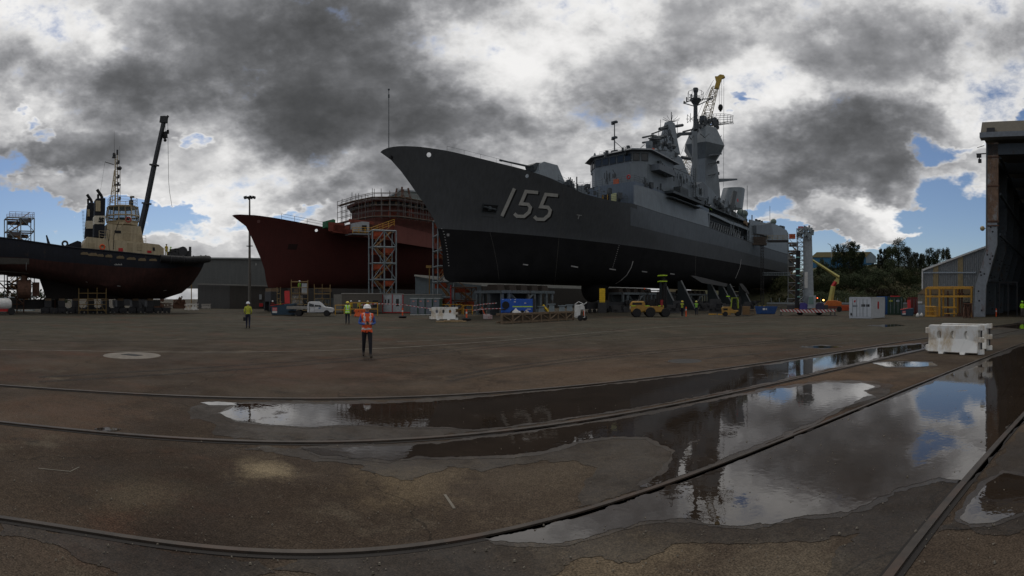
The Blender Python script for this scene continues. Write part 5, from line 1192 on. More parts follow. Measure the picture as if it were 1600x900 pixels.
for (px, py, w_, h_) in ((533, 358, 3, 1.2), (545, 362, 4, .7), (565, 346.5, 5, .5), (607, 357, 4, 1.4), (556, 367, 3, .7), (526, 355, 3, 1.4)): m.box(RF.pt(px, py, -6.7), (w_, .1, h_))
m.build('orange_netting', mat('red_netting', (.17, .040, .026), .85, var=.4, scale=2), T_)
o = tag(side_prism(RF, [(510, 345), (521, 342.3), (524, 343.5), (524, 356), (519, 357), (510, 355)], -6.6, -5.4).build('green_container', mat('green_container', (.03, .16, .07), .6, rib=.5, ribscale=3), loc=RF.O, rz=RF.th), 'small bright green box container standing on the red ship foredeck', 'container')
t2 = thing('site_cabin', 'small pale grey cabin with scaffold rail on red ship deck', 'cabin', RF.O, RF.th)
side_prism(RF, [(555, 348), (566, 346), (577, 347), (577, 363), (566, 362), (555, 361)], -7.6, -4.6).build('cabin_body', mat('pale_cabin', (.35, .38, .40), .6), t2)
m = MB(); a = RF.pt(566, 354, -7.65); side_prism(RF, [(566, 352), (573, 352), (573, 360), (566, 360)], -7.7, -7.62, m=m); m.build('doorway', BLACK, t2)
m = MB(); rail_run(m, [RF.pt(551, 366, -8), RF.pt(580, 366.5, -8), RF.pt(616, 353, -8)], 1.1, 1.1, .05, 3); m.build('walkway_rail', YEL, t2)
side_prism(RF, [(551, 364), (580, 365), (580, 367), (551, 366)], -8.2, -6.0).build('walkway', STEEL, t2)
# ---------------------------------------------------------------- people
SKIN = mat('skin', (.42, .24, .16), .6, var=.05)
def seg_dist(p, a, b):
    ab = b - a; t = max(0, min(1, (p - a).dot(ab) / max(ab.length_squared, 1e-9))); return (p - (a + ab * t)).length
def person(label, px, py, h=1.78, face=0.0, shirt=(.5, .5, .05), lower=(.015, .018, .035), helmet=(.75, .75, .75), vest=None, stripes=True,
           stride=.12, arms='down', loc=None, hands=False, group=None, lean=0.0, sleeves=None):
    loc = G(px, py) if loc is None else loc
    root = thing('person', label, 'person', loc, face_cam(loc) + face, group)
    k = h / 1.78; V = lambda x, y, z: Vector((x, y - lean * max(0, z - .95), z)) * k
    J = {}; E_ = []; lab = {}
    def j(n, v, r): J[n] = (v, r * k)
    def e(a, b, l): E_.append((a, b)); lab[(a, b)] = l
    j('pel', V(0, 0, .94), .135); j('sp1', V(0, 0, 1.05), .130); j('sp2', V(0, 0, 1.17), .135); j('sp3', V(0, 0, 1.29), .150); j('ch', V(0, 0, 1.40), .150); j('nk', V(0, -.01, 1.50), .062)
    j('hd1', V(0, -.02, 1.57), .072); j('hd2', V(0, -.015, 1.65), .092); j('hd3', V(0, -.005, 1.73), .080)
    for a, b in (('pel', 'sp1'), ('sp1', 'sp2'), ('sp2', 'sp3'), ('sp3', 'ch')): e(a, b, 'torso')
    e('ch', 'nk', 'torso'); e('nk', 'hd1', 'head'); e('hd1', 'hd2', 'head'); e('hd2', 'hd3', 'head'); j('ns', V(0, -.105, 1.63), .014); e('hd2', 'ns', 'head')
    for s, n in ((-1, 'l'), (1, 'r')):
        j('sh' + n, V(.185 * s, 0, 1.42), .068)
        if arms == 'phone': el, wr, hn = V(.27 * s, .02, 1.16), V((.10 if s < 0 else .12) * s, -.24, 1.14), V(.03 * s, -.29, 1.15)
        elif arms == 'hold': el, wr, hn = V(.25 * s, .02, 1.14), V(.20 * s, -.16, .98), V(.17 * s, -.24, .95)
        elif arms == 'up': el, wr, hn = V(.27 * s, -.05, 1.22), V(.2 * s, -.3, 1.35), V(.15 * s, -.38, 1.38)
        else: el, wr, hn = V(.25 * s, .03, 1.13), V(.27 * s, -.03 + .05 * s, .88), V(.265 * s, -.05 + .05 * s, .79)
        j('el' + n, el, .048); j('wr' + n, wr, .032); j('hn' + n, hn, .036)
        e('ch', 'sh' + n, 'torso'); e('sh' + n, 'el' + n, 'arm'); e('el' + n, 'wr' + n, 'arm'); e('wr' + n, 'hn' + n, 'hand')
        if hands:
            d_ = (hn - wr).normalized(); sd_ = Vector((0, 0, 1))
            for f_ in range(4):
                o_ = hn + d_ * .02 + sd_ * (.026 - .017 * f_); j('f%d' % f_ + n, o_ + d_ * .035, .0085 / k); j('g%d' % f_ + n, o_ + d_ * .055 + Vector((0, .02, 0)), .007 / k)
                e('hn' + n, 'f%d' % f_ + n, 'hand'); e('f%d' % f_ + n, 'g%d' % f_ + n, 'hand')
            j('th' + n, hn + Vector((-.02 * s, .0, .045)), .010); e('wr' + n, 'th' + n, 'hand')
        fy = -stride * s; kn = V(.10 * s, fy * .55 - .03, .50); an = V(.10 * s, fy + (.04 if fy > 0 else 0), .10 + (.05 if fy > .1 else 0)); to = V(.115 * s, fy - .15 + (.03 if fy > 0 else 0), .035 + (.01 if fy > .1 else 0))
        j('hp' + n, V(.095 * s, 0, .88), .105); j('kn' + n, kn, .068); j('ca' + n, kn.lerp(an, .35), .064); j('an' + n, an, .048); j('he' + n, an + V(0, .03, 0) - Vector((0, 0, .055 * k)), .042); j('to' + n, to, .040)
        e('pel', 'hp' + n, 'leg'); e('hp' + n, 'kn' + n, 'leg'); e('kn' + n, 'ca' + n, 'leg'); e('ca' + n, 'an' + n, 'leg'); e('an' + n, 'he' + n, 'foot'); e('an' + n, 'to' + n, 'foot')
    names = list(J); me = bpy.data.meshes.new('tmp'); me.from_pydata([J[n][0] for n in names], [(names.index(a), names.index(b)) for a, b in E_], [])
    o = bpy.data.objects.new('tmp', me); COL.objects.link(o); o.modifiers.new('s', 'SKIN')
    sk = me.skin_vertices[0].data
    for i, n in enumerate(names):
        r = J[n][1]; f = (1.18, .80) if n in ('sp1', 'sp2', 'sp3', 'ch', 'pel') else (1, 1); sk[i].radius = (r * f[0], r * f[1])
    sk[0].use_root = True
    sb = o.modifiers.new('d', 'SUBSURF'); sb.levels = 2
    bpy.context.view_layer.update(); dg = bpy.context.evaluated_depsgraph_get(); nm = bpy.data.meshes.new_from_object(o.evaluated_get(dg))
    bpy.data.objects.remove(o)
    zmin = min(v.co.z for v in nm.vertices)
    for v in nm.vertices: v.co.z -= zmin
    body = bpy.data.objects.new('body', nm); COL.objects.link(body); body.parent = root
    nm.materials.clear()
    c3 = lambda c: '%d_%d_%d' % tuple(int(x * 999) for x in c)
    sh = mat('shirt_' + c3(shirt), shirt, .85, var=.2, scale=9); lw = mat('trousers_' + c3(lower), lower, .85, var=.2, scale=9)
    sl = mat('shirt_' + c3(sleeves), sleeves, .85) if sleeves else sh
    for m_ in (SKIN, sh, lw, mat('boots', (.03, .022, .016), .7), sl): nm.materials.append(m_)
    idx = {'head': 0, 'torso': 1, 'arm': 4, 'hand': 0, 'leg': 2, 'foot': 3}
    segs = [(J[a][0] - Vector((0, 0, zmin)), J[b][0] - Vector((0, 0, zmin)), lab[(a, b)], (J[a][1] + J[b][1]) / 2) for a, b in E_]
    fl_ = []
    for p in nm.polygons:
        c = p.center; l = min(segs, key=lambda s_: seg_dist(c, s_[0], s_[1]) - s_[3] * .8)[2]
        if l == 'torso' and c.z < .97 * k: l = 'leg'
        if l == 'leg' and c.z < .13 * k: l = 'foot'
        p.material_index = idx[l]; p.use_smooth = True; fl_.append(l)
    if vest:
        b = MB(); mp_ = {}
        for p, l in zip(nm.polygons, fl_):
            if (l == 'torso' or (l == 'leg' and p.center.z > .86 * k)) and .86 * k < p.center.z < 1.49 * k and abs(p.center.x) < .20 * k:
                ids = []
                for vi in p.vertices:
                    if vi not in mp_: v = nm.vertices[vi]; mp_[vi] = len(b.v); b.v.append(tuple(v.co + v.normal * .022))
                    ids.append(mp_[vi])
                z = p.center.z / k; st_ = stripes and (.93 < z < .985 or 1.12 < z < 1.17 or (abs(abs(p.center.x) / k - .10) < .025 and z > 1.2))
                b.f.append(ids); b.m.append(1 if st_ else 0)
        vo = b.build('vest', [mat('vest_' + c3(vest), vest, .8, var=.1), mat('reflective_tape', (.62, .64, .64), .35)], root, smooth=True)
    hz = J['hd2'][0].z - zmin; hy = J['hd2'][0].y
    b = MB(); b.lathe((0, hy + .01, hz + .035 * k), [(.150, -.012), (.135, 0), (.128, .03), (.118, .07), (.085, .108), (.03, .125), (.002, .127)], 16, sy=1.08)
    b.box((0, hy - .15, hz + .03 * k), (.17, .09, .012)); b.build('hard_hat', mat('helmet_' + c3(helmet), helmet, .35), root, smooth=True, angle=50)
    if hands or arms == 'up':
        b = MB()
        for s in (-1, 1): b.sphere((.033 * s * k, hy - .088, hz + .0), .011, 6, 4)
        b.build('eyes', BLACK, body)
    return root
Y1 = (.50, .80, .03); Y2 = (.42, .44, .05)
pm = person('man in orange vest and white hard hat walking towards the camera looking at phone', 573.5, 557.5, 1.80, .1, (.06, .12, .38), (.012, .013, .018), (.78, .78, .78), (.80, .11, .03), stride=.2, arms='phone', hands=True, lean=.05)
ph = G(573.5, 557.5)
b = MB(); b.box((0, 0, 0), (.075, .012, .15), rx=-.9); a_ = face_cam(ph) + .1
tag(b.build('mobile_phone', BLACK, loc=ph + Matrix.Rotation(a_, 3, 'Z') @ Vector((-.02, -.36, 1.19)), rz=a_), 'small black phone in the hands of the orange vest man', 'phone')
person('man in bright lime vest and yellow hard hat seen from behind', 543, 506.5, 1.80, pi + .1, (.012, .02, .05), (.012, .015, .03), (.75, .60, .04), (.45, .95, .04), stride=.12, sleeves=(.5, .38, .04))
person('worker in yellow and navy shirt with white hard hat carrying a bag on open yard', 387.5, 513, 1.80, pi - .1, Y2, (.012, .014, .035), (.72, .74, .78), stride=.10, arms='hold')
b = MB(); q = G(383, 512); b.box((0, 0, .35), (.22, .16, .26)); b.torus((0, 0, .5), .08, .012, 'Y', 12, 5)
tag(b.build('tool_bag', BLACK, loc=q + Vector((0, 0, .25)), bevel=.03), 'dark tool bag held beside the worker on the open yard', 'bag')
person('leftmost of three workers behind the yellow rail by the site hut', 548.5, 490.5, 1.78, .6, (.52, .38, .04), (.01, .012, .02), stride=.05)
person('middle one of three workers behind the yellow rail by the hut', 561.5, 490.5, 1.78, pi, Y2, (.01, .012, .02), stride=.05)
person('rightmost of three workers behind the yellow rail, in front of dark window', 574.5, 490.8, 1.74, 2.2, Y2, (.01, .012, .02), stride=.05, helmet=(.55, .56, .4))
person('worker in dark red top behind the blue skip with red lid', 426, 489, 1.76, 0, (.12, .02, .015), (.01, .012, .02), stride=.04)
person('crouched lime shirted worker just above the red skip lid', 438.5, 489, 1.62, .8, (.30, .55, .05), (.01, .012, .02), stride=.04, helmet=(.12, .07, .05))
person('worker with yellow helmet and navy trousers beside the big forklift load', 1066, 494, 1.78, 2.6, (.36, .42, .05), (.01, .012, .025), (.75, .65, .05), stride=.04, sleeves=(.012, .014, .03))
person('worker in lime top walking under the frigate right of the large forklift', 1088, 492.5, 1.76, pi, (.22, .45, .06), (.01, .013, .03), (.7, .65, .1), stride=.08, arms='down', sleeves=(.012, .014, .03))
person('person in lime jacket at the right edge of the big shed', 1597, 494.5, 1.76, .4, (.45, .90, .03), (.10, .09, .08), (.4, .9, .1), stride=.04, arms='hold')
vq = FR.world(FR.pt(1110, 333, -6.1)); person('worker in lime top and white helmet on the frigate upper deck', 0, 0, 1.95, .3, (.30, .62, .04), (.01, .012, .02), loc=Vector((vq.x, vq.y, vq.z - .35)), stride=.03, sleeves=(.3, .6, .04))
vq = FR.world(FR.pt(1113, 321, -4.6)); person('worker with dark helmet higher on the frigate beside the radar tower', 0, 0, 1.8, .8, (.25, .42, .05), (.01, .012, .02), loc=vq, stride=.03, helmet=(.05, .05, .06))
vq = TG.world(TG.pt(260, 400.5, 1.5)); person('worker in yellow overalls standing on the tug foredeck', 0, 0, 1.75, .5, (.45, .33, .03), (.35, .28, .03), loc=vq, stride=.03, helmet=(.1, .09, .05))
vq = TG.world(TG.pt(265, 401, .8)); person('lime shirted worker bending near the tug windlass', 0, 0, 1.4, 1.5, (.3, .6, .03), (.02, .02, .03), loc=vq, stride=.03, lean=.3, helmet=(.3, .6, .1))
# ---------------------------------------------------------------- yard helpers
def sloc(px, py, rz=0.0): l = G(px, py); return l, face_cam(l) + rz
def wheel(m, c, r, w, mi=0, mr=1, axis='Y'):
    m.lathe(c, [(r * .55, -w / 2), (r * .92, -w / 2), (r, -w * .36), (r, w * .36), (r * .92, w / 2), (r * .55, w / 2)], 20, axis, mi)
    m.lathe(c, [(r * .56, -w * .42), (r * .3, -w * .34), (r * .14, -w * .44), (.01, -w * .44)], 14, axis, mr); m.lathe(c, [(r * .56, w * .42), (r * .3, w * .34), (.01, w * .40)], 14, axis, mr)
def wheel_part(par, c, r, w, name='wheel', hub=None):
    m = MB(); wheel(m, (0, 0, 0), r, w); return m.build(name, [BLACK, hub or STEEL], par, smooth=True, angle=40, loc=c)
def lattice(m, p0, p1, w, n, r=.05, side=None, rb=None):
    """square lattice mast from p0 to p1"""
    p0 = Vector(p0); p1 = Vector(p1); d = (p1 - p0).normalized(); a = side or d.cross(Vector((0, 1, 0)))
    if a.length < .1: a = d.cross(Vector((1, 0, 0)))
    a.normalize(); b = d.cross(a); rb = rb or r * .6
    w0, w1 = w if isinstance(w, tuple) else (w, w)
    C = lambda t, i: p0.lerp(p1, t) + (a * (-1 if i in (0, 3) else 1) + b * (-1 if i < 2 else 1)) * (w0 + (w1 - w0) * t) / 2
    for i in range(4): m.tube(C(0, i), C(1, i), r, 4)
    for k in range(n):
        t0, t1 = k / n, (k + 1) / n
        for i in range(4):
            i2 = (i + 1) % 4; m.tube(C(t0, i), C(t0, i2), rb, 4)
            if (k + i) % 2: m.tube(C(t0, i), C(t1, i2), rb, 4)
            else: m.tube(C(t0, i2), C(t1, i), rb, 4)
    for i in range(4): m.tube(C(1, i), C(1, (i + 1) % 4), rb, 4)
def stair_tower(root, w, dp, h, n, r=.11, meshmat=ORMESH, splay=.8, main=GREYST):
    """steel stair tower, local origin at base centre"""
    m = MB(); zl = [h * k / n for k in range(n + 1)]
    for x in (-w / 2, 0, w / 2) if w > 3 else (-w / 2, w / 2):
        for y in (-dp / 2, dp / 2): m.tube((x, y, .0), (x, y, h), r, 4)
    for z in zl:
        for y in (-dp / 2, dp / 2): m.bar((-w / 2, y, z), (w / 2, y, z), r * 1.7)
        for x in (-w / 2, w / 2): m.bar((x, -dp / 2, z), (x, dp / 2, z), r * 1.4)
    m.build('frame', main, root)
    m = MB(); s = 1
    for a, b in zip(zl, zl[1:]):
        for y in (-dp / 2,):
            xa, xb = (-w / 2, 0) if w > 3 else (-w / 2, w / 2)
            m.bar((xa, y, a if s > 0 else b), (xb, y, b if s > 0 else a), r * .9)
            if w > 3: m.bar((0, y, b if s > 0 else a), (w / 2, y, a if s > 0 else b), r * .9)
        s = -s
    if splay:
        for x, q in ((-w / 2, -splay), (w / 2, splay)): m.bar((x, -dp / 2, h * .14), (x + q, -dp / 2, 0), r)
    m.build('bracing', main, root)
    m = MB(); s = 1
    for a, b in zip(zl, zl[1:]):
        for y in (-.3 * dp, .05 * dp): m.bar((-w * .36 * s, y, a), (w * .36 * s, y, b), .16)
        for y in (-.3 * dp, ): m.bar((-w * .36 * s, y, a + 1), (w * .36 * s, y, b + 1), .08)
        m.bx(-w / 2 * .95, w / 2 * .95, dp * .1, dp * .45, b - .06, b)
        s = -s
    m.build('stairs', mat('stairs_tan', (.24, .13, .05), .7), root)
    m = MB(); random.seed(int(h * 10))
    for a, b in zip(zl, zl[1:]):
        z = b; x0 = random.choice((-w * .45, -.05 * w)); m.bx(x0, x0 + w * .45, -dp / 2 + .06, -dp / 2 + .1, z - (b - a) * .36, z - .15)
        m.bx(-w * .4, w * .4, dp * .46, dp * .49, z - (b - a) * .4, z - .2)
    m.build('safety_netting', meshmat, root)
# ---------------------------------------------------------------- stair towers by the red ship and frigate
def tower_at(px0, px1, ytop, d, label, n, dp=2.4, **kw):
    c = P((px0 + px1) / 2, YH, d); l = Vector((c.x, c.y, 0)); t = thing('stair_tower', label, 'scaffold tower', l, face_cam(l) + .25)
    stair_tower(t, (px1 - px0) * d / F * .92, dp, HC + (YH - ytop) * d / F, n, **kw); return t
tower_at(577, 618, 362, 76, 'grey steel stair tower with orange netting in front of the red ship', 5)
tower_at(679, 706, 345, 72, 'second grey stair tower partly hidden behind the frigate bow', 6, dp=3.0, splay=1.6)
# low brown stair scaffold beneath the frigate bow
l, r = sloc(724, 489, .3); t = thing('access_scaffold', 'rusty braced stair scaffold beneath the black frigate bow', 'scaffold', l, r)
stair_tower(t, 3.2, 2.2, 3.6, 2, .07, splay=1.5, main=RUST)
l, r = sloc(704.5, 490); tag(MB().tube((0, 0, 0), (0, 0, 3.9), .09, 8).lathe((0, 0, 0), [(.25, 0), (.25, .04), (.1, .06)], 8).build('steel_prop', RED, loc=l), 'thin bright red upright prop under the frigate stem', 'prop')
# ---------------------------------------------------------------- keel blocks and cradles
def block(par_label, fr, x, y, w, dp, h, z0=0, name='keel_block', cat='block', grp=None, mt=None):
    l = fr.world((x, y, 0)); m = MB(); m.box((0, 0, h * .5), (w, dp, h), taper=.9)
    m.box((0, 0, h * .06), (w * 1.3, dp * 1.1, h * .12)); return tag(m.build(name, mt or DARKST, loc=l, rz=fr.th, bevel=.02), par_label, cat, grp)
pos = ['first', 'second', 'third', 'fourth', 'fifth', 'sixth', 'seventh', 'eighth', 'ninth', 'tenth', 'eleventh', 'twelfth']
def kb(fr, px, y, h, label, grp, w=1.5, dp=2.4):
    v = fr.pt(px, 470, y); l = fr.world((v.x, v.y, 0))
    t = thing('keel_block', label, 'keel block', l, fr.th, grp)
    m = MB(); m.bx(-w / 2, w / 2, -dp / 2, dp / 2, h * .42, h * .86); m.build('concrete_block', DARKST, t, bevel=.04)
    m = MB(); m.bx(-w * .45, w * .45, -dp * .45, dp * .45, h * .86, h); m.build('timber_cap', TIMBER, t)
    m = MB(); m.bx(-w / 2 - .15, w / 2 + .15, -dp / 2, -dp / 2 + .4, .1, h * .42); m.bx(-w / 2 - .15, w / 2 + .15, dp / 2 - .4, dp / 2, .1, h * .42); m.bx(-w * .2, w * .2, -dp / 2, dp / 2, 0, h * .3); m.build('steel_base', mat('black_steel', (.018, .018, .02), .7), t)
for i, px in enumerate((75, 96, 118, 141, 164, 187, 210, 233)):
    kb(TG, px, .0, 2.05, '%s dark keel block from the left under the tug' % pos[i], 'keel blocks under the tug', .95, 1.6)
kb(RF, 425, 0, 3.7, 'dark keel block beneath the forefoot of the red hull', 'keel blocks under the red hull'); kb(RF, 470, 0, 3.7, 'keel block under the red hull behind the small scaffold', 'keel blocks under the red hull'); kb(RF, 508, 0, 3.7, 'keel block under the red hull behind grey container', 'keel blocks under the red hull')
m = MB(); 
for i in range(15):
    v = TG.pt(70 + i * 13.5, 470, 2.2); w_ = TG.world((v.x, v.y, 0))
    t = thing('skid_trolley', 'low black skid trolley in the row under the tug', 'trolley', w_, TG.th, 'skid trolleys under the tug')
    MB().bx(-.55, .55, -.5, .5, .25, .75).build('trolley_frame', mat('black_steel', (.018, .018, .02), .7), t)
    for s_ in (-1, 1): wheel_part(t, (.3 * s_, .52, .22), .22, .12)
# blue-grey steel cradles under the frigate
def cradle(x, label, w=9.0, h=3.05, blk=True):
    l = FR.world((x, -1.0, 0)); t = thing('ship_cradle', label, 'ship cradle', l, FR.th, 'steel cradles under the frigate')
    m = MB(); m.bx(-w / 2, w / 2, -2.6, 2.6, h - .35, h); m.bx(-w / 2, w / 2, -2.5, -2.2, h * .1, h * .22); CRD = mat('cradle_grey', (.11, .13, .14), .6, var=.3, dirt=(.06, .045, .035), dirt_amt=.3); m.build('top_beam', CRD, t)
    m = MB()
    for k in range(9):
        x_ = -w / 2 + .3 + (w - .6) * k / 8
        if k in (2, 3): continue
        m.bx(x_ - .16, x_ + .16, -2.5, -2.2, 0, h - .35); m.bx(x_ - .16, x_ + .16, 2.2, 2.5, 0, h - .35)
    m.build('posts', CRD, t)
    m = MB(); m.bar((-w * .33, -2.35, h * .85), (-w * .12, -2.35, h * .35), .3); m.bar((w * .09, -2.35, h * .85), (-w * .12, -2.35, h * .35), .3); m.build('diagonal_brace', CRD, t)
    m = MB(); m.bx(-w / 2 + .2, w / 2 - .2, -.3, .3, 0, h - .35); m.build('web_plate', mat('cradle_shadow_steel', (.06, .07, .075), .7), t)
    m = MB()
    for k in range(5): m.box((-w / 2 + .8 + k * (w - 1.6) / 4, -.6, h + .35), (1.2, 2.2, .75), taper=.85)
    m.build('timber_pads', mat('dark_timber', (.045, .035, .028), .9), t)
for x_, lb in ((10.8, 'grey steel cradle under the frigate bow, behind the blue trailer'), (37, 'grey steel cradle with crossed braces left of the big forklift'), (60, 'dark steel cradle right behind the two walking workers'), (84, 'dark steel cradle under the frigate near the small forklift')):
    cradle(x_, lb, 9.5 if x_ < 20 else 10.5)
# slanting plate props against the hull
for i, (px0, px1, yb, lb) in enumerate(((1038, 1056, 489, 'slanting blue-grey plate prop just right of the forklift mast'), (1066, 1092, 488, 'slanting plate prop directly behind the lime-topped worker'), (1112, 1131, 486, 'slanting plate prop above the small forklift'), (1129, 1146, 485.5, 'slanting plate prop beneath the bilge keel end'), (1142, 1157, 485, 'slanting plate prop just right of the small forklift cab'), (1160, 1176, 484.5, 'rearmost slanting plate prop near the stabiliser fin'))):
    x_ = FR.pt(px0, 460, -6.5).x; l = FR.world((x_, -6.5, 0)); ht = 5.2 + .0 * i
    t = thing('bilge_prop', lb, 'ship prop', l, FR.th, 'slanting props along the frigate hull')
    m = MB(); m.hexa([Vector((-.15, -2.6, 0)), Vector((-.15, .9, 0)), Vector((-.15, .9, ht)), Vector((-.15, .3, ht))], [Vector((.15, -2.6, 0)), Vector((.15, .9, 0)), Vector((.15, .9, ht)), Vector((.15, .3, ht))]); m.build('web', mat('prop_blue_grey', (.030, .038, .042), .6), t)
    m = MB(); m.bar((0, -2.7, 0), (0, .25, ht + .1), .26); m.build('flange', mat('prop_edge', (.13, .14, .145), .6), t)
# rows of black skid beams under the frigate
m = MB()
for i, x0 in enumerate((22, 34, 48, 62, 76, 90)):
    l = FR.world((x0 + 5, -4.0, 0)); t = thing('skid_beam', ('%s black wheeled skid beam from the frigate bow' % pos[i]), 'skid beam', l, FR.th, 'skid beams under the frigate')
    MB().bx(-5.6, 5.6, -.5, .5, .55, 1.5).build('beam', mat('black_steel', (.018, .018, .02), .7), t)
    for k in range(10): wheel_part(t, (-5 + k * 1.1, -.5, .3), .3, .2)
l, r = sloc(941, 492); l = P(941, 467, 72); l.z = 0; m = MB(); m.bx(-.4, .4, -.4, .4, 1.5, 3.5)
for k in range(6): m.bx(-.42, .42, -.46, -.4, 1.65 + k * .3, 1.8 + k * .3)
t = thing('yellow_jack', 'yellow ribbed jacking block beside the sonar dome', 'jack', l, face_cam(l)); m.build('jack_body', YELLOW2, t); MB().bx(-.6, .6, -.5, .5, 0, 1.5).build('jack_stand', DARKST, t)
# timber and steel truss lying in the yard
l, r = sloc(838, 505, 0); a, b = G(784, 506.5), G(896, 500); ln = (b - a).length; th_ = atan2(b.y - a.y, b.x - a.x)
t = thing('lifting_truss', 'long brown braced truss lying on the ground before the blue trailer', 'truss', a, th_)
m = MB(); m.bx(0, ln, -.06, .06, .68, .84); m.bx(0, ln, .5, .62, .68, .84); m.build('top_chord', mat('brown_truss', (.16, .115, .075), .85, var=.3), t)
m = MB(); m.bx(0, ln, -.06, .06, .05, .2); m.bx(0, ln, .5, .62, .05, .2); m.build('bottom_chord', mat('brown_truss', (.16, .115, .075), .85), t)
n = 8
for k in range(n + 1): MB().bx(k * ln / n - .07, k * ln / n + .07, -.08, .08, .0, .84).build('post', mat('brown_truss', (.16, .115, .075), .85), t)
for k in range(n):
    x0, x1 = k * ln / n, (k + 1) * ln / n; MB().bar((x0, 0, .15 if k % 2 else .75), (x1, 0, .75 if k % 2 else .15), .10).build('diagonal', mat('brown_truss', (.16, .115, .075), .85), t)
MB().bx(0.2, ln - .2, .02, .06, .2, .68).build('infill_boards', mat('dark_infill', (.06, .045, .03), .9, var=.4), t)
# blue trailer with spare wheel
l, r = sloc(808, 493.5, .0); t = thing('equipment_trailer', 'bright blue box trailer with spare wheel and lime stripe', 'trailer', l, r)
S = 60 / F; m = MB(); m.bx(-25 * S, 24 * S, 0, 2.2, .35, 2.0); bd = m.build('body', BLUE, t, bevel=.05)
MB().bx(-7 * S, 24 * S, -.02, 0, 1.02, 1.15).build('lime_stripe', mat('lime_tape', (.45, .65, .03), .5), bd)
MB().bx(-24 * S, -9 * S, -.03, 0, .45, 1.95).build('end_panel', mat('blue_panel', (.015, .11, .50), .4), bd)
m = MB(); wheel(m, (0, 0, 0), .44, .22, axis='Y'); m.build('spare_wheel', [BLACK, STEEL], t, smooth=True, angle=40, loc=(-17.5 * S, -.14, 1.28))
m = MB(); m.bx(11 * S, 14 * S, -.03, 0, 1.45, 1.55); m.bx(-5 * S, -2 * S, -.03, 0, 1.6, 1.7); m.bx(15 * S, 21 * S, -.03, 0, .75, .83); m.build('white_lettering', WHITE, bd)
for x_ in (-22, -10, -3): MB().sphere((x_ * S, -.03, 1.9), .06, 6, 4).build('side_lamp', WHITE, bd)
MB().bx(24 * S, 28 * S, .1, 2.1, .35, 1.95).build('vent_grille', DARKST, t); MB().bar((-24 * S, -.2, .75), (-17 * S, -.3, .8), .1).build('tow_bar', DARKST, t)
for x_ in (-.5, .6): wheel_part(t, (x_, -.1, .33), .33, .22)
# sacks in front of the trailer
random.seed(2)
def sack(px, py, s, label, mt=WHITE):
    l, r = sloc(px, py); m = MB(); rs = []
    for j_ in range(7):
        rr = s * (.62, .75, .72, .62, .42, .2, .12)[j_]; rs.append([Vector((rr * cos(2 * pi * k / 10) * random.uniform(.85, 1.15), rr * .8 * sin(2 * pi * k / 10) * random.uniform(.85, 1.15), s * (0, .25, .6, .9, 1.15, 1.3, 1.5)[j_])) for k in range(10)])
    m.rings(rs); return tag(m.build('sack', mt, loc=l, smooth=True), label, 'sack')
sack(806, 494.5, .62, 'big white sack left in front of the blue trailer'); sack(812, 494.5, .42, 'small white sack in the middle before the blue trailer'); sack(822.5, 494.5, .52, 'white and dark sack at the right before the blue trailer', mat('dirty_sack', (.40, .38, .36), .8, dirt=(.05, .05, .05), dirt_amt=.6, dscale=3))
# bollards on tyre bases
def bollard(px, py, label, tilt=0, base=True, col=ORANGE, h=1.05, grp='orange bollards about the yard'):
    l, r = sloc(px, py); t = thing('bollard', label, 'bollard', l, r, grp)
    m = MB(); R_ = Matrix.Rotation(tilt, 3, 'Y'); q = lambda z: R_ @ Vector((0, 0, z))
    m.tube((0, 0, 0), q(h), .075, 10); m.build('post', col, t, smooth=True, angle=40)
    m = MB(); m.tube(q(h * .62), q(h * .78), .079, 10); m.build('reflective_band', WHITE, t)
    if base: MB().torus((0, 0, .14), .30, .14, 'Z', 20, 8).build('tyre_base', BLACK, t, smooth=True)
bollard(629, 497, 'orange bollard in a tyre base in front of red trimmed huts'); bollard(729, 501, 'orange bollard in a tyre base right of the white barrier'); bollard(757.5, 492, 'tilted orange bollard leaning over the small sandbagged sign', -.35, False)
bollard(842.5, 491, 'short orange bollard just right of blue trailer', 0, False, h=.9); bollard(1072, 494.5, 'orange bollard between the two workers near the big forklift', 0, False, h=1.1); bollard(912.5, 494, 'orange bollard behind the white plumbing cart', 0, False)
bollard(1556.5, 494.5, 'orange bollard inside the big shed entrance', 0, False, h=.9)
bollard(704.5, 476.0 + 16, 'small orange bollard beneath the red prop', 0, False, h=.4)
l, r = sloc(762, 499); m = MB(); m.box((0, 0, .22), (.85, .5, .4), rz=.2); m.box((-.1, 0, .45), (.7, .35, .14), rz=-.1)
tag(m.build('sandbagged_sign', mat('scuffed_sign', (.38, .33, .33), .7, dirt=(.25, .05, .04), dirt_amt=.5, dscale=3), loc=l, rz=r, bevel=.04), 'low white and red sign block with sandbag right of the tyre bollard', 'sign')
l, r = sloc(854, 491); m = MB(); m.bar((-.5, 0, 1.2), (.35, 0, .15), .25); m.bar((.3, 0, 0), (.35, 0, .9), .12); tag(m.build('pipe_stand', YELLOW2, loc=l, rz=r), 'slanting yellow pipe stand just right of the blue trailer', 'stand')
for i, (px, h_) in enumerate(((846, 1.0), (862, 1.3), (878, 1.1), (890, 1.2))):
    l, r = sloc(px, 492); m = MB(); m.box((0, 0, h_ / 2), (.8, .6, h_), taper=.8); m.bx(-.5, .5, -.35, .35, h_, h_ + .1); tag(m.build('steel_trestle', GREYST, loc=l, rz=r), '%s of four grey trestles behind the brown truss, from left' % pos[i], 'trestle', 'grey trestles behind the truss')
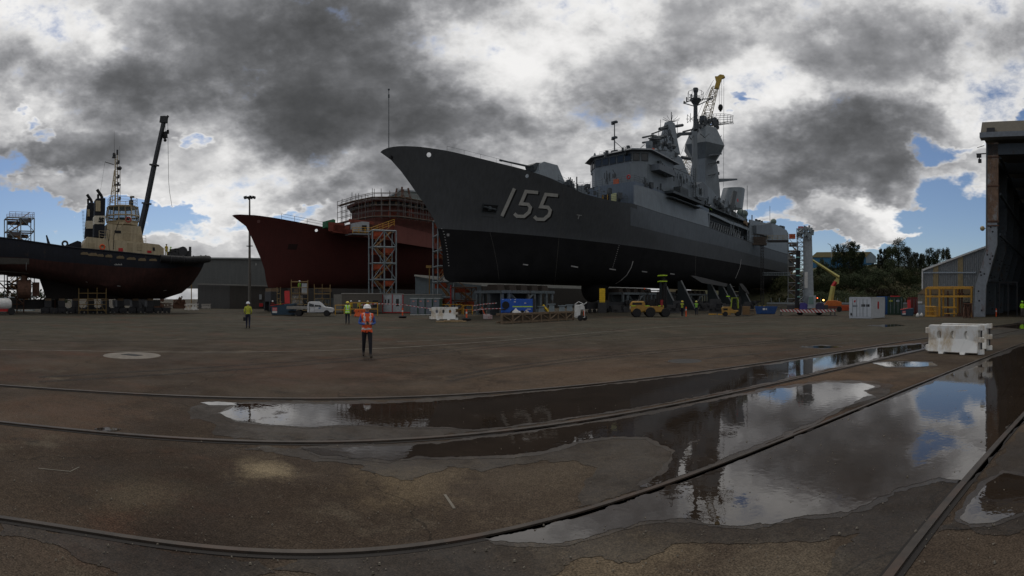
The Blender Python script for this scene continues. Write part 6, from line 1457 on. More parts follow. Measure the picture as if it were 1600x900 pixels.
# white cart with pipes
l, r = sloc(906, 501); t = thing('plumbing_cart', 'white two wheeled cart with hoses at the end of brown truss', 'cart', l, r)
m = MB(); m.box((-.2, 0, .9), (.55, .4, 1.1), ry=.08); m.box((.15, 0, 1.25), (.5, .4, .5), ry=-.3); m.build('tank', WHITE, t, bevel=.05)
m = MB(); m.path([(-.45, -.2, .3), (-.45, -.2, 1.5), (-.1, -.2, 1.75), (.4, -.2, 1.5), (.65, -.2, 1.7)], .04, 6); m.path([(.4, -.2, 1.3), (.45, -.2, .3), (-.45, -.2, .3)], .035, 6); m.build('handle_frame', WHITE, t)
wheel_part(t, (.05, -.3, .26), .26, .1); wheel_part(t, (.45, .2, .24), .24, .1)
# plastic barriers
BARW = mat('white_plastic', (.72, .72, .69), .45, var=.06, dirt=(.45, .36, .24), dirt_amt=.35, dscale=1.4, bump=.05)
def barrier(label, l, rz, s=1.0, mt=BARW, holes=3, grp='plastic barriers'):
    """moulded barrier 2 m long, 1 m tall with three oval holes, hinged knuckles at the ends"""
    t = thing('plastic_barrier', label, 'barrier', l, rz, grp); t.scale = (s, s, s)
    L_ = .95; H = 1.0; bm = bmesh.new()
    # front face outline with holes through triangle fill
    def prof(z): return .11 + .13 * max(0, 1 - z / .42) ** 1.2
    outline = [(-L_, .07), (-.52, .07), (-.50, .0), (-.32, .0), (-.30, .07), (.30, .07), (.32, 0), (.50, 0), (.52, .07), (L_, .07), (L_, .45), (L_, H - .05), (L_ - .05, H), (-L_ + .05, H), (-L_, H - .05), (-L_, .45)]
    hl = [[(cx_ + .095 * cos(2 * pi * k / 14), .66 + .15 * sin(2 * pi * k / 14)) for k in range(14)] for cx_ in (-.52, 0, .52)]
    layers = []
    for s_ in (-1, 1):
        es = []; vsl = []
        for lp in [outline] + hl:
            vs = [bm.verts.new((x, s_ * prof(z), z)) for x, z in lp]; vsl.append(vs); es += [bm.edges.new((vs[i], vs[(i + 1) % len(vs)])) for i in range(len(vs))]
        bmesh.ops.triangle_fill(bm, edges=es, use_beauty=True); layers.append(vsl)
    for a, b in zip(*layers):
        for i in range(len(a)): bm.faces.new((a[i], a[(i + 1) % len(a)], b[(i + 1) % len(b)], b[i]))
    bmesh.ops.recalc_face_normals(bm, faces=bm.faces[:])
    me = bpy.data.meshes.new('body'); bm.to_mesh(me); bm.free(); me.materials.append(mt); o = bpy.data.objects.new('body', me); COL.objects.link(o); o.parent = t
    bv = o.modifiers.new('b', 'BEVEL'); bv.width = .014; bv.segments = 2; bv.limit_method = 'ANGLE'; bv.angle_limit = radians(40)
    for z in (.80, .18): MB().lathe((-L_ - .05, 0, z), [(.10, -.10), (.11, -.09), (.11, .09), (.10, .10)], 14).bx(-L_ - .05, -L_ + .02, -.10, .10, z - .1, z + .1).build('hinge_knuckle', mt, t, bevel=.01)
    for z in (.93, .52, .10): MB().lathe((L_ + .08, 0, z), [(.10, -.09), (.11, -.08), (.11, .08), (.10, .09)], 14).bx(L_ - .02, L_ + .08, -.10, .10, z - .09, z + .09).build('hinge_knuckle', mt, t, bevel=.01)
    MB().tube((L_ + .08, 0, .05), (L_ + .08, 0, .97), .035, 8).tube((L_ + .08, 0, .95), (L_ + .08, 0, 1.03), .06, 8).build('hinge_pin', DARKST, t)
    return t
ga, gb = G(1451, 550.5), G(1532, 554.5); gc = (ga + gb) / 2
barrier('nearest white plastic barrier with three oval holes beside the big puddle', gc, atan2(gb.y - ga.y, gb.x - ga.x), (gb - ga).length / 2.0)
ga, gb = G(1470, 544.5), G(1545, 547.5); gc = (ga + gb) / 2
barrier('white plastic barrier standing just behind the nearest barrier by the puddle', gc, atan2(gb.y - ga.y, gb.x - ga.x), (gb - ga).length / 2.0)
l, r = sloc(693, 500, -.12); barrier('white plastic barrier left of the tyre bollard, timber underneath', l, r, 1.22)
l, r = sloc(565, 495, .5); barrier('orange plastic barrier half hidden behind the orange vest man', l, r, .85, mat('orange_plastic', (.70, .12, .03), .5))
l, r = sloc(299, 484.5, .0); barrier('white plastic barrier on the ground right of the tug bow', l, r, 1.12)
l, r = sloc(322, 482.5, .5); barrier('narrow grey plastic barrier among rusty blocks left of the light mast', l, r, 1.0, mat('grey_plastic', (.34, .32, .29), .6))
l, r = sloc(345, 481.5, .0); barrier('pinkish plastic barrier with orange tag near the brown shed', l, r, 1.0, mat('pinkish_plastic', (.42, .30, .24), .6))
l, r = sloc(257, 483, .0); barrier('dull brown barrier in shade under the tug bow', l, r, 1.2, mat('brown_plastic', (.13, .10, .08), .7))
l, r = sloc(705, 503.5, .1); m = MB()
for k in range(3): m.box((0, .18 * k, .06), (2.6, .14, .10), rz=.03 * k)
m.box((.2, .2, .14), (1.6, .5, .05)); tag(m.build('timber_planks', mat('pale_timber', (.28, .20, .11), .85, var=.3), loc=l, rz=r), 'pale timber planks on the ground before the white barrier', 'planks')
# yellow hand rails
def yrail(px0, px1, pyb, label, n=3, h=1.1, rz=0.0, mt=None):
    a, b = G(px0, pyb), G(px1, pyb + rz); t = thing('pedestrian_rail', label, 'railing', a, atan2(b.y - a.y, b.x - a.x), 'yellow pedestrian rails'); ln = (b - a).length
    for k in range(n + 1): MB().tube((ln * k / n, 0, 0), (ln * k / n, 0, h), .06, 6).build('post', mt or YEL, t)
    for z in (h * .5, h * .98): MB().tube((0, 0, z), (ln, 0, z), .05, 6).build('rail', mt or YEL, t)
yrail(524, 546, 492, 'yellow pedestrian rail left of the lime vest man', 1, 1.25); yrail(548, 590, 493, 'long yellow pedestrian rail in front of the three workers', 3, 1.55); yrail(682, 702, 492, 'yellow rail frame directly behind the white barrier', 1, 1.3); yrail(704, 722, 491, 'yellow rail frame under the frigate stem', 2, 1.3); yrail(724, 738, 491.5, 'short yellow rail below the bow scaffold', 1, 1.2); yrail(754, 776, 488, 'thin yellow rail behind the flat trailer', 1, 1.2)
# barrier tape
for i, (pts, lb) in enumerate((([(560, 477), (588, 474.5), (610, 475), (630, 476)], 'red and white barrier tape left of the tyre bollard'), ([(631, 476), (655, 480), (676, 482.5)], 'red and white barrier tape in front of the toilets'), ([(738, 478), (757, 475), (776, 473.5)], 'red and white barrier tape strung to the steel cradle'), ([(738, 485), (760, 482.5), (783, 482)], 'lower strand of barrier tape beside the flat trailer'))):
    m = MB(); d_ = 57
    for (a, b) in zip(pts, pts[1:]):
        n = 8
        for k in range(n):
            A = P(a[0] + (b[0] - a[0]) * k / n, a[1] + (b[1] - a[1]) * k / n, d_); B = P(a[0] + (b[0] - a[0]) * (k + 1) / n, a[1] + (b[1] - a[1]) * (k + 1) / n, d_); m.add([A - Vector((0, 0, .04)), B - Vector((0, 0, .04)), B + Vector((0, 0, .04)), A + Vector((0, 0, .04))], [(0, 1, 2, 3)], k % 2)
    tag(m.build('barrier_tape', [mat('tape_red', (.45, .08, .08), .6), mat('tape_white', (.55, .5, .5), .6)], fix=False), lb, 'barrier tape', 'barrier tape')
random.seed(55)
for i, px in enumerate((1046, 1060, 1100, 1118, 1150, 1170, 965, 985)):
    l = P(px, 467, 74 + i % 3 * 5); l.z = 0; m = MB(); H_ = random.uniform(1.0, 2.4); m.box((0, 0, H_ / 2), (1.8, 1.2, H_), taper=.92)
    for q in range(5): m.box((random.uniform(-1.2, 1.2), -.7, random.uniform(.2, H_)), (random.uniform(.2, .8), .5, random.uniform(.2, .6)), rz=random.random())
    tag(m.build('support_machinery', DARKST, loc=l, rz=face_cam(l)), ('dark machinery in the shade between the frigate props, %s from the left' % pos[i]) if px > 1000 else ('dark machinery behind the %s cradle brace left of the forklift' % ('second' if px == 985 else 'first')), 'machinery', 'dark machinery in the frigate shade')
# ---------------------------------------------------------------- vehicles
# white dual cab utility with tray
l, r = sloc(486, 493.8, -.12); t = thing('utility_truck', 'white dual cab utility with a grey drop side tray', 'pickup truck', l, r)
WP = mat('white_car_paint', (.46, .47, .48), .3, var=.04, coat=1)
m = MB(); sec = lambda x, prof: [Vector((x, y, z)) for y, z in prof]
side = [(-.35, .42), (-.35, 1.05), (-.28, 1.60), (-.05, 1.68), (.95, 1.68), (1.12, 1.62), (1.62, 1.10), (2.5, .98), (2.68, .80), (2.68, .45)]
a = [Vector((x, -.86 if z < 1.2 else -.70, z)) for x, z in side]; b = [Vector((v.x, -v.y, v.z)) for v in a]; m.hexa(a, b); cb = m.build('cab', WP, t, bevel=.05)
for x0, x1 in ((-.15, .42), (.52, 1.28)):
    sl_ = .30 if x1 > 1 else 0
    m = MB(); q = [(x0, 1.12), (x1 + .02, 1.12), (x1 - sl_, 1.56), (x0, 1.58)]; m.hexa([Vector((x, -.87 + (z - 1.1) * .35, z)) for x, z in q], [Vector((x, -.845 + (z - 1.1) * .35, z)) for x, z in q]); m.build('side_window', GLASS, cb)
m = MB(); m.bx(-.1, -.05, -.89, -.86, .5, 1.05); m.bx(.47, .49, -.89, -.86, .5, 1.1); m.build('door_seam', DARKST, cb); MB().bx(.95, 1.2, -.885, -.86, .88, .98).build('door_badge', mat('badge_blue', (.05, .12, .25), .5), cb)
MB().box((1.15, -.95, 1.15), (.14, .12, .2)).build('wing_mirror', DARKST, t)
m = MB(); m.bx(-2.75, -.42, -.92, .92, .82, .90); m.bx(-2.75, -.42, -.92, -.89, .88, 1.14); m.bx(-2.75, -.42, .89, .92, .88, 1.14); m.bx(-2.75, -2.71, -.92, .92, .88, 1.14); m.build('tray', mat('aluminium_tray', (.26, .25, .23), .5, .3), t)
MB().bx(-2.6, 2.5, -.4, .4, .38, .60).build('chassis', BLACK, t); MB().box((2.55, -.62, .82), (.2, .35, .18)).build('headlight', STEEL, t); MB().bx(2.6, 2.74, -.85, .85, .42, .62).build('bumper', DARKST, t)
for x_ in (-1.35, 1.9):
    for y_ in (-.78, .78): wheel_part(t, (x_, y_, .36), .36, .22)
MB().path([(-2.4, -.7, 1.1), (-1.8, -.3, 1.3), (-1.0, .2, 1.2), (-.6, 0, 1.75), (-.45, -.4, 1.5)], .05, 5).build('tray_hoses', BLACK, t)
# large yellow forklift, rear three quarter
l, r = sloc(1014, 495, .12); t = thing('forklift', 'large yellow forklift with tall raised mast under the frigate', 'forklift', l, r)
FY = mat('forklift_yellow', (.34, .19, .035), .5, dirt=(.10, .07, .04), dirt_amt=.15)
m = MB(); q = [(-2.1, .55), (-2.1, 1.35), (-1.85, 1.75), (-.6, 1.75), (-.5, 1.3), (-.35, .75), (-.9, .5)]; m.hexa([Vector((x, -1.0, z)) for x, z in q], [Vector((x, 1.0, z)) for x, z in q]); m.build('counterweight', FY, t, bevel=.12)
m = MB(); m.bx(-.6, 1.55, -1.0, -.55, .55, 1.2); m.bx(-.6, 1.55, .55, 1.0, .55, 1.2); m.bx(-.7, 1.5, -.6, .6, .5, .9); m.build('chassis', FY, t, bevel=.05)
MB().bx(-1.95, -.9, -1.02, -1.0, 1.35, 1.58).build('engine_grille', BLACK, t); MB().bx(-2.12, -2.1, -.5, .3, .95, 1.2).build('number_board', WHITE, t); m = MB(); m.bx(-2.11, -2.1, -.9, .9, .6, .8); m.build('lower_bumper', DARKST, t)
for x0, x1, y_ in ((-2.1, -1.6, -1.01), (-.55, -.05, -1.01), (.9, 1.5, -1.01)): MB().bx(x0, x1, y_ - .02, y_, 1.2, 1.28).build('lime_tape', mat('lime_tape', (.45, .65, .03), .5), t)
m = MB()
for x_, y_ in ((-.2, -.55), (-.2, .55), (1.05, -.55), (1.05, .55)): m.tube((x_, y_, 1.2), (x_ + .05, y_, 2.9), .05, 6)
m.bx(-.35, 1.2, -.65, .65, 2.9, 2.98); m.bx(-.1, .6, -.35, .35, 1.2, 1.9); m.bx(.7, 1.0, -.3, .3, 1.2, 2.0); m.build('overhead_guard', BLACK, t)
m = MB()
for y_ in (-.55, .55): m.bx(1.55, 1.75, y_ - .1, y_ + .1, .4, 4.75); m.bx(1.78, 1.92, y_ - .2, y_ - .05, .3, 4.2)
for z in (.8, 2.0, 3.2, 3.9): m.bx(1.6, 1.7, -.6, .6, z, z + .15)
m.build('mast', BLACK, t)
for z, w_ in ((4.55, 1.7), (3.9, 1.6)): MB().bx(1.05, 1.95, -.85, .75, z, z + .10).build('lime_mast_rail', mat('lime_tape', (.45, .65, .03), .5), t)
m = MB(); m.bx(1.95, 2.1, -.8, .8, .5, 1.3); m.bx(2.1, 3.4, -.6, -.4, .42, .52); m.bx(2.1, 3.4, .4, .6, .42, .52); m.build('fork_carriage', DARKST, t)
m = MB(); m.tube((1.3, -.9, 1.2), (1.3, -.9, 1.9), .17, 10); m.build('gas_bottle', mat('dark_red_bottle', (.25, .02, .02), .5), t); MB().path([(1.75, .2, 3.9), (1.95, .1, 2.4), (1.85, .1, 1.0)], .05, 5).build('hydraulic_hose', BLACK, t)
m = MB(); m.tube((-.3, -.6, 2.98), (-.3, -.6, 3.3), .03, 5); m.build('mirror_arm', DARKST, t); MB().sphere((-.5, 0, 3.12), .09, 8, 5).build('beacon', ORANGE, t)
for x_, r_ in ((-1.45, .48), (.05, .55), (1.75, .50)):
    for y_ in (-.95, .95): wheel_part(t, (x_, y_, r_), r_, .4, hub=DARKST)
# small forklift
l, r = sloc(1143, 494, .1); t = thing('forklift', 'small yellow and lime forklift beside a timber crate', 'forklift', l, r)
LG = mat('lime_frame', (.33, .42, .03), .5)
m = MB(); q = [(-1.1, .35), (-1.15, .95), (-.95, 1.1), (-.1, 1.1), (0, .8), (.3, .7), (.75, .7), (.8, .35)]; m.hexa([Vector((x, -.55, z)) for x, z in q], [Vector((x, .55, z)) for x, z in q]); m.build('body', FY, t, bevel=.05)
m = MB()
for x_, y_ in ((-.1, -.5), (-.1, .5), (.75, -.5), (.75, .5)): m.tube((x_, y_, .9), (x_ + (.12 if x_ < 0 else -.05), y_, 2.1), .045, 6)
m.bx(0, .75, -.55, .55, 2.08, 2.14); m.build('overhead_guard', LG, t)
MB().bx(.95, 1.1, -.45, .45, .1, 2.2).build('mast', BLACK, t); MB().bx(-.1, .35, -.3, .3, .9, 1.6).build('seat', BLACK, t); MB().bx(-1.0, -.5, -.57, -.55, .7, .9).build('engine_grille', BLACK, t); MB().box((-.4, 0, 2.3), (.4, .3, .1)).build('lime_beacon', HIVIS, t)
m = MB(); m.bx(-.95, -.3, -.2, .2, 1.1, 1.35); m.build('gas_bottle', DARKST, t); MB().bx(1.1, 2.0, -.4, -.25, .08, .14).bx(1.1, 2.0, .25, .4, .08, .14).build('forks', DARKST, t)
for x_ in (-.75, .7):
    for y_ in (-.5, .5): wheel_part(t, (x_, y_, .28), .28, .2, hub=YELLOW2)
l, r = sloc(1166, 493, .0); t = thing('timber_crate', 'plywood crate standing right of the small forklift', 'crate', l, r); MB().bx(-.45, .45, 0, .9, .08, 1.1).build('panels', mat('plywood', (.20, .12, .055), .8, var=.2), t)
for s_ in (-1, 1): MB().bx(s_ * .44 - .05, s_ * .44 + .05, -.04, 0, .08, 1.14).build('batten', TIMBER, t)
MB().bx(-.4, .4, 0, .9, 0, .08).build('pallet', TIMBER, t)
l, r = sloc(1175, 492.5); m = MB()
for k in range(4): m.bx(-.45, .45, 0, .9, k * .2, k * .2 + .08); m.bx(-.4, -.3, 0, .9, k * .2 + .08, k * .2 + .2); m.bx(.3, .4, 0, .9, k * .2 + .08, k * .2 + .2)
tag(m.build('pallet_stack', TIMBER, loc=l, rz=r), 'short stack of timber pallets right of the plywood crate', 'pallets')
l, r = sloc(1122, 492.5); m = MB(); [m.box((random.uniform(-1.2, 1.2), random.uniform(-.3, .3), .12), (random.uniform(.3, .9), .15, .12), rz=random.random()) for k in range(9)]
tag(m.build('loose_fork_tines', YEL, loc=l, rz=r), 'low heap of yellow steel pieces left of the small forklift', 'steel parts')
# waste skips
SB = mat('skip_blue', (.015, .045, .075), .55, dirt=(.06, .04, .03), dirt_amt=.05)
def skip(label, px, py, s, rz, lid_up=True, w=3.0):
    l, r = sloc(px, py, rz); t = thing('waste_skip', label, 'skip', l, r, 'blue skips with red lids'); t.scale = (s, s, s)
    m = MB(); q = [(-w / 2 + .15, .08), (w / 2 - .1, .08), (w / 2, 1.5), (-w / 2, 1.15), ]; m.hexa([Vector((x, 0, z)) for x, z in q], [Vector((x, 1.6, z)) for x, z in q]); bd = m.build('bin', SB, t, bevel=.03)
    m = MB(); m.hexa([Vector((x, y, z)) for x, y, z in ((-w / 2 - .05, -.06, 1.17), (.15, -.06, 1.42), (.15, 1.65, 1.42), (-w / 2 - .05, 1.65, 1.17))], [Vector((x, y, z + .07)) for x, y, z in ((-w / 2 - .05, -.06, 1.17), (.15, -.06, 1.42), (.15, 1.65, 1.42), (-w / 2 - .05, 1.65, 1.17))]); m.build('closed_lid', RED, t)
    if lid_up: MB().box((.38, 1.0, 2.25), (.66, .07, 1.6), rx=-.12, ry=-.06).build('open_lid', RED, t)
    m = MB(); m.bx(-w / 2 + .25, -w / 2 + .85, -.015, 0, .55, 1.0); m.build('red_sign', mat('sign_red', (.42, .05, .05), .5), bd); m = MB(); m.bx(-w / 2 + .25, -w / 2 + .85, -.015, 0, .32, .53); m.build('white_sign', WHITE, bd)
    m = MB()
    for k in range(3): m.bx(-w / 2 + .3, -w / 2 + .8, -.02, -.016, .62 + k * .12, .66 + k * .12)
    m.build('sign_lettering', mat('sign_letters', (.6, .45, .45), .6), bd)
    for x_ in (-w / 2 + .3, w / 2 - .3): MB().bx(x_ - .08, x_ + .08, -.05, 1.65, 0, .12).build('foot', DARKST, t)
skip('large dark blue skip with red lid flipped open left of the white utility', 441, 493, .98, -.25); skip('dark blue skip with red lids in front of the red container', 1418, 494, .62, .1, w=2.4)
o = MB(); l, r = sloc(1416, 491.5)
# open blue skip under frigate stern
l, r = sloc(1196, 491, -.05); t = thing('open_skip', 'open blue steel skip beneath the frigate stern', 'skip', l, r); OB = mat('open_skip_blue', (.012, .06, .20), .5)
m = MB(); q = [(-1.15, .05), (1.2, .05), (1.55, 1.0), (-1.4, 1.05)]; m.hexa([Vector((x, 0, z)) for x, z in q], [Vector((x, .08, z)) for x, z in q]); m.hexa([Vector((x, 1.6, z)) for x, z in q], [Vector((x, 1.68, z)) for x, z in q]); m.bx(-1.15, 1.2, .08, 1.6, .05, .12); m.build('bin', OB, t); MB().bx(-.35, .2, -.02, 0, .55, .8).build('plate', WHITE, t); m = MB(); [m.bx(-1.1 + k * .55, -1.02 + k * .55, -.05, 0, .1, 1.0) for k in range(5)]; m.build('ribs', OB, t)
l = P(1158, 467, 78); l.z = 0
# ---------------------------------------------------------------- shipping containers
def container(label, px, py, rz, L_, W_, H, col, name='shipping_container', doors=True, grp='containers by the right hill'):
    l = G(px, py); t = thing(name, label, 'shipping container', l, face_cam(l) + rz, grp)
    cm = mat('container_' + '_'.join('%d' % (c * 999) for c in col), col, .55, var=.08, dirt=(.16, .09, .05), dirt_amt=.03, rib=.0)
    # local: door end in the x-z plane at y=0 from x=0..-W ; side at x=0 running +y
    m = MB(); m.bx(-W_ + .03, -.03, .03, L_ - .03, .14, H - .06); n = int(L_ / .28)
    for k in range(n): y = .1 + (L_ - .2) * k / n; m.bx(-.03, .0, y, y + .14, .18, H - .12); m.bx(-W_, -W_ + .03, y, y + .14, .18, H - .12)
    bd = m.build('body', cm, t)
    m = MB()
    for x_ in (-W_ + .06, -.06):
        for y_ in (.06, L_ - .06): m.bx(x_ - .07, x_ + .07, y_ - .07, y_ + .07, 0, H)
    for z in (.09, H - .06): m.bx(-W_, 0, -.01, .08, z - .07, z + .07); m.bx(-.08, .01, 0, L_, z - .07, z + .07); m.bx(-W_ - .01, -W_ + .08, 0, L_, z - .07, z + .07)
    m.build('corner_frame', cm, t)
    if doors:
        for k in range(2):
            x0 = -W_ + .1 + k * (W_ / 2 - .05); dm_ = MB(); dm_.bx(x0, x0 + W_ / 2 - .12, -.03, .02, .18, H - .16)
            for z in (.5, .95, 1.4): dm_.bx(x0 + .1, x0 + W_ / 2 - .22, -.045, -.03, z * H / 2.1, z * H / 2.1 + .18)
            dr = dm_.build('door', cm, t); MB().tube((x0 + .3, -.06, .2), (x0 + .3, -.06, H - .2), .025, 6).tube((x0 + .75, -.06, .2), (x0 + .75, -.06, H - .2), .025, 6).build('lock_rod', STEEL, dr)
    return t
W_C = (.50, .53, .56)
t = container('pale grey shipping container with doors facing the camera, nearest on the right', 1361, 498, -.42, 3.6, 2.45, 2.18, W_C)
m = MB(); m.box((-1.8, -.04, 1.75), (.16, .02, .22), ry=.4); m.build('red_swirl_mark', RED, t); m = MB(); m.box((.02, 1.8, 1.35), (.02, .35, .75)); m.build('red_side_mark', RED, t)
m = MB(); m.bx(-2.05, -1.5, -.05, -.03, 1.28, 1.33); m.bx(-2.05, -1.5, -.05, -.03, 1.2, 1.24); m.bx(-1.05, -.65, -.05, -.03, 1.2, 1.45); m.bx(-.55, -.15, -.05, -.03, 1.2, 1.45); m.bx(-2.3, -2.12, -.05, -.03, .3, .55); m.build('stencil_marks', DARKST, t)
container('blue shipping container just behind the pale grey one', 1388, 491.5, -.05, 5, 1.5, 2.3, (.012, .085, .26))
t = container('dark green shipping container between blue and red ones', 1411, 492, .0, 5, 1.95, 2.25, (.012, .038, .022)); m = MB(); m.bx(-1.75, -1.3, -.07, -.05, 1.65, 1.85); m.build('yellow_label', mat('label_yellow', (.35, .35, .03), .6), t); MB().bx(-.85, -.45, -.07, -.05, 1.65, 1.85).build('blue_label', mat('label_pale', (.3, .34, .4), .6), t); MB().bx(-1.6, -.4, .2, 1.4, 2.26, 2.4).build('red_roof_sheet', RED, t)
container('brick red shipping container partly behind the skip with red lids', 1437, 490.5, .0, 5, 1.6, 2.2, (.16, .025, .02))
sack(1434, 495, .30, 'white sack heap left of the yellow rack', WHITE); sack(1440, 494.5, .28, 'small white sack touching the yellow rack cage', WHITE)
container('small grey shipping container behind the white utility', 528, 488.5, .5, 3.0, 2.4, 2.1, (.10, .115, .12), grp='site containers')
# ---------------------------------------------------------------- site huts
def hut(label, px0, px1, ytop, pyb, col, depth=2.5, roofc=(.30, .29, .27), th=0.0, name='site_hut'):
    a, b = G(px0, pyb), G(px1, pyb + th); t = thing(name, label, 'site hut', a, atan2(b.y - a.y, b.x - a.x)); W = (b - a).length; H = HC + (YH - ytop) * a.length / F
    MB().bx(0, W, 0, depth, .15, H - .12).build('walls', mat('hut_' + '_'.join('%d' % (c * 999) for c in col), col, .7, var=.08, streak=.1), t); MB().bx(-.06, W + .06, -.06, depth + .06, H - .12, H).build('roof', mat('hut_roof', roofc, .6), t); MB().bx(.1, W - .1, .1, depth - .1, 0, .15).build('skids', DARKST, t); return t, W, H
t, W, H = hut('long brown grey site hut with dark window behind the three workers', 534, 597, 458, 490, (.10, .09, .078), 3.0)
MB().bx(W - 1.3, W - .55, -.03, 0, .9, 1.8).build('window', GLASS, t); MB().bx(-1.1, 0, 0, 3, .15, H - .15).build('end_bay', mat('hut_pale_end', (.17, .165, .15), .7), t)
l = P(552, 456, 72); m = MB(); m.box((0, 0, 0), (2.2, .5, .35)); 
t, W, H = hut('white site hut with two doors trimmed in red', 597.5, 630, 458.5, 489.5, (.36, .39, .42), 3.0, (.30, .03, .03))
MB().bx(-.02, .12, -.04, 0, .15, H).bx(W - .12, W + .02, -.04, 0, .15, H).bx(W * .46, W * .50, -.04, 0, .15, H).bx(0, W, -.04, 0, .05, .18).build('red_trim', RED, t)
for x_, w_ in ((W * .07, W * .37), (W * .54, W * .36)):
    d_ = MB().bx(x_, x_ + w_, -.03, 0, .2, H - .25).build('door', mat('hut_door', (.42, .45, .48), .5), t)
    if x_ < 1: MB().bx(x_ + .15, x_ + .32, -.05, -.03, 1.4, 1.9).bx(x_ + .55, x_ + .78, -.05, -.03, 1.4, 1.95).build('door_glass', GLASS, d_)
    else: MB().bx(x_ + w_ * .3, x_ + w_ * .7, -.05, -.03, 1.0, 2.0).build('door_glass', GLASS, d_)
t, W, H = hut('grey green site hut with red eave behind the portable toilets', 630.5, 690, 459.5, 489.5, (.17, .19, .19), 3.0, (.30, .03, .03)); MB().bx(0, W, -.04, 0, .05, .18).build('red_trim', RED, t)
# portable toilets
for i, (px, lb) in enumerate(((641, 'leftmost of four grey and green portable toilets'), (652.3, 'second portable toilet from the left'), (663.7, 'third portable toilet from the left'), (675.5, 'rightmost portable toilet with the wide green side'))):
    l = G(px, 492.3); t = thing('portable_toilet', lb, 'portable toilet', l, face_cam(l) - .25, 'portable toilets'); tg = mat('toilet_green', (.012, .07, .03), .6)
    MB().bx(0, .98, 0, 1.35, .1, 2.0).build('cabin', tg, t); MB().bx(.03, .90, -.05, 0, .15, 1.95).build('door', mat('toilet_door_grey', (.14, .16, .19), .5), t); MB().bx(-.03, 1.02, -.07, 1.4, 2.0, 2.12).build('roof', mat('toilet_roof', (.33, .36, .36), .6), t); MB().bx(.3, .55, -.07, -.05, 1.65, 1.78).build('door_sign', mat('sign_pink', (.5, .2, .16), .6), t); MB().bx(.0, 1.0, 0, 1.35, 0, .1).build('base', WHITE, t)
# flat trailer
l, r = sloc(764, 491); t = thing('flat_trailer', 'grey flat trailer with load of steel left of the blue trailer', 'trailer', l, r)
MB().bx(-1.5, 1.5, 0, 1.8, .55, .68).build('deck', STEEL, t); m = MB(); random.seed(6); [m.box((random.uniform(-1.3, 1.3), random.uniform(.1, 1.6), .85 + random.uniform(-.1, .15)), (random.uniform(.2, .7), .4, .3), rz=random.random()) for k in range(14)]; m.build('load', mat('grey_load', (.16, .16, .155), .7, var=.4), t)
for x_ in (-1.0, .2, 1.1): wheel_part(t, (x_, -.05, .3), .3, .2)
m = MB(); m.bar((-1.5, .3, .6), (-2.0, .3, .3), .1); m.build('drawbar', DARKST, t)
# low scaffolds below the red ship
def lowscaf(label, px0, px1, ytop, pyb, n=2, boards=(1.0,), mt=None, dp=1.6, lift=None):
    a, b = G(px0, pyb), G(px1, pyb); t = thing('scaffold', label, 'scaffold', a, atan2(b.y - a.y, b.x - a.x)); W = (b - a).length; H = HC + (YH - ytop) * a.length / F; mt = mt or mat('scaffold_tan', (.22, .15, .06), .6)
    m = MB()
    for k in range(n + 1):
        for y_ in (0, dp): m.tube((W * k / n, y_, 0), (W * k / n, y_, H + random.uniform(0, .3)), .045, 5)
    m.build('standards', mt, t); m = MB()
    z = .5
    while z < H:
        for y_ in (0, dp): m.tube((0, y_, z), (W, y_, z), .045, 5)
        z += (lift or .75)
    m.build('ledgers', mt, t); m = MB(); m.tube((0, 0, .1), (W / n, 0, H * .6), .04, 5); m.tube((W, 0, .1), (W - W / n, 0, H * .6), .04, 5); m.build('braces', mt, t)
    for q in boards: MB().bx(0, W, 0, dp, H * q - .06, H * q).build('platform', TIMBER, t)
    return t, W, H
t, W, H = lowscaf('scaffold platform with a worker under the red ship bow', 455, 481, 440, 491, 2, (.62,)); MB().bx(.1, 1.5, .2, 1.4, .3, H * .58).build('wrapped_gear', mat('wrapped_gear', (.25, .24, .22), .8, var=.8, scale=3), t); MB().bx(W - .8, W - .1, .2, .9, H * .62, H * .95).build('grey_cabinet', mat('pale_cabin', (.35, .38, .40), .6), t)
wl = t.location.copy(); e_ = G(468, 491); person('worker in lime vest standing up on the scaffold under the red bow', 0, 0, 1.75, .9, (.22, .48, .05), (.01, .012, .02), loc=Vector((e_.x * 1.01, e_.y * 1.01, H * .62)), stride=.04)
lowscaf('empty scaffold frame under the red ship right of the worker scaffold', 491, 516, 447, 489, 2, (.7,)); lowscaf('narrow leaning scaffold ladder left of the worker scaffold', 433, 438, 451, 489, 1, ())
lowscaf('yellow scaffold frame beneath the middle of the tug hull', 123, 166, 452, 490.5, 3, (.55,), mat('scaffold_dull', (.15, .10, .035), .7), 1.4)
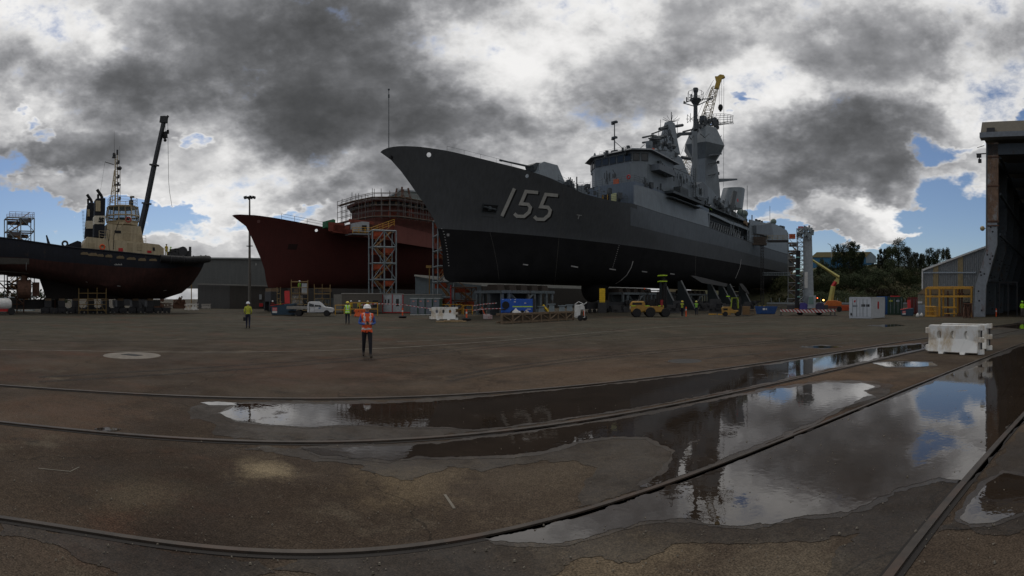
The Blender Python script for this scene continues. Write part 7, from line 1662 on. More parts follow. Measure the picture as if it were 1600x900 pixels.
# junk, engine blocks and drums by the left sheds
random.seed(31)
kinds = [(238, 482, 'rust'), (247, 483, 'rust'), (276, 482, 'rust'), (284, 482, 'rust'), (313, 481, 'dark'), (330, 480, 'dark'), (338, 480, 'dark'), (355, 480, 'dark'), (368, 480.5, 'tan'), (379, 480.5, 'tan')]
nm_ = {'rust': 'rusty machine block', 'dark': 'dark machine block', 'tan': 'low tan sheeted pile'}
wh_ = ['leftmost, under the tug bow', 'second, under the tug bow', 'left of the white barrier', 'just behind the white barrier', 'right of the white barrier', 'behind the grey barrier', 'between grey and pink barriers', 'right of the pink barrier', 'left of the light mast', 'at the foot of the light mast']
for (px, py, k), wl_ in zip(kinds, wh_):
    l, r = sloc(px, py); m = MB(); H_ = random.uniform(1.6, 2.6) if k != 'tan' else 1.0
    m.box((0, 0, H_ * .35), (1.6, 1.2, H_ * .7), taper=.9)
    for q in range(7): m.box((random.uniform(-.8, .8), -.5, random.uniform(.3, H_)), (random.uniform(.2, .7), .5, random.uniform(.2, .7)), rz=random.random(), ry=random.random())
    if k == 'dark': m.lathe((.3, -.4, H_ * .7), [(.5, -.25), (.55, 0), (.5, .25)], 14, 'Y'); m.tube((-.3, 0, H_ * .6), (-.3, 0, H_ * 1.1), .15, 8)
    tag(m.build('machine_block' if k != 'tan' else 'sheeted_pile', {'rust': RUST, 'dark': DARKST, 'tan': mat('tan_sheet', (.14, .085, .04), .9)}[k], loc=l, rz=r), nm_[k] + ' ' + wl_, 'machinery' if k != 'tan' else 'pile', 'machinery by the left shed')
# white and red trailer tank at the left edge
l, r = sloc(6, 492.5, .3); t = thing('tank_trailer', 'white rounded compressor on a red wheeled chassis at left edge', 'trailer', l, r)
MB().lathe((-.2, .6, 1.35), [(.02, -1.6), (.5, -1.5), (.75, -1.2), (.75, 1.0), (.55, 1.25), (.02, 1.3)], 16, 'X').build('tank', WHITE, t, smooth=True, angle=40); MB().bx(-2.6, .8, 0, 1.2, .45, .75).build('chassis', RED, t)
for x_ in (-1.8, .95): wheel_part(t, (x_, -.05, .45), .45, .3, hub=RED)
# scaffold tower behind the stern of the tug and its lower stage
c = P(30, 467, 84); l = Vector((c.x, c.y, 0)); t = thing('stair_tower', 'grey scaffold tower rising behind the tug stern at far left', 'scaffold tower', l, face_cam(l) + .2)
stair_tower(t, 4.6, 2.6, HC + (467 - 342) * 84 / F, 7, .09, mat('faint_net', (.10, .09, .09), .9), 0, GREYST); m = MB(); Ht = HC + (467 - 342) * 84 / F; rail_run(m, [(-1.9, -1.3, Ht), (2.3, -1.3, Ht), (2.3, 1.3, Ht), (-1.9, 1.3, Ht)], .95, 1.0, .035, 3); m.build('guard_rail', mat('faded_red_rail', (.20, .10, .10), .6), t)
c = P(20, 467, 73); l = Vector((c.x, c.y, 0)); t = thing('stern_staging', 'dark staging with pipes below the tug stern', 'scaffold', l, face_cam(l)); m = MB()
for x_ in (-2.2, -.8, .6, 1.6):
    m.tube((x_, 0, 0), (x_, 0, 5.2), .09, 5); m.tube((x_, 1.5, 0), (x_, 1.5, 5.2), .09, 5)
for z in (1.2, 2.4, 3.6, 4.6): m.tube((-2.2, 0, z), (1.6, 0, z), .07, 5)
m.bar((-2.2, 0, 4.6), (1.6, 0, 1.2), .14); m.bar((-.8, 0, 4.6), (1.0, 0, 3.6), .14); m.build('frame', RUST, t); MB().bx(-2, 7, .4, 2.0, .5, 1.9).build('black_container', DARKST, t)
for x_ in (6.2, 6.9): MB().tube((x_, -.1, 0), (x_, -.1, 4.7), .11, 6).build('prop_post', RUST, t)
# ---------------------------------------------------------------- sheds
COR = lambda n, c, s=3.0, **k: mat(n, c, .6, var=.08, rib=.6, ribscale=s, streak=.12, **k)
def slab(par, pts, d0, d1, name, mt, base=None):
    """wall polygon between azimuths, distances d0 (left) and d1 (right) along a straight wall"""
    xs = [p[0] for p in pts]; a, b = min(xs), max(xs); A, B = P(a, YH, d0), P(b, YH, d1); u = (B - A); u.z = 0
    out = []
    for px, py in pts:
        r = Vector((sin(az(px)), cos(az(px)), 0)); n = Vector((-u.y, u.x, 0)); d = A.dot(n) / r.dot(n); out.append(Vector((r.x * d, r.y * d, HC + (YH - py) * d / F if py is not None else 0)))
    n = Vector((-u.y, u.x, 0)).normalized(); n = n if n.dot(A) > 0 else -n
    m = MB(); m.hexa(out, [v + n * .3 for v in out]); return m.build(name, mt, par)
t = thing('long_shed', 'big grey shed behind the light mast, tug and red bow', 'shed')
slab(t, [(250, 403), (415, 404.5), (450, 405), (450, None), (309, None), (309, 451), (250, 451)], 112, 112, 'upper_wall', COR('shed_grey_wall', (.13, .138, .136)))
slab(t, [(250, 402), (450, 403.8), (450, 406), (250, 404)], 111.6, 111.6, 'roof_edge', mat('shed_roof_edge', (.26, .28, .28), .6))
slab(t, [(309, 444), (360, 445.5), (450, 448), (450, None), (309, None)], 102, 102, 'lower_wall', COR('shed_lower_wall', (.10, .10, .10)))
slab(t, [(359, 446), (450, 448.6), (450, None), (359, None)], 101.5, 101.5, 'brown_cladding', COR('shed_brown', (.062, .056, .050)))
slab(t, [(309, 442.6), (450, 446.6), (450, 448.6), (309, 444.6)], 101, 101, 'eave', mat('eave_grey', (.20, .20, .19), .6))
for x in (325, 341, 354, 370, 385, 400): slab(t, [(x - .4, 411), (x + .4, 411), (x + .4, 414.5), (x - .4, 414.5)], 111.3, 111.3, 'vent_mark', WHITE)
slab(t, [(405, 460), (409, 460), (409, 468), (405, 468)], 101, 101, 'wall_notice', STEEL); slab(t, [(405, 474), (411, 474), (411, 479), (405, 479)], 100.8, 100.8, 'red_cabinet', RED)
m = MB(); a, b = G(309, 482.5), G(415, 482); 
for s_ in (0,): m.hexa([a, b, b + Vector((0, .5, 0)), a + Vector((0, .5, 0))], [v + Vector((0, 0, .13)) for v in (a, b, b + Vector((0, .5, 0)), a + Vector((0, .5, 0)))])
structure(m.build('kerb', mat('kerb_concrete', (.16, .15, .13), .9)))
t = thing('dark_backdrop', 'long dark shed seen in the gap beneath the red hull', 'shed'); slab(t, [(415, 448.5), (745, 450), (745, None), (415, None)], 132, 132, 'wall', COR('dark_backdrop_wall', (.05, .046, .042)))  # made-up dark wall, added so the gap under the red hull reads dark
t = thing('blue_grey_shed', 'pale blue grey shed beside the second stair tower behind frigate stem', 'shed'); PB = COR('pale_blue_wall', (.20, .25, .28))
slab(t, [(650, 430), (735, 444), (735, None), (650, None)], 80, 84, 'wall', PB); slab(t, [(648, 429), (700, 433), (752, 444), (752, 446), (700, 440), (648, 431.5)], 79.5, 84, 'roof_edge', mat('white_eave', (.50, .50, .46), .6)); slab(t, [(735, 444), (752, 445.5), (752, None), (735, None)], 84, 84.5, 'side_wall', PB)
t = thing('brown_shed', 'long low brown shed with white eave behind the frigate cradles', 'shed')
slab(t, [(753, 447), (1010, 454.5), (1010, None), (753, None)], 92, 150, 'brown_wall', COR('brown_shed_wall', (.066, .057, .047))); slab(t, [(735, 441), (1010, 450.5), (1010, 455), (735, 447.5)], 91.6, 149, 'eave', mat('white_eave', (.50, .50, .46), .6))
slab(t, [(762, 447.5), (763, 447.5), (763, 486), (762, 486)], 91.8, 91.8, 'door_seam', DARKST)
t = thing('gable_shed', 'grey gabled shed rising behind the red ship bridge', 'shed'); slab(t, [(597, 312), (626, 296), (668, 301), (700, 316), (700, 340), (597, 340)], 135, 135, 'gable_wall', COR('gable_grey', (.22, .26, .25))); slab(t, [(595, 313), (626, 295), (670, 300), (670, 302), (626, 297.4), (597, 314.5)], 134.4, 134.4, 'roof_edge', STEEL); slab(t, [(597, 340), (700, 340), (700, None), (597, None)], 135, 135, 'lower_wall', COR('gable_grey', (.22, .26, .25)))
t = thing('shade_wall', 'long dark store shed closing the view under the frigate stern', 'shed'); slab(t, [(1000, 456), (1196, 457), (1196, None), (1000, None)], 172, 172, 'wall', COR('shade_wall_dark', (.035, .034, .032)))  # made-up wall, its dark colour stands for deep shade below the stern
# distant white cabin seen beneath the stern
t = thing('distant_cabin', 'cream low building seen beneath the frigate stern', 'building'); CB = mat('cream_building', (.22, .21, .17), .8)
slab(t, [(1206, 467), (1210, 463), (1215, 461), (1230, 463.5), (1233, 471), (1233, 476), (1206, 476)], 175, 175, 'wall', CB); slab(t, [(1204, 476), (1262, 476), (1262, None), (1204, None)], 176, 176, 'lower_wall', mat('blue_low_wall', (.07, .10, .14), .8))
# ---------------------------------------------------------------- hall with portal frames at the right
SF = Frame(1541, 55, 26.5); t = fthing(SF, 'assembly_hall', 'huge open shed with rusty knee shaped steel columns at right edge', 'shed')
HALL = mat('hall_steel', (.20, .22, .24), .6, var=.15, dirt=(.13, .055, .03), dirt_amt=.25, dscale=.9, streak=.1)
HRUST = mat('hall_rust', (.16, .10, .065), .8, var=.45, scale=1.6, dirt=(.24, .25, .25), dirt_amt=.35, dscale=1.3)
HDK = mat('hall_shaded_steel', (.050, .062, .072), .7, var=.2, dirt=(.06, .035, .02), dirt_amt=.2)  # same steel for the inner frames, darkened in colour for the shade inside
q = lambda px, py: (SF.ptx(px, py, 0).y, SF.ptx(px, py, 0).z)
low_ = [q(1521, 494), q(1523.5, 446), q(1542.5, 385), q(1542.5, 348), q(1558, 348), q(1558, 382), q(1540.5, 447), q(1539, 494)]; low_[0] = (low_[0][0], 0); low_[-1] = (low_[-1][0], 0)
up_ = [q(1542.5, 348), q(1543, 224), q(1560, 222), q(1559.5, 348)]
for k, x in enumerate((0, 8, 16, 24, 34, 46)):
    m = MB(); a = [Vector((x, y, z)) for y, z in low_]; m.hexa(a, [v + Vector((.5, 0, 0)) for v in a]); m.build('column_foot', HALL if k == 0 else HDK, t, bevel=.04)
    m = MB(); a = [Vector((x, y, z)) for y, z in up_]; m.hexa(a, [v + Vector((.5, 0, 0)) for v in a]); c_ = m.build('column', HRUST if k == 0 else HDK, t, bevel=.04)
    if k < 3:
        m = MB()
        for px, py in ((1543, 398), (1551, 400), (1547, 405), (1532, 425), (1538, 428), (1529, 455), (1533, 430), (1547, 412), (1530, 470), (1534, 485), (1548, 355), (1551, 362)):
            v = SF.ptx(px, py, 0); m.lathe((x, v.y, v.z), [(.001, -.03), (.10, -.03), (.10, 0)], 10, 'X')
        m.build('bolt_holes', BLACK, t)
    m = MB(); y0, z0 = q(1543, 224); m.bx(x, x + .5, y0 - 34, y0, z0 - 1.3, z0 - .1); m.build('rafter', HDK, t)
for py in (245, 290, 345, 352): 
    y0, z0 = q(1543, py); m = MB(); m.bx(-.08, 0, y0 - 1.3, y0, z0 - .12, z0); m.build('flange_joint', RUST, t)
y0, zt_ = q(1543, 214); y1, zb_ = q(1543, 224); ye, ze = q(1535, 192); yf, zf_ = q(1535, 213)
m = MB(); m.hexa([Vector((-1.2, yf, zf_)), Vector((-1.2, yf - 36, zf_)), Vector((-.2, ye - 36, ze)), Vector((-.2, ye, ze))], [Vector((50, yf, zf_)), Vector((50, yf - 36, zf_)), Vector((50, ye - 36, ze + .3)), Vector((50, ye, ze + .3))]); m.build('roof_cladding', mat('khaki_roof', (.12, .105, .075), .6, rib=.8, ribdir='Y', ribscale=2.6, var=.1), t)
m = MB(); m.bx(-1.3, -.2, yf - 36, yf + .1, zf_ - .55, zf_); m.build('gutter_beam', mat('gutter_grey', (.17, .19, .21), .5), t)
v = SF.ptx(1548, 205, -1.1); m = MB(); m.box(v, (.2, .9, .7)); m.build('floodlight', DARKST, t)
m = MB(); a = [Vector((0, y + .02, z)) for y, z in (low_[0], low_[1], low_[2], up_[1])]; b_ = [v + Vector((48, 0, 0)) for v in a]
for i in range(3): m.hexa([a[i], a[i + 1], b_[i + 1], b_[i]], [v + Vector((0, .15, 0)) for v in (a[i], a[i + 1], b_[i + 1], b_[i])])
m.build('side_cladding', COR('hall_cladding', (.12, .13, .13)), t)
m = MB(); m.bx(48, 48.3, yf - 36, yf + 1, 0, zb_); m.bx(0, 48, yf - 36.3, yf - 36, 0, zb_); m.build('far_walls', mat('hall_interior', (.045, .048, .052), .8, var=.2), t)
for z in (4.0, 9, 13.5, 17.5):
    yy = interp([(p[1], p[0]) for p in low_[:4]], z) if z < 10 else y0
    m = MB(); m.bx(.5, 48, yy - 1.45, yy - 1.25, z, z + .25); m.build('wall_girt', HDK, t)
m = MB(); v = SF.ptx(1538, 240, .2); m.tube(v - Vector((0, .5, 0)), v + Vector((0, .9, 0)), .07, 5); m.tube(v + Vector((0, .6, 0)), v + Vector((0, .5, -1)), .06, 5); m.box(v + Vector((0, .6, -.2)), (.3, .5, .4)); m.box(v + Vector((0, .5, -.8)), (.25, .35, .4)); m.tube(v + Vector((0, 0, .9)), v + Vector((0, .8, .7)), .04, 5); m.build('wall_bracket', DARKST, t)
v = SF.ptx(1535, 357, .2); m = MB(); m.sphere(v, .28, 10, 6); m.tube(v, v - Vector((0, .6, 0)), .04, 5); m.build('wall_lamp', mat('lamp_cream', (.35, .28, .15), .5), t)
m = MB()
for px in (1549, 1563, 1577):
    v = SF.ptx(px, 434, 3); m.path([(v.x, v.y + .5, 3.9), (v.x, v.y - .9, 3.9), (v.x, v.y - .9, 0)], .06, 5)
m.build('pipe_hoops', DARKST, t)
# annex with translucent strips
t = fthing(SF, 'corrugated_annex', 'grey corrugated annex with two tan skylight strips beside the hall', 'shed')
def sfpoly(pts, x, name, mt, th=.2, par=None):
    m = MB(); a = [SF.ptx(px, py if py is not None else 480, x) for px, py in pts]
    for v, (px, py) in zip(a, pts):
        if py is None: v.z = 0
    m.hexa(a, [v + Vector((th, 0, 0)) for v in a]); return m.build(name, mt, par or t)
AX = mat('annex_cladding', (.20, .215, .225), .55, rib=.9, ribdir='Y', ribscale=1.3, var=.08)
sfpoly([(1441, 422), (1542, 385), (1542, None), (1441, None)], 9, 'front_wall', AX, 12); sfpoly([(1440, 421), (1543, 383), (1543, 385.6), (1440, 424)], 8.7, 'barge_board', WHITE, .25); sfpoly([(1441, 425), (1525, 425), (1525, 427), (1441, 427)], 8.8, 'wall_rail', STEEL); sfpoly([(1440, 422), (1442, 422), (1442, 452), (1440, 452)], 8.7, 'downpipe', WHITE)
for a, b, tp in ((1458, 1466, 416), (1496.5, 1504.5, 402)): sfpoly([(a, tp), (b, tp - 3), (b, 448), (a, 448)], 8.9, 'skylight_strip', mat('tan_skylight', (.26, .20, .10), .5))
t = fthing(SF, 'lean_to', 'low tan roofed lean-to behind the yellow rack', 'shed')
sfpoly([(1434, 459), (1520, 459), (1520, None), (1434, None)], 5, 'wall', mat('lean_wall', (.21, .20, .155), .7, rib=.6, ribdir='Y', ribscale=1.3), 4); sfpoly([(1433, 459.5), (1443, 450.5), (1522, 450.5), (1522, 459.5)], 4.9, 'roof', mat('tan_roof', (.20, .145, .08), .6)); sfpoly([(1505, 472), (1515, 472), (1515, 480), (1505, 480)], 4.95, 'window', GLASS, .08); sfpoly([(1434, 471), (1441, 471), (1441, 474), (1434, 474)], 4.9, 'wall_sign', WHITE, .05); sfpoly([(1434, 476), (1446, 476), (1446, None), (1434, None)], 4.88, 'grey_door', STEEL, .08)
# yellow storage rack and cage
RY = mat('rack_yellow', (.48, .25, .03), .5, dirt=(.15, .09, .05), dirt_amt=.1)
t = fthing(SF, 'storage_rack', 'tall yellow steel rack frame left of the hall column', 'rack')
yy = [SF.ptx(px, 470, .6).y for px in (1447, 1468, 1491, 1518)]; ht = SF.ptx(1480, 450, .6).z
for i, y in enumerate(yy):
    MB().bx(.5, .72, y - .1, y + .1, 0, ht).bx(2.3, 2.5, y - .1, y + .1, 0, ht).build('post', RY, t)
for z in (ht, SF.ptx(1480, 463, .6).z): MB().bx(.48, .74, yy[-1], yy[0], z - .12, z + .1).bx(2.3, 2.5, yy[-1], yy[0], z - .12, z + .1).build('beam', RY, t)
m = MB()
for k in range(14): y = yy[-1] + (yy[0] - yy[-1]) * (k + .5) / 14; m.bar((.6, y, ht + .1), (2.4, y - .25, ht + .12), .12)
m.build('top_slats', RY, t)
MB().bx(.3, .5, yy[2] - .3, yy[0] - 2, .95, 1.15).bx(.3, .5, yy[2] - .3, yy[0] - 2.2, .3, .42).build('front_rail', RY, t)
t2 = fthing(SF, 'lifting_cage', 'small yellow lifting cage at the left foot of the yellow rack', 'cage'); ya, yb = SF.ptx(1446, 480, -.6).y, SF.ptx(1462, 480, -.6).y
m = MB()
for k in range(9): y = ya + (yb - ya) * k / 8; m.bar((-.6, y, 0), (-.6, y, 1.15), .05); m.bar((.4, y, 0), (.4, y, 1.15), .05)
for z in (.05, .6, 1.15): m.bar((-.6, ya, z), (-.6, yb, z), .08)
m.build('bars', RY, t2); MB().bx(-.6, .4, yb, ya, 0, .12).build('base', RY, t2)
for i, (px, h_) in enumerate(((1481, 2.9), (1499, 3.2), (1503, 3.2), (1509, 1.3), (1514, 1.1), (1456, .9))):
    v = SF.ptx(px, 480, 1.2); l = SF.world((v.x, v.y, 0)); m = MB(); m.tube((0, 0, 0), (0, 0, h_), .10, 6); m.box((0, 0, h_ * .8), (.35, .35, .2)); m.box((0, 0, .2), (.4, .4, .4), taper=.7)
    tag(m.build('rusty_chain_post', RUST, loc=l), '%s rusty post or hook stored in the yellow rack, by height and place' % ('short far left', 'middle', 'tall right', 'tallest right', 'low inner', 'low outer')[(5, 1, 2, 3, 4, 0)[i] if i < 5 else 0], 'lifting gear', 'lifting gear in the rack')
for i, px in enumerate((1509, 1516)):
    l, r = sloc(px, 497); m = MB(); m.bar((-.25, 0, 0), (-.08, 0, 1.5), .12); m.bar((.25, 0, 0), (.08, 0, 1.5), .12); m.box((0, 0, 1.5), (.5, .4, .12)); m.bar((0, .35, 0), (0, 0, 1.5), .12)
    tag(m.build('steel_trestle', RUST, loc=l, rz=r), ('left' if i == 0 else 'right') + ' rusty trestle in front of the yellow rack near the hall column', 'trestle')
# ---------------------------------------------------------------- cranes
def boom_at(px, py, d): return P(px, py, d)
c = P(212, 467, 95); l = Vector((c.x, c.y, 0)); t = thing('mobile_crane', 'black telescopic mobile crane boom rising behind the tug', 'crane', l); Lc = lambda px, py, d=95: P(px, py, d) - l
BK = mat('boom_black', (.014, .014, .015), .5); m = MB(); pts = [(214, 385, .62), (222, 350, .58), (236, 283, .50), (240, 262, .46), (254, 196, .40)]
m.tube(Lc(212, 392), Lc(229, 318), .62, 4); m.build('boom_base', BK, t); MB().tube(Lc(229, 318), Lc(241, 258), .52, 4).build('boom_section', BK, t); MB().tube(Lc(241, 258), Lc(256, 190), .44, 4).build('boom_section', BK, t)
for p_ in ((229, 318), (241, 258)): v = Lc(*p_); MB().box(v, (1.5, 1.2, .3), ry=.2).build('boom_collar', DARKST, t)
m = MB(); m.box(Lc(256, 187), (1.3, .9, 1.2), ry=.2); m.bar(Lc(256, 188), Lc(263, 181), .35); m.bar(Lc(252, 185), Lc(260, 190), .3); m.build('boom_head', BK, t)
m = MB(); m.tube(Lc(258, 189), Lc(258.5, 206), .03, 4); m.tube(Lc(262, 186), Lc(262.3, 203), .03, 4); m.path([Lc(262.4, 214), Lc(263.5, 284), Lc(265, 300), Lc(269, 324)], .035, 4); m.build('hoist_rope', BLACK, t)
m = MB(); m.box(Lc(258, 211), (.8, .5, 1.2)); m.sphere(Lc(258, 219), .32, 8, 5); m.box(Lc(262.2, 206), (.4, .3, .7)); m.build('hook_block', BLACK, t)
m = MB(); m.bx(-5, 5, -1.3, 1.3, .7, 1.8); m.bx(-3, 2, -1.3, 1.3, 1.8, 4); m.bar((0, 0, 3), Lc(212, 392), 1.1)
for x_ in (-4, -2.5, 2.5, 4): m.lathe((x_, -1.3, .6), [(.6, -.2), (.6, .2)], 12, 'Y')
m.build('carrier', BK, t)
# yellow lattice crane beyond the frigate
DY = 185; c = P(1050, 467, DY); l = Vector((c.x, c.y, 0)); t = thing('lattice_crane', 'yellow lattice boom crane rising behind the frigate radar tower', 'crane', l); Lc = lambda px, py, d=DY: P(px, py, d) - l
CY = mat('crane_yellow', (.40, .27, .04), .5); CW = mat('crane_cream', (.30, .25, .15), .6)
m = MB(); lattice(m, Lc(1040, 330), Lc(1088, 236), (3.0, 4.4), 12, .13); m.build('lower_boom', CW, t); m = MB(); lattice(m, Lc(1088, 236), Lc(1117, 137), (4.4, 1.9), 16, .14); m.build('upper_boom', CW, t)
m = MB(); hp_ = [(1116, 137), (1119, 127), (1117, 119), (1121, 119), (1125, 116), (1131, 117), (1133, 120), (1128, 122), (1126, 128), (1123, 138)]; a = [Lc(*p_) for p_ in hp_]; nv = Vector((sin(az(1120)), cos(az(1120)), 0)) * 1.2; m.hexa(a, [v + nv for v in a]); m.build('boom_head', CY, t)
m = MB()
for x_, y0_, y1_ in ((1124, 130, 167), (1127.5, 125, 166), (1131, 121, 132), (1131, 134, 292)): m.tube(Lc(x_, y0_), Lc(x_ - (.6 if y1_ > 200 else 0), y1_), .055, 4)
m.tube(Lc(1115, 125), Lc(1095, 160), .05, 4); m.tube(Lc(1113, 128), Lc(1060, 250), .05, 4); m.build('hoist_ropes', DARKST, t)
m = MB(); m.sphere(Lc(1125.8, 168), .95, 10, 6, sz=1.3); m.box(Lc(1125.8, 171.5), (.6, .6, 1.2)); m.build('hook_block', BLACK, t)
m = MB(); m.bx(-4, 4, -3, 3, 0, 6); lattice(m, (0, 0, 6), Lc(1040, 330), (3, 3), 8, .13); m.build('crane_base', CW, t)
# white mobile crane, seen from behind beneath the stern
l, r = sloc(1263, 492.5); t = thing('mobile_crane', 'white mobile crane with near vertical boom and striped outriggers', 'crane', l, r); Lc = lambda px, py: ((px - 1263) * 61 / F, 0, HC + (YH - py) * 61 / F)
CWH = mat('crane_white', (.26, .29, .31), .4); q3 = lambda px, py, y=0: Vector(Lc(px, py)) + Vector((0, y, 0))
m = MB(); m.hexa([q3(1254, 482), q3(1272, 482), q3(1268.5, 362), q3(1256, 362)], [q3(1254, 482, 1.1), q3(1272, 482, 1.1), q3(1268.5, 362, 1.1), q3(1256, 362, 1.1)]); m.build('boom', CWH, t, bevel=.05)
MB().hexa([q3(1257, 450, -.1), q3(1262, 450, -.1), q3(1262, 425, -.1), q3(1257, 425, -.1)], [q3(1257, 450, 0), q3(1262, 450, 0), q3(1262, 425, 0), q3(1257, 425, 0)]).build('boom_cover', WHITE, t)
m = MB(); lattice(m, q3(1252, 470, -.5), q3(1250, 358, -.5), .75, 16, .05); m.build('fly_jib', STEEL, t)
m = MB(); random.seed(14); [m.box(q3(random.uniform(1247, 1268), random.uniform(355, 372), random.uniform(-.5, .6)), (random.uniform(.2, .7), .4, random.uniform(.2, .8)), ry=random.random()) for k in range(16)]; m.build('boom_head', GREYST, t); MB().box(q3(1251, 356, -.2), (.6, .5, .3)).build('red_marker', RED, t)
m = MB(); m.tube(q3(1245.5, 480, -.7), q3(1247.5, 392, -.7), .28, 8); m.build('exhaust_tube', BLACK, t)
for py in (402, 420, 430, 442, 452, 463): MB().tube(q3(1247, py, -.7), q3(1247, py + 1.6, -.7), .30, 8).build('teal_band', mat('teal_band', (.20, .42, .40), .5), t)
BP = mat('crane_purple', (.05, .04, .20), .5)
MB().hexa([q3(1249, 484, -.9), q3(1262, 484, -.9), q3(1262, 476, -.9), q3(1258, 473, -.9), q3(1250, 473, -.9)], [q3(1249, 484, 1), q3(1262, 484, 1), q3(1262, 476, 1), q3(1258, 473, 1), q3(1250, 473, 1)]).build('engine_housing', BP, t, bevel=.05)
MB().hexa([q3(1267, 484, -.9), q3(1289, 484, -.9), q3(1286, 473, -.9), q3(1278, 473, -.9)], [q3(1267, 484, 1.6), q3(1289, 484, 1.6), q3(1286, 473, 1.6), q3(1278, 473, 1.6)]).build('counterweight', mat('dark_purple', (.03, .025, .06), .5), t, bevel=.05)
cbn = MB().hexa([q3(1261.5, 482, -1.1), q3(1274, 482, -1.1), q3(1275, 462, -1.1), q3(1263.5, 462, -1.1)], [q3(1261.5, 482, .3), q3(1274, 482, .3), q3(1275, 462, .3), q3(1263.5, 462, .3)]).build('operator_cab', CWH, t, bevel=.05); MB().hexa([q3(1263, 475, -1.14), q3(1271, 475, -1.14), q3(1271, 464, -1.14), q3(1264, 464, -1.14)], [q3(1263, 475, -1.1), q3(1271, 475, -1.1), q3(1271, 464, -1.1), q3(1264, 464, -1.1)]).build('cab_glass', mat('green_glass', (.12, .20, .18), .15), cbn)
MB().bx(-2.6, 2.4, -.6, 1.8, .75, 1.25).build('carrier_deck', DARKST, t)
STR = bpy.data.materials.new('red_white_chevron'); STR.use_nodes = True; nt_ = STR.node_tree; b_ = nt_.nodes['Principled BSDF']; tc_ = nt_.nodes.new('ShaderNodeTexCoord'); mp_ = nt_.nodes.new('ShaderNodeMapping'); mp_.inputs['Rotation'].default_value = (0, radians(45), 0); wv_ = nt_.nodes.new('ShaderNodeTexWave'); wv_.inputs['Scale'].default_value = 1.05; wv_.bands_direction = 'X'; rr_ = nt_.nodes.new('ShaderNodeValToRGB'); rr_.color_ramp.interpolation = 'CONSTANT'; rr_.color_ramp.elements[0].color = (.35, .03, .03, 1); rr_.color_ramp.elements[1].position = .5; rr_.color_ramp.elements[1].color = (.55, .55, .53, 1)
for a_, b2_ in ((tc_.outputs['Object'], mp_.inputs[0]), (mp_.outputs[0], wv_.inputs[0]), (wv_.outputs['Fac'], rr_.inputs[0]), (rr_.outputs[0], b_.inputs['Base Color'])): nt_.links.new(a_, b2_)
MB().bx(-3.4, -1.5, -1.0, -.8, .45, .72).build('left_outrigger', STR, t); MB().bx(-1.5, 2.1, -1.1, -.85, .35, .72).build('rear_bumper', STR, t); MB().bx(2.1, 3.3, -1.0, -.8, .45, .68).build('right_outrigger', STR, t)
for x_ in (-3.3, 2.7, 3.2): MB().tube((x_, -.9, 0), (x_, -.9, .9), .07, 6).lathe((x_, -.9, 0), [(.3, 0), (.3, .05), (.1, .07)], 10).build('outrigger_jack', DARKST, t)
for x_ in (-1.0, 1.3): wheel_part(t, (x_, -.3, .45), .45, .4, 'wheel')
MB().bx(-1.7, -1.2, -1.12, -1.1, .75, .85).bx(.4, .9, -1.12, -1.1, .75, .85).build('tail_lamps', mat('lamp_orange', (.5, .15, .03), .5), t); MB().sphere((1.83, -.9, 1.85), .10, 8, 5).build('beacon', emat('amber_beacon', (1, .55, .12), 6), t); MB().sphere((1.1, -.9, 2.1), .07, 8, 5).build('red_lamp', emat('red_beacon', (1, .15, .05), 3), t)
# lattice stair tower with walkway to the frigate stern
c = P(1239, 467, 128); l = Vector((c.x, c.y, 0)); t = thing('stair_tower', 'tall grey gangway tower serving the frigate stern beside the white crane', 'scaffold tower', l, face_cam(l)); stair_tower(t, 2.5, 2.4, HC + (467 - 380) * 128 / F, 8, .11, mat('grey_mesh', (.10, .09, .08), .8), 1.5, mat('tower_grey', (.20, .21, .21), .6))
m = MB(); Hh = HC + (467 - 380) * 128 / F; k_ = 128 / F; m.bx(-40 * k_, -1.2, -.9, .9, Hh + .3, Hh + .75); m.build('walkway_beam', DARKST, t); m = MB(); rail_run(m, [(-40 * k_, -.9, Hh + .7), (-1.2, -.9, Hh + .7)], 1.2, 1.3, .05, 3); rail_run(m, [(-1.2, -1.2, Hh + .7), (1.2, -1.2, Hh + .7)], 1.4, 1, .05, 3); m.build('walkway_rail', mat('rail_dull_yellow', (.25, .20, .10), .6), t); MB().box((-.2, -1.1, Hh + 1.6), (1.6, .1, 1.3)).build('red_cover', mat('orange_red_cover', (.55, .08, .03), .7), t)
c = FR.world(FR.pt(1186, 385, -8.5)); l = Vector((c.x, c.y, 0)); t = thing('hanging_gantry', 'brown work platform and ladder mast against the frigate side near the stern', 'work platform', l, face_cam(l)); dg_ = l.length; k_ = dg_ / F; z_ = lambda py: HC + (YH - py) * k_
m = MB(); lattice(m, (5 * k_, 0, 0), (5 * k_, 0, z_(384)), .75, 22, .06); m.build('ladder_mast', DARKST, t); MB().bx(-12 * k_, 12 * k_, -.6, .9, z_(383), z_(380)).build('platform_floor', mat('brown_platform', (.07, .055, .045), .8), t)
m = MB(); rail_run(m, [(-12 * k_, -.6, z_(381)), (12 * k_, -.6, z_(381))], 2.2, .7, .06, 4); m.build('platform_rail', mat('brown_platform', (.07, .055, .045), .8), t); MB().bx(-10 * k_, 11 * k_, .3, .5, z_(381), z_(370)).build('back_panel', mat('brown_platform', (.07, .055, .045), .8, var=.4), t)
for x_ in (1, 8): MB().box((x_ * k_, -.2, .15), (.5, .5, .3)).build('yellow_foot', YELLOW2, t)
m = MB(); lattice(m, (6 * k_, 0, z_(428)), (49 * k_, 0, z_(428)), .7, 12, .05); m.build('truss_arm', GREYST, t)
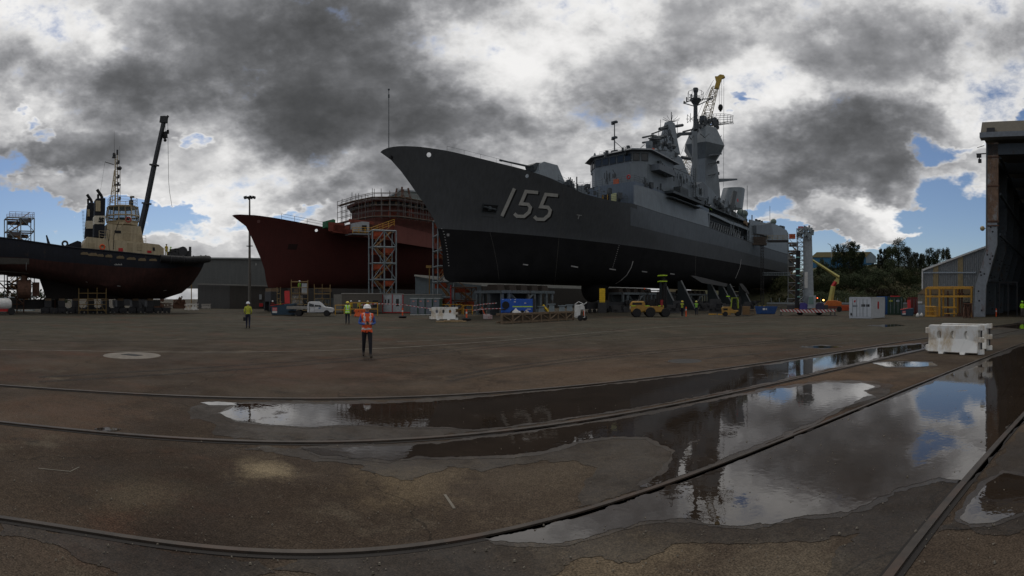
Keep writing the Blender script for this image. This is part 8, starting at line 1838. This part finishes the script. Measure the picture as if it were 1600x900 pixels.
# articulated boom lift
l, r = sloc(1284, 487); d_ = l.length; k_ = d_ / F; t = thing('boom_lift', 'orange articulated boom lift with yellow arm reaching up left', 'boom lift', l, r); qb = lambda px, py: ((px - 1284) * k_, .4, HC + (YH - py) * k_)
BY = mat('boom_yellow', (.42, .38, .12), .5); LO = mat('lift_orange', (.52, .13, .02), .5)
MB().tube(qb(1297, 474), qb(1302, 447), .45, 4, .38).build('lower_arm', BY, t, bevel=.03); MB().tube(qb(1301, 448), qb(1306, 440), .30, 4).build('red_knuckle', RED, t); MB().hexa([Vector(qb(x, y)) for x, y in ((1305, 445), (1311, 443), (1312, 431), (1308, 430), (1306, 436), (1303, 438))], [Vector(qb(x, y)) + Vector((0, .6, 0)) for x, y in ((1305, 445), (1311, 443), (1312, 431), (1308, 430), (1306, 436), (1303, 438))]).build('elbow', BY, t)
MB().tube(qb(1311, 433), qb(1301, 427), .26, 4).tube(qb(1303, 428), qb(1266, 404), .24, 4, .18).build('upper_arm', BY, t); MB().tube(qb(1268, 405.5), qb(1264, 402), .3, 4).build('red_tip', RED, t)
m = MB(); m.hexa([Vector((x, -.6, z)) for x, z in ((.2, .85), (3.1, .85), (3.1, 1.5), (2.3, 1.75), (.9, 1.75))], [Vector((x, 1.2, z)) for x, z in ((.2, .85), (3.1, .85), (3.1, 1.5), (2.3, 1.75), (.9, 1.75))]); m.build('turret', LO, t, bevel=.08); MB().bx(-.3, 3, -.8, 1.3, .5, .8).build('chassis', mat('lift_dark_orange', (.18, .04, .02), .6), t)
for x_ in (0, 2.7): wheel_part(t, (x_, -.8, .42), .42, .35, hub=DARKST)
l = P(1322, 467, 84); l.z = 0; tag(MB().box((0, 0, .5), (1.6, .9, .95), taper=.95).box((.4, -.5, .5), (.3, .1, .3)).build('orange_bin', mat('orange_bin', (.45, .07, .02), .6), loc=l, rz=face_cam(l), bevel=.04), 'low orange box on the ground right of the boom lift', 'bin')
# floodlight mast
c = P(390, 467, 88); l = Vector((c.x, c.y, 0)); t = thing('floodlight_mast', 'tall floodlight mast in front of the grey shed', 'light mast', l); MS = mat('mast_steel', (.13, .12, .105), .6); Hm = HC + (467 - 310) * 88 / F
MB().tube((0, 0, 0), (0, 0, Hm), .30, 10, .14).build('mast', MS, t, smooth=True, angle=40); MB().tube((0, 0, Hm), (0, 0, Hm + .3), .5, 10).bx(-.9, .9, -.08, .08, Hm, Hm + .15).bx(-.08, .08, -.9, .9, Hm, Hm + .15).build('head_frame', DARKST, t)
for a_ in (0, .9, 2.2, 3.14, 4.1, 5.4): MB().box((cos(a_) * .85, sin(a_) * .85, Hm + .18), (.5, .35, .3), rz=a_, ry=.3).build('floodlight', DARKST, t)
MB().bx(-.5, .5, -.3, .3, HC + (467 - 385) * 88 / F, HC + (467 - 384) * 88 / F).build('bracket', DARKST, t)
c = P(671, 467, 76); l = Vector((c.x, c.y, 0)); tag(MB().tube((0, 0, 0), (0, 0, 6.8), .08, 6).box((-.1, 0, 6.9), (.8, .3, .4)).build('lamp_post', mat('lamp_post_ochre', (.25, .15, .04), .6), loc=l), 'ochre lamp post left of the second stair tower', 'lamp post')
c = P(299, 467, 105); l = Vector((c.x, c.y, 0)); tag(MB().tube((0, 0, 0), (0, 0, 8.2), .10, 6).box((0, 0, 8.2), (.5, .3, .3)).build('lamp_post', mat('lamp_post_ochre', (.25, .15, .04), .6), loc=l), 'thin ochre lamp post at the corner of the grey shed', 'lamp post')
# ---------------------------------------------------------------- hill, buildings on it, trees
from mathutils import noise as NZ
def hill_h(px, d):
    top = interp([(1130, 12), (1250, 13), (1300, 14), (1400, 15.0), (1480, 14), (1560, 12)], px); k = max(0, min(1, (d - 128) / 48)); k = k * k * (3 - 2 * k)
    return top * k * (.9 + .25 * NZ.noise(Vector((px * .02, d * .05, 0)))) + .9 * NZ.fractal(Vector((px * .03, d * .12, 2)), 1, 2, 4) * k
HILLM = mat('hillside_soil', (.060, .060, .026), .95, var=.4, scale=.12, dirt=(.15, .125, .075), dirt_amt=.28, dscale=.16, bump=.5, bscale=2)
m = MB(); rs = []
for i in range(60):
    px = 1080 + i * 10; rs.append([(lambda a, d: Vector((d * sin(a), d * cos(a), hill_h(px, d) - (.3 if j == 0 else 0))))(az(px), 124 + j * 5.0) for j in range(24)])
m.rings(rs, cap=False, closed=False); structure(m.build('hill', HILLM, smooth=True))
LEAF = [mat('foliage_%s' % n, c, .9, var=.5, scale=.8) for n, c in (('dark_green', (.034, .048, .018)), ('olive', (.060, .066, .024)), ('grey_green', (.046, .054, .032)), ('brown_green', (.040, .032, .018)))]
BARK = mat('bark', (.045, .035, .026), .95, var=.4)
def leaf_clump(m, c, r, n, s, sz=1.0, mi=0):
    for k in range(n):
        v = Vector((random.gauss(0, 1), random.gauss(0, 1), random.gauss(0, 1))); v = v.normalized() * r * random.random() ** .45; v.z *= sz
        p = c + v; a = Vector((random.gauss(0, 1), random.gauss(0, 1), random.gauss(0, 1))).normalized(); b = a.cross(Vector((random.random(), random.random(), random.random() + .1))).normalized(); q_ = s * random.uniform(.6, 1.4)
        m.add([p - a * q_, p + b * q_ * .5, p + a * q_, p - b * q_ * .5], [(0, 1, 2, 3)], mi)
def tree(label, px, d, h, w_, leaf, n=26, group='trees on the right hill', spiky=True, z0=None, cat='tree', name='hill_tree'):
    c = P(px, 467, d); z0 = hill_h(px, d) - .2 if z0 is None else z0; l = Vector((c.x, c.y, z0)); t = thing(name, label, cat, l, random.random() * 6, group)
    m = MB(); m.tube((0, 0, 0), (w_ * .04, 0, h * .9), .022 * h, 7, .006 * h); lf = MB()
    for k in range(n):
        f = random.uniform(.12, 1.0); a = random.random() * 6.28; R_ = w_ * (1.05 - f * .72 if spiky else sqrt(max(0, 1 - (f * 1.5 - .6) ** 2)) * .9) * random.uniform(.35, 1.0); p = Vector((cos(a) * R_, sin(a) * R_, h * f * .95))
        if R_ > .3: m.tube((w_ * .04 * f, 0, h * f * .75), p, .008 * h, 4, .003 * h)
        leaf_clump(lf, p, w_ * random.uniform(.22, .38) * (1.0 if not spiky else (1.15 - f * .4)), 110, .19, 1.4 if spiky else .8, 0)
    m.build('trunk', BARK, t); lf.build('crown', LEAF[leaf], t, fix=False); return t
random.seed(77)
T1 = [(1318, 158, 12, 3.6, 0, 'tallest pointed dark tree just right of the tan roof'), (1328, 156, 13.4, 3.6, 0, 'dark pointed tree forming the peak of the big clump'), (1336, 160, 11.4, 3.2, 0, 'dark tree at the right side of the big pointed clump'), (1308, 160, 10.5, 3.0, 0, 'dark tree at the left side of the big pointed clump'), (1347, 158, 8.2, 2.4, 0, 'slim dark tree before the blue building gable'), (1287, 160, 5.2, 3.2, 0, 'round dark tree in front of the blue building wall'),
      (1404, 160, 11.0, 4.6, 0, 'broad dark tree at the middle of the right tree line'), (1395, 158, 9.4, 3.8, 0, 'dark tree left of the broad middle tree'), (1417, 158, 8.8, 3.4, 2, 'looser tree right of the broad middle tree'), (1386, 162, 7.6, 2.6, 2, 'thin spindly tree left end of right tree line'), (1375, 162, 7.2, 1.5, 2, 'very thin bare topped sapling between the tree groups'), (1429, 162, 6.6, 3.2, 2, 'low grey green tree near annex roof'), (1440, 165, 6.6, 2.0, 2, 'thin tree standing at the annex corner'), (1452, 160, 9.2, 3.8, 0, 'dark tree behind the annex roof slope'), (1465, 160, 9.4, 3.6, 2, 'grey green tree behind the annex roof slope'), (1478, 165, 9.0, 3.2, 2, 'rightmost wispy tree behind the annex roof')]
for px, d, h, w_, lf_, lb in T1: tree(lb, px, d, h, w_, lf_, 34)
S1 = [(1275, 150, 3.4, 3.6, 1, 'olive shrub behind the boom lift arm tip'), (1288, 146, 3.2, 4.2, 0, 'dark shrub left below the pointed clump'), (1303, 150, 4.6, 5.0, 0, 'large dark shrub under the pointed tree clump'), (1322, 150, 4.8, 5.4, 0, 'wide dark shrub under the tallest tree'), (1343, 150, 4.4, 4.8, 0, 'dark green shrub below the blue gable'), (1360, 152, 5.0, 5.0, 0, 'tall round shrub right of the blue building'), (1378, 150, 4.4, 5.0, 0, 'dark shrub left of right tree line base'), (1396, 150, 4.6, 5.4, 0, 'dark shrub beneath the broad middle tree'), (1415, 150, 4.2, 5.0, 1, 'olive shrub right beneath the middle tree'), (1432, 150, 4.4, 5.0, 0, 'dark shrub beside the annex left edge'), (1268, 140, 2.4, 3.8, 1, 'olive shrub low left on hillside'), (1284, 136, 2.6, 4.4, 0, 'dark low shrub behind the boom lift elbow'), (1306, 140, 2.2, 3.6, 1, 'olive shrub on the open middle slope'), (1332, 139, 1.4, 2.2, 1, 'tiny shrub on the bare soil patch'), (1324, 133, 3.2, 6.0, 0, 'wide dark shrub just above the grey container'), (1345, 133, 3.4, 6.0, 0, 'dark shrub above the right end of grey container'), (1370, 139, 3.0, 5.0, 3, 'brownish shrub above the green container'), (1388, 136, 3.6, 5.6, 3, 'brown green shrub above the open red lid'), (1403, 141, 2.4, 4.6, 1, 'olive shrub on slope right of the brown shrub'), (1420, 135, 3.0, 5.2, 1, 'olive shrub near lean-to roof'), (1436, 140, 3.6, 5.0, 0, 'dark shrub against the annex lower wall'), (1296, 131, 2.0, 5.0, 0, 'low dark shrub above the boom lift turret'), (1310, 128, 1.8, 4.6, 1, 'lowest olive shrub behind the roadside fence'), (1352, 144, 2.6, 4.4, 0, 'mid slope dark shrub over the bare patch'), (1378, 144, 2.4, 3.6, 1, 'mid slope olive shrub over the brown one'), (1255, 150, 4, 6, 0, 'dark shrub seen through the crane lattice'), (1235, 148, 4, 7, 1, 'olive shrub seen beneath the frigate stern'), (1215, 150, 4, 6, 0, 'dark shrub behind the frigate rudder')]
for px, d, h, w_, lf_, lb in S1: tree(lb, px, d, h, w_, lf_, 22, 'shrubs on the hillside', False, cat='shrub', name='hill_shrub')
m = MB()
for k in range(5200):
    px = random.uniform(1200, 1450); d = random.uniform(127, 172); c = P(px, 467, d); z = hill_h(px, d)
    if NZ.noise(Vector((px * .03, d * .1, 5))) < -.12: continue
    leaf_clump(m, Vector((c.x, c.y, z + .15)), .5, 2, .34, .5, random.choice((0, 1, 1, 2)))
tag(m.build('hillside_scrub', [LEAF[1], LEAF[0], mat('dry_grass', (.13, .11, .05), .95)], fix=False), 'low scrub and dry grass covering the slope', 'scrub', kind='stuff')
t = thing('hilltop_building', 'blue walled building with tan roof on top of the hill', 'building'); HB = mat('hill_blue_wall', (.035, .14, .26), .7)
slab(t, [(1268, 401), (1352, 401), (1366, 403), (1366, 424), (1268, 424)], 182, 182, 'blue_wall', HB); slab(t, [(1267, 402), (1276, 394), (1361, 393.5), (1353, 402)], 181.6, 181.6, 'tan_roof', mat('hill_tan_roof', (.24, .20, .10), .7)); slab(t, [(1353, 402), (1361, 393.5), (1369, 401), (1369, 411), (1353, 411)], 181.7, 181.7, 'gable', mat('gable_grey_blue', (.20, .25, .28), .7))
c = P(1299, 467, 178); l = Vector((c.x, c.y, 12)); tag(MB().path([(0, 0, 0), (0, 0, 8.5), (-.5, 0, 9.3), (-1.6, 0, 9.6)], .09, 5).build('street_lamp', STEEL, loc=l), 'curved street lamp on the hilltop above the blue building', 'street lamp')
# roadside barrier fence at the foot of the hill
a, b = P(1276, 467, 118), P(1440, 467, 118); a.z = b.z = 0; t = thing('roadside_fence', 'low grey roadside fence along the foot of the hill', 'fence', a, atan2(b.y - a.y, b.x - a.x)); ln = (b - a).length
MB().bx(-12, ln, 0, .25, 0, .75).build('concrete_base', mat('kerb_concrete', (.16, .15, .13), .9), t); MB().bx(-12, ln, -.05, 0, .8, 1.15).build('guard_beam', STEEL, t)
for k in range(18): MB().bx(-11 + k * (ln + 11) / 18, -10.9 + k * (ln + 11) / 18, 0, .1, .7, 2.2).build('post', STEEL, t)
# far low tree line seen under the tug
m = MB(); random.seed(5)
for k in range(220):
    px = random.uniform(-60, 110); c = P(px, 467, 250); leaf_clump(m, Vector((c.x, c.y, random.uniform(0, 5.5))), 2.5, 8, .9, .8)
tag(m.build('distant_woods', LEAF[0], fix=False), 'far dark line of woods at the left horizon', 'woods', kind='stuff')
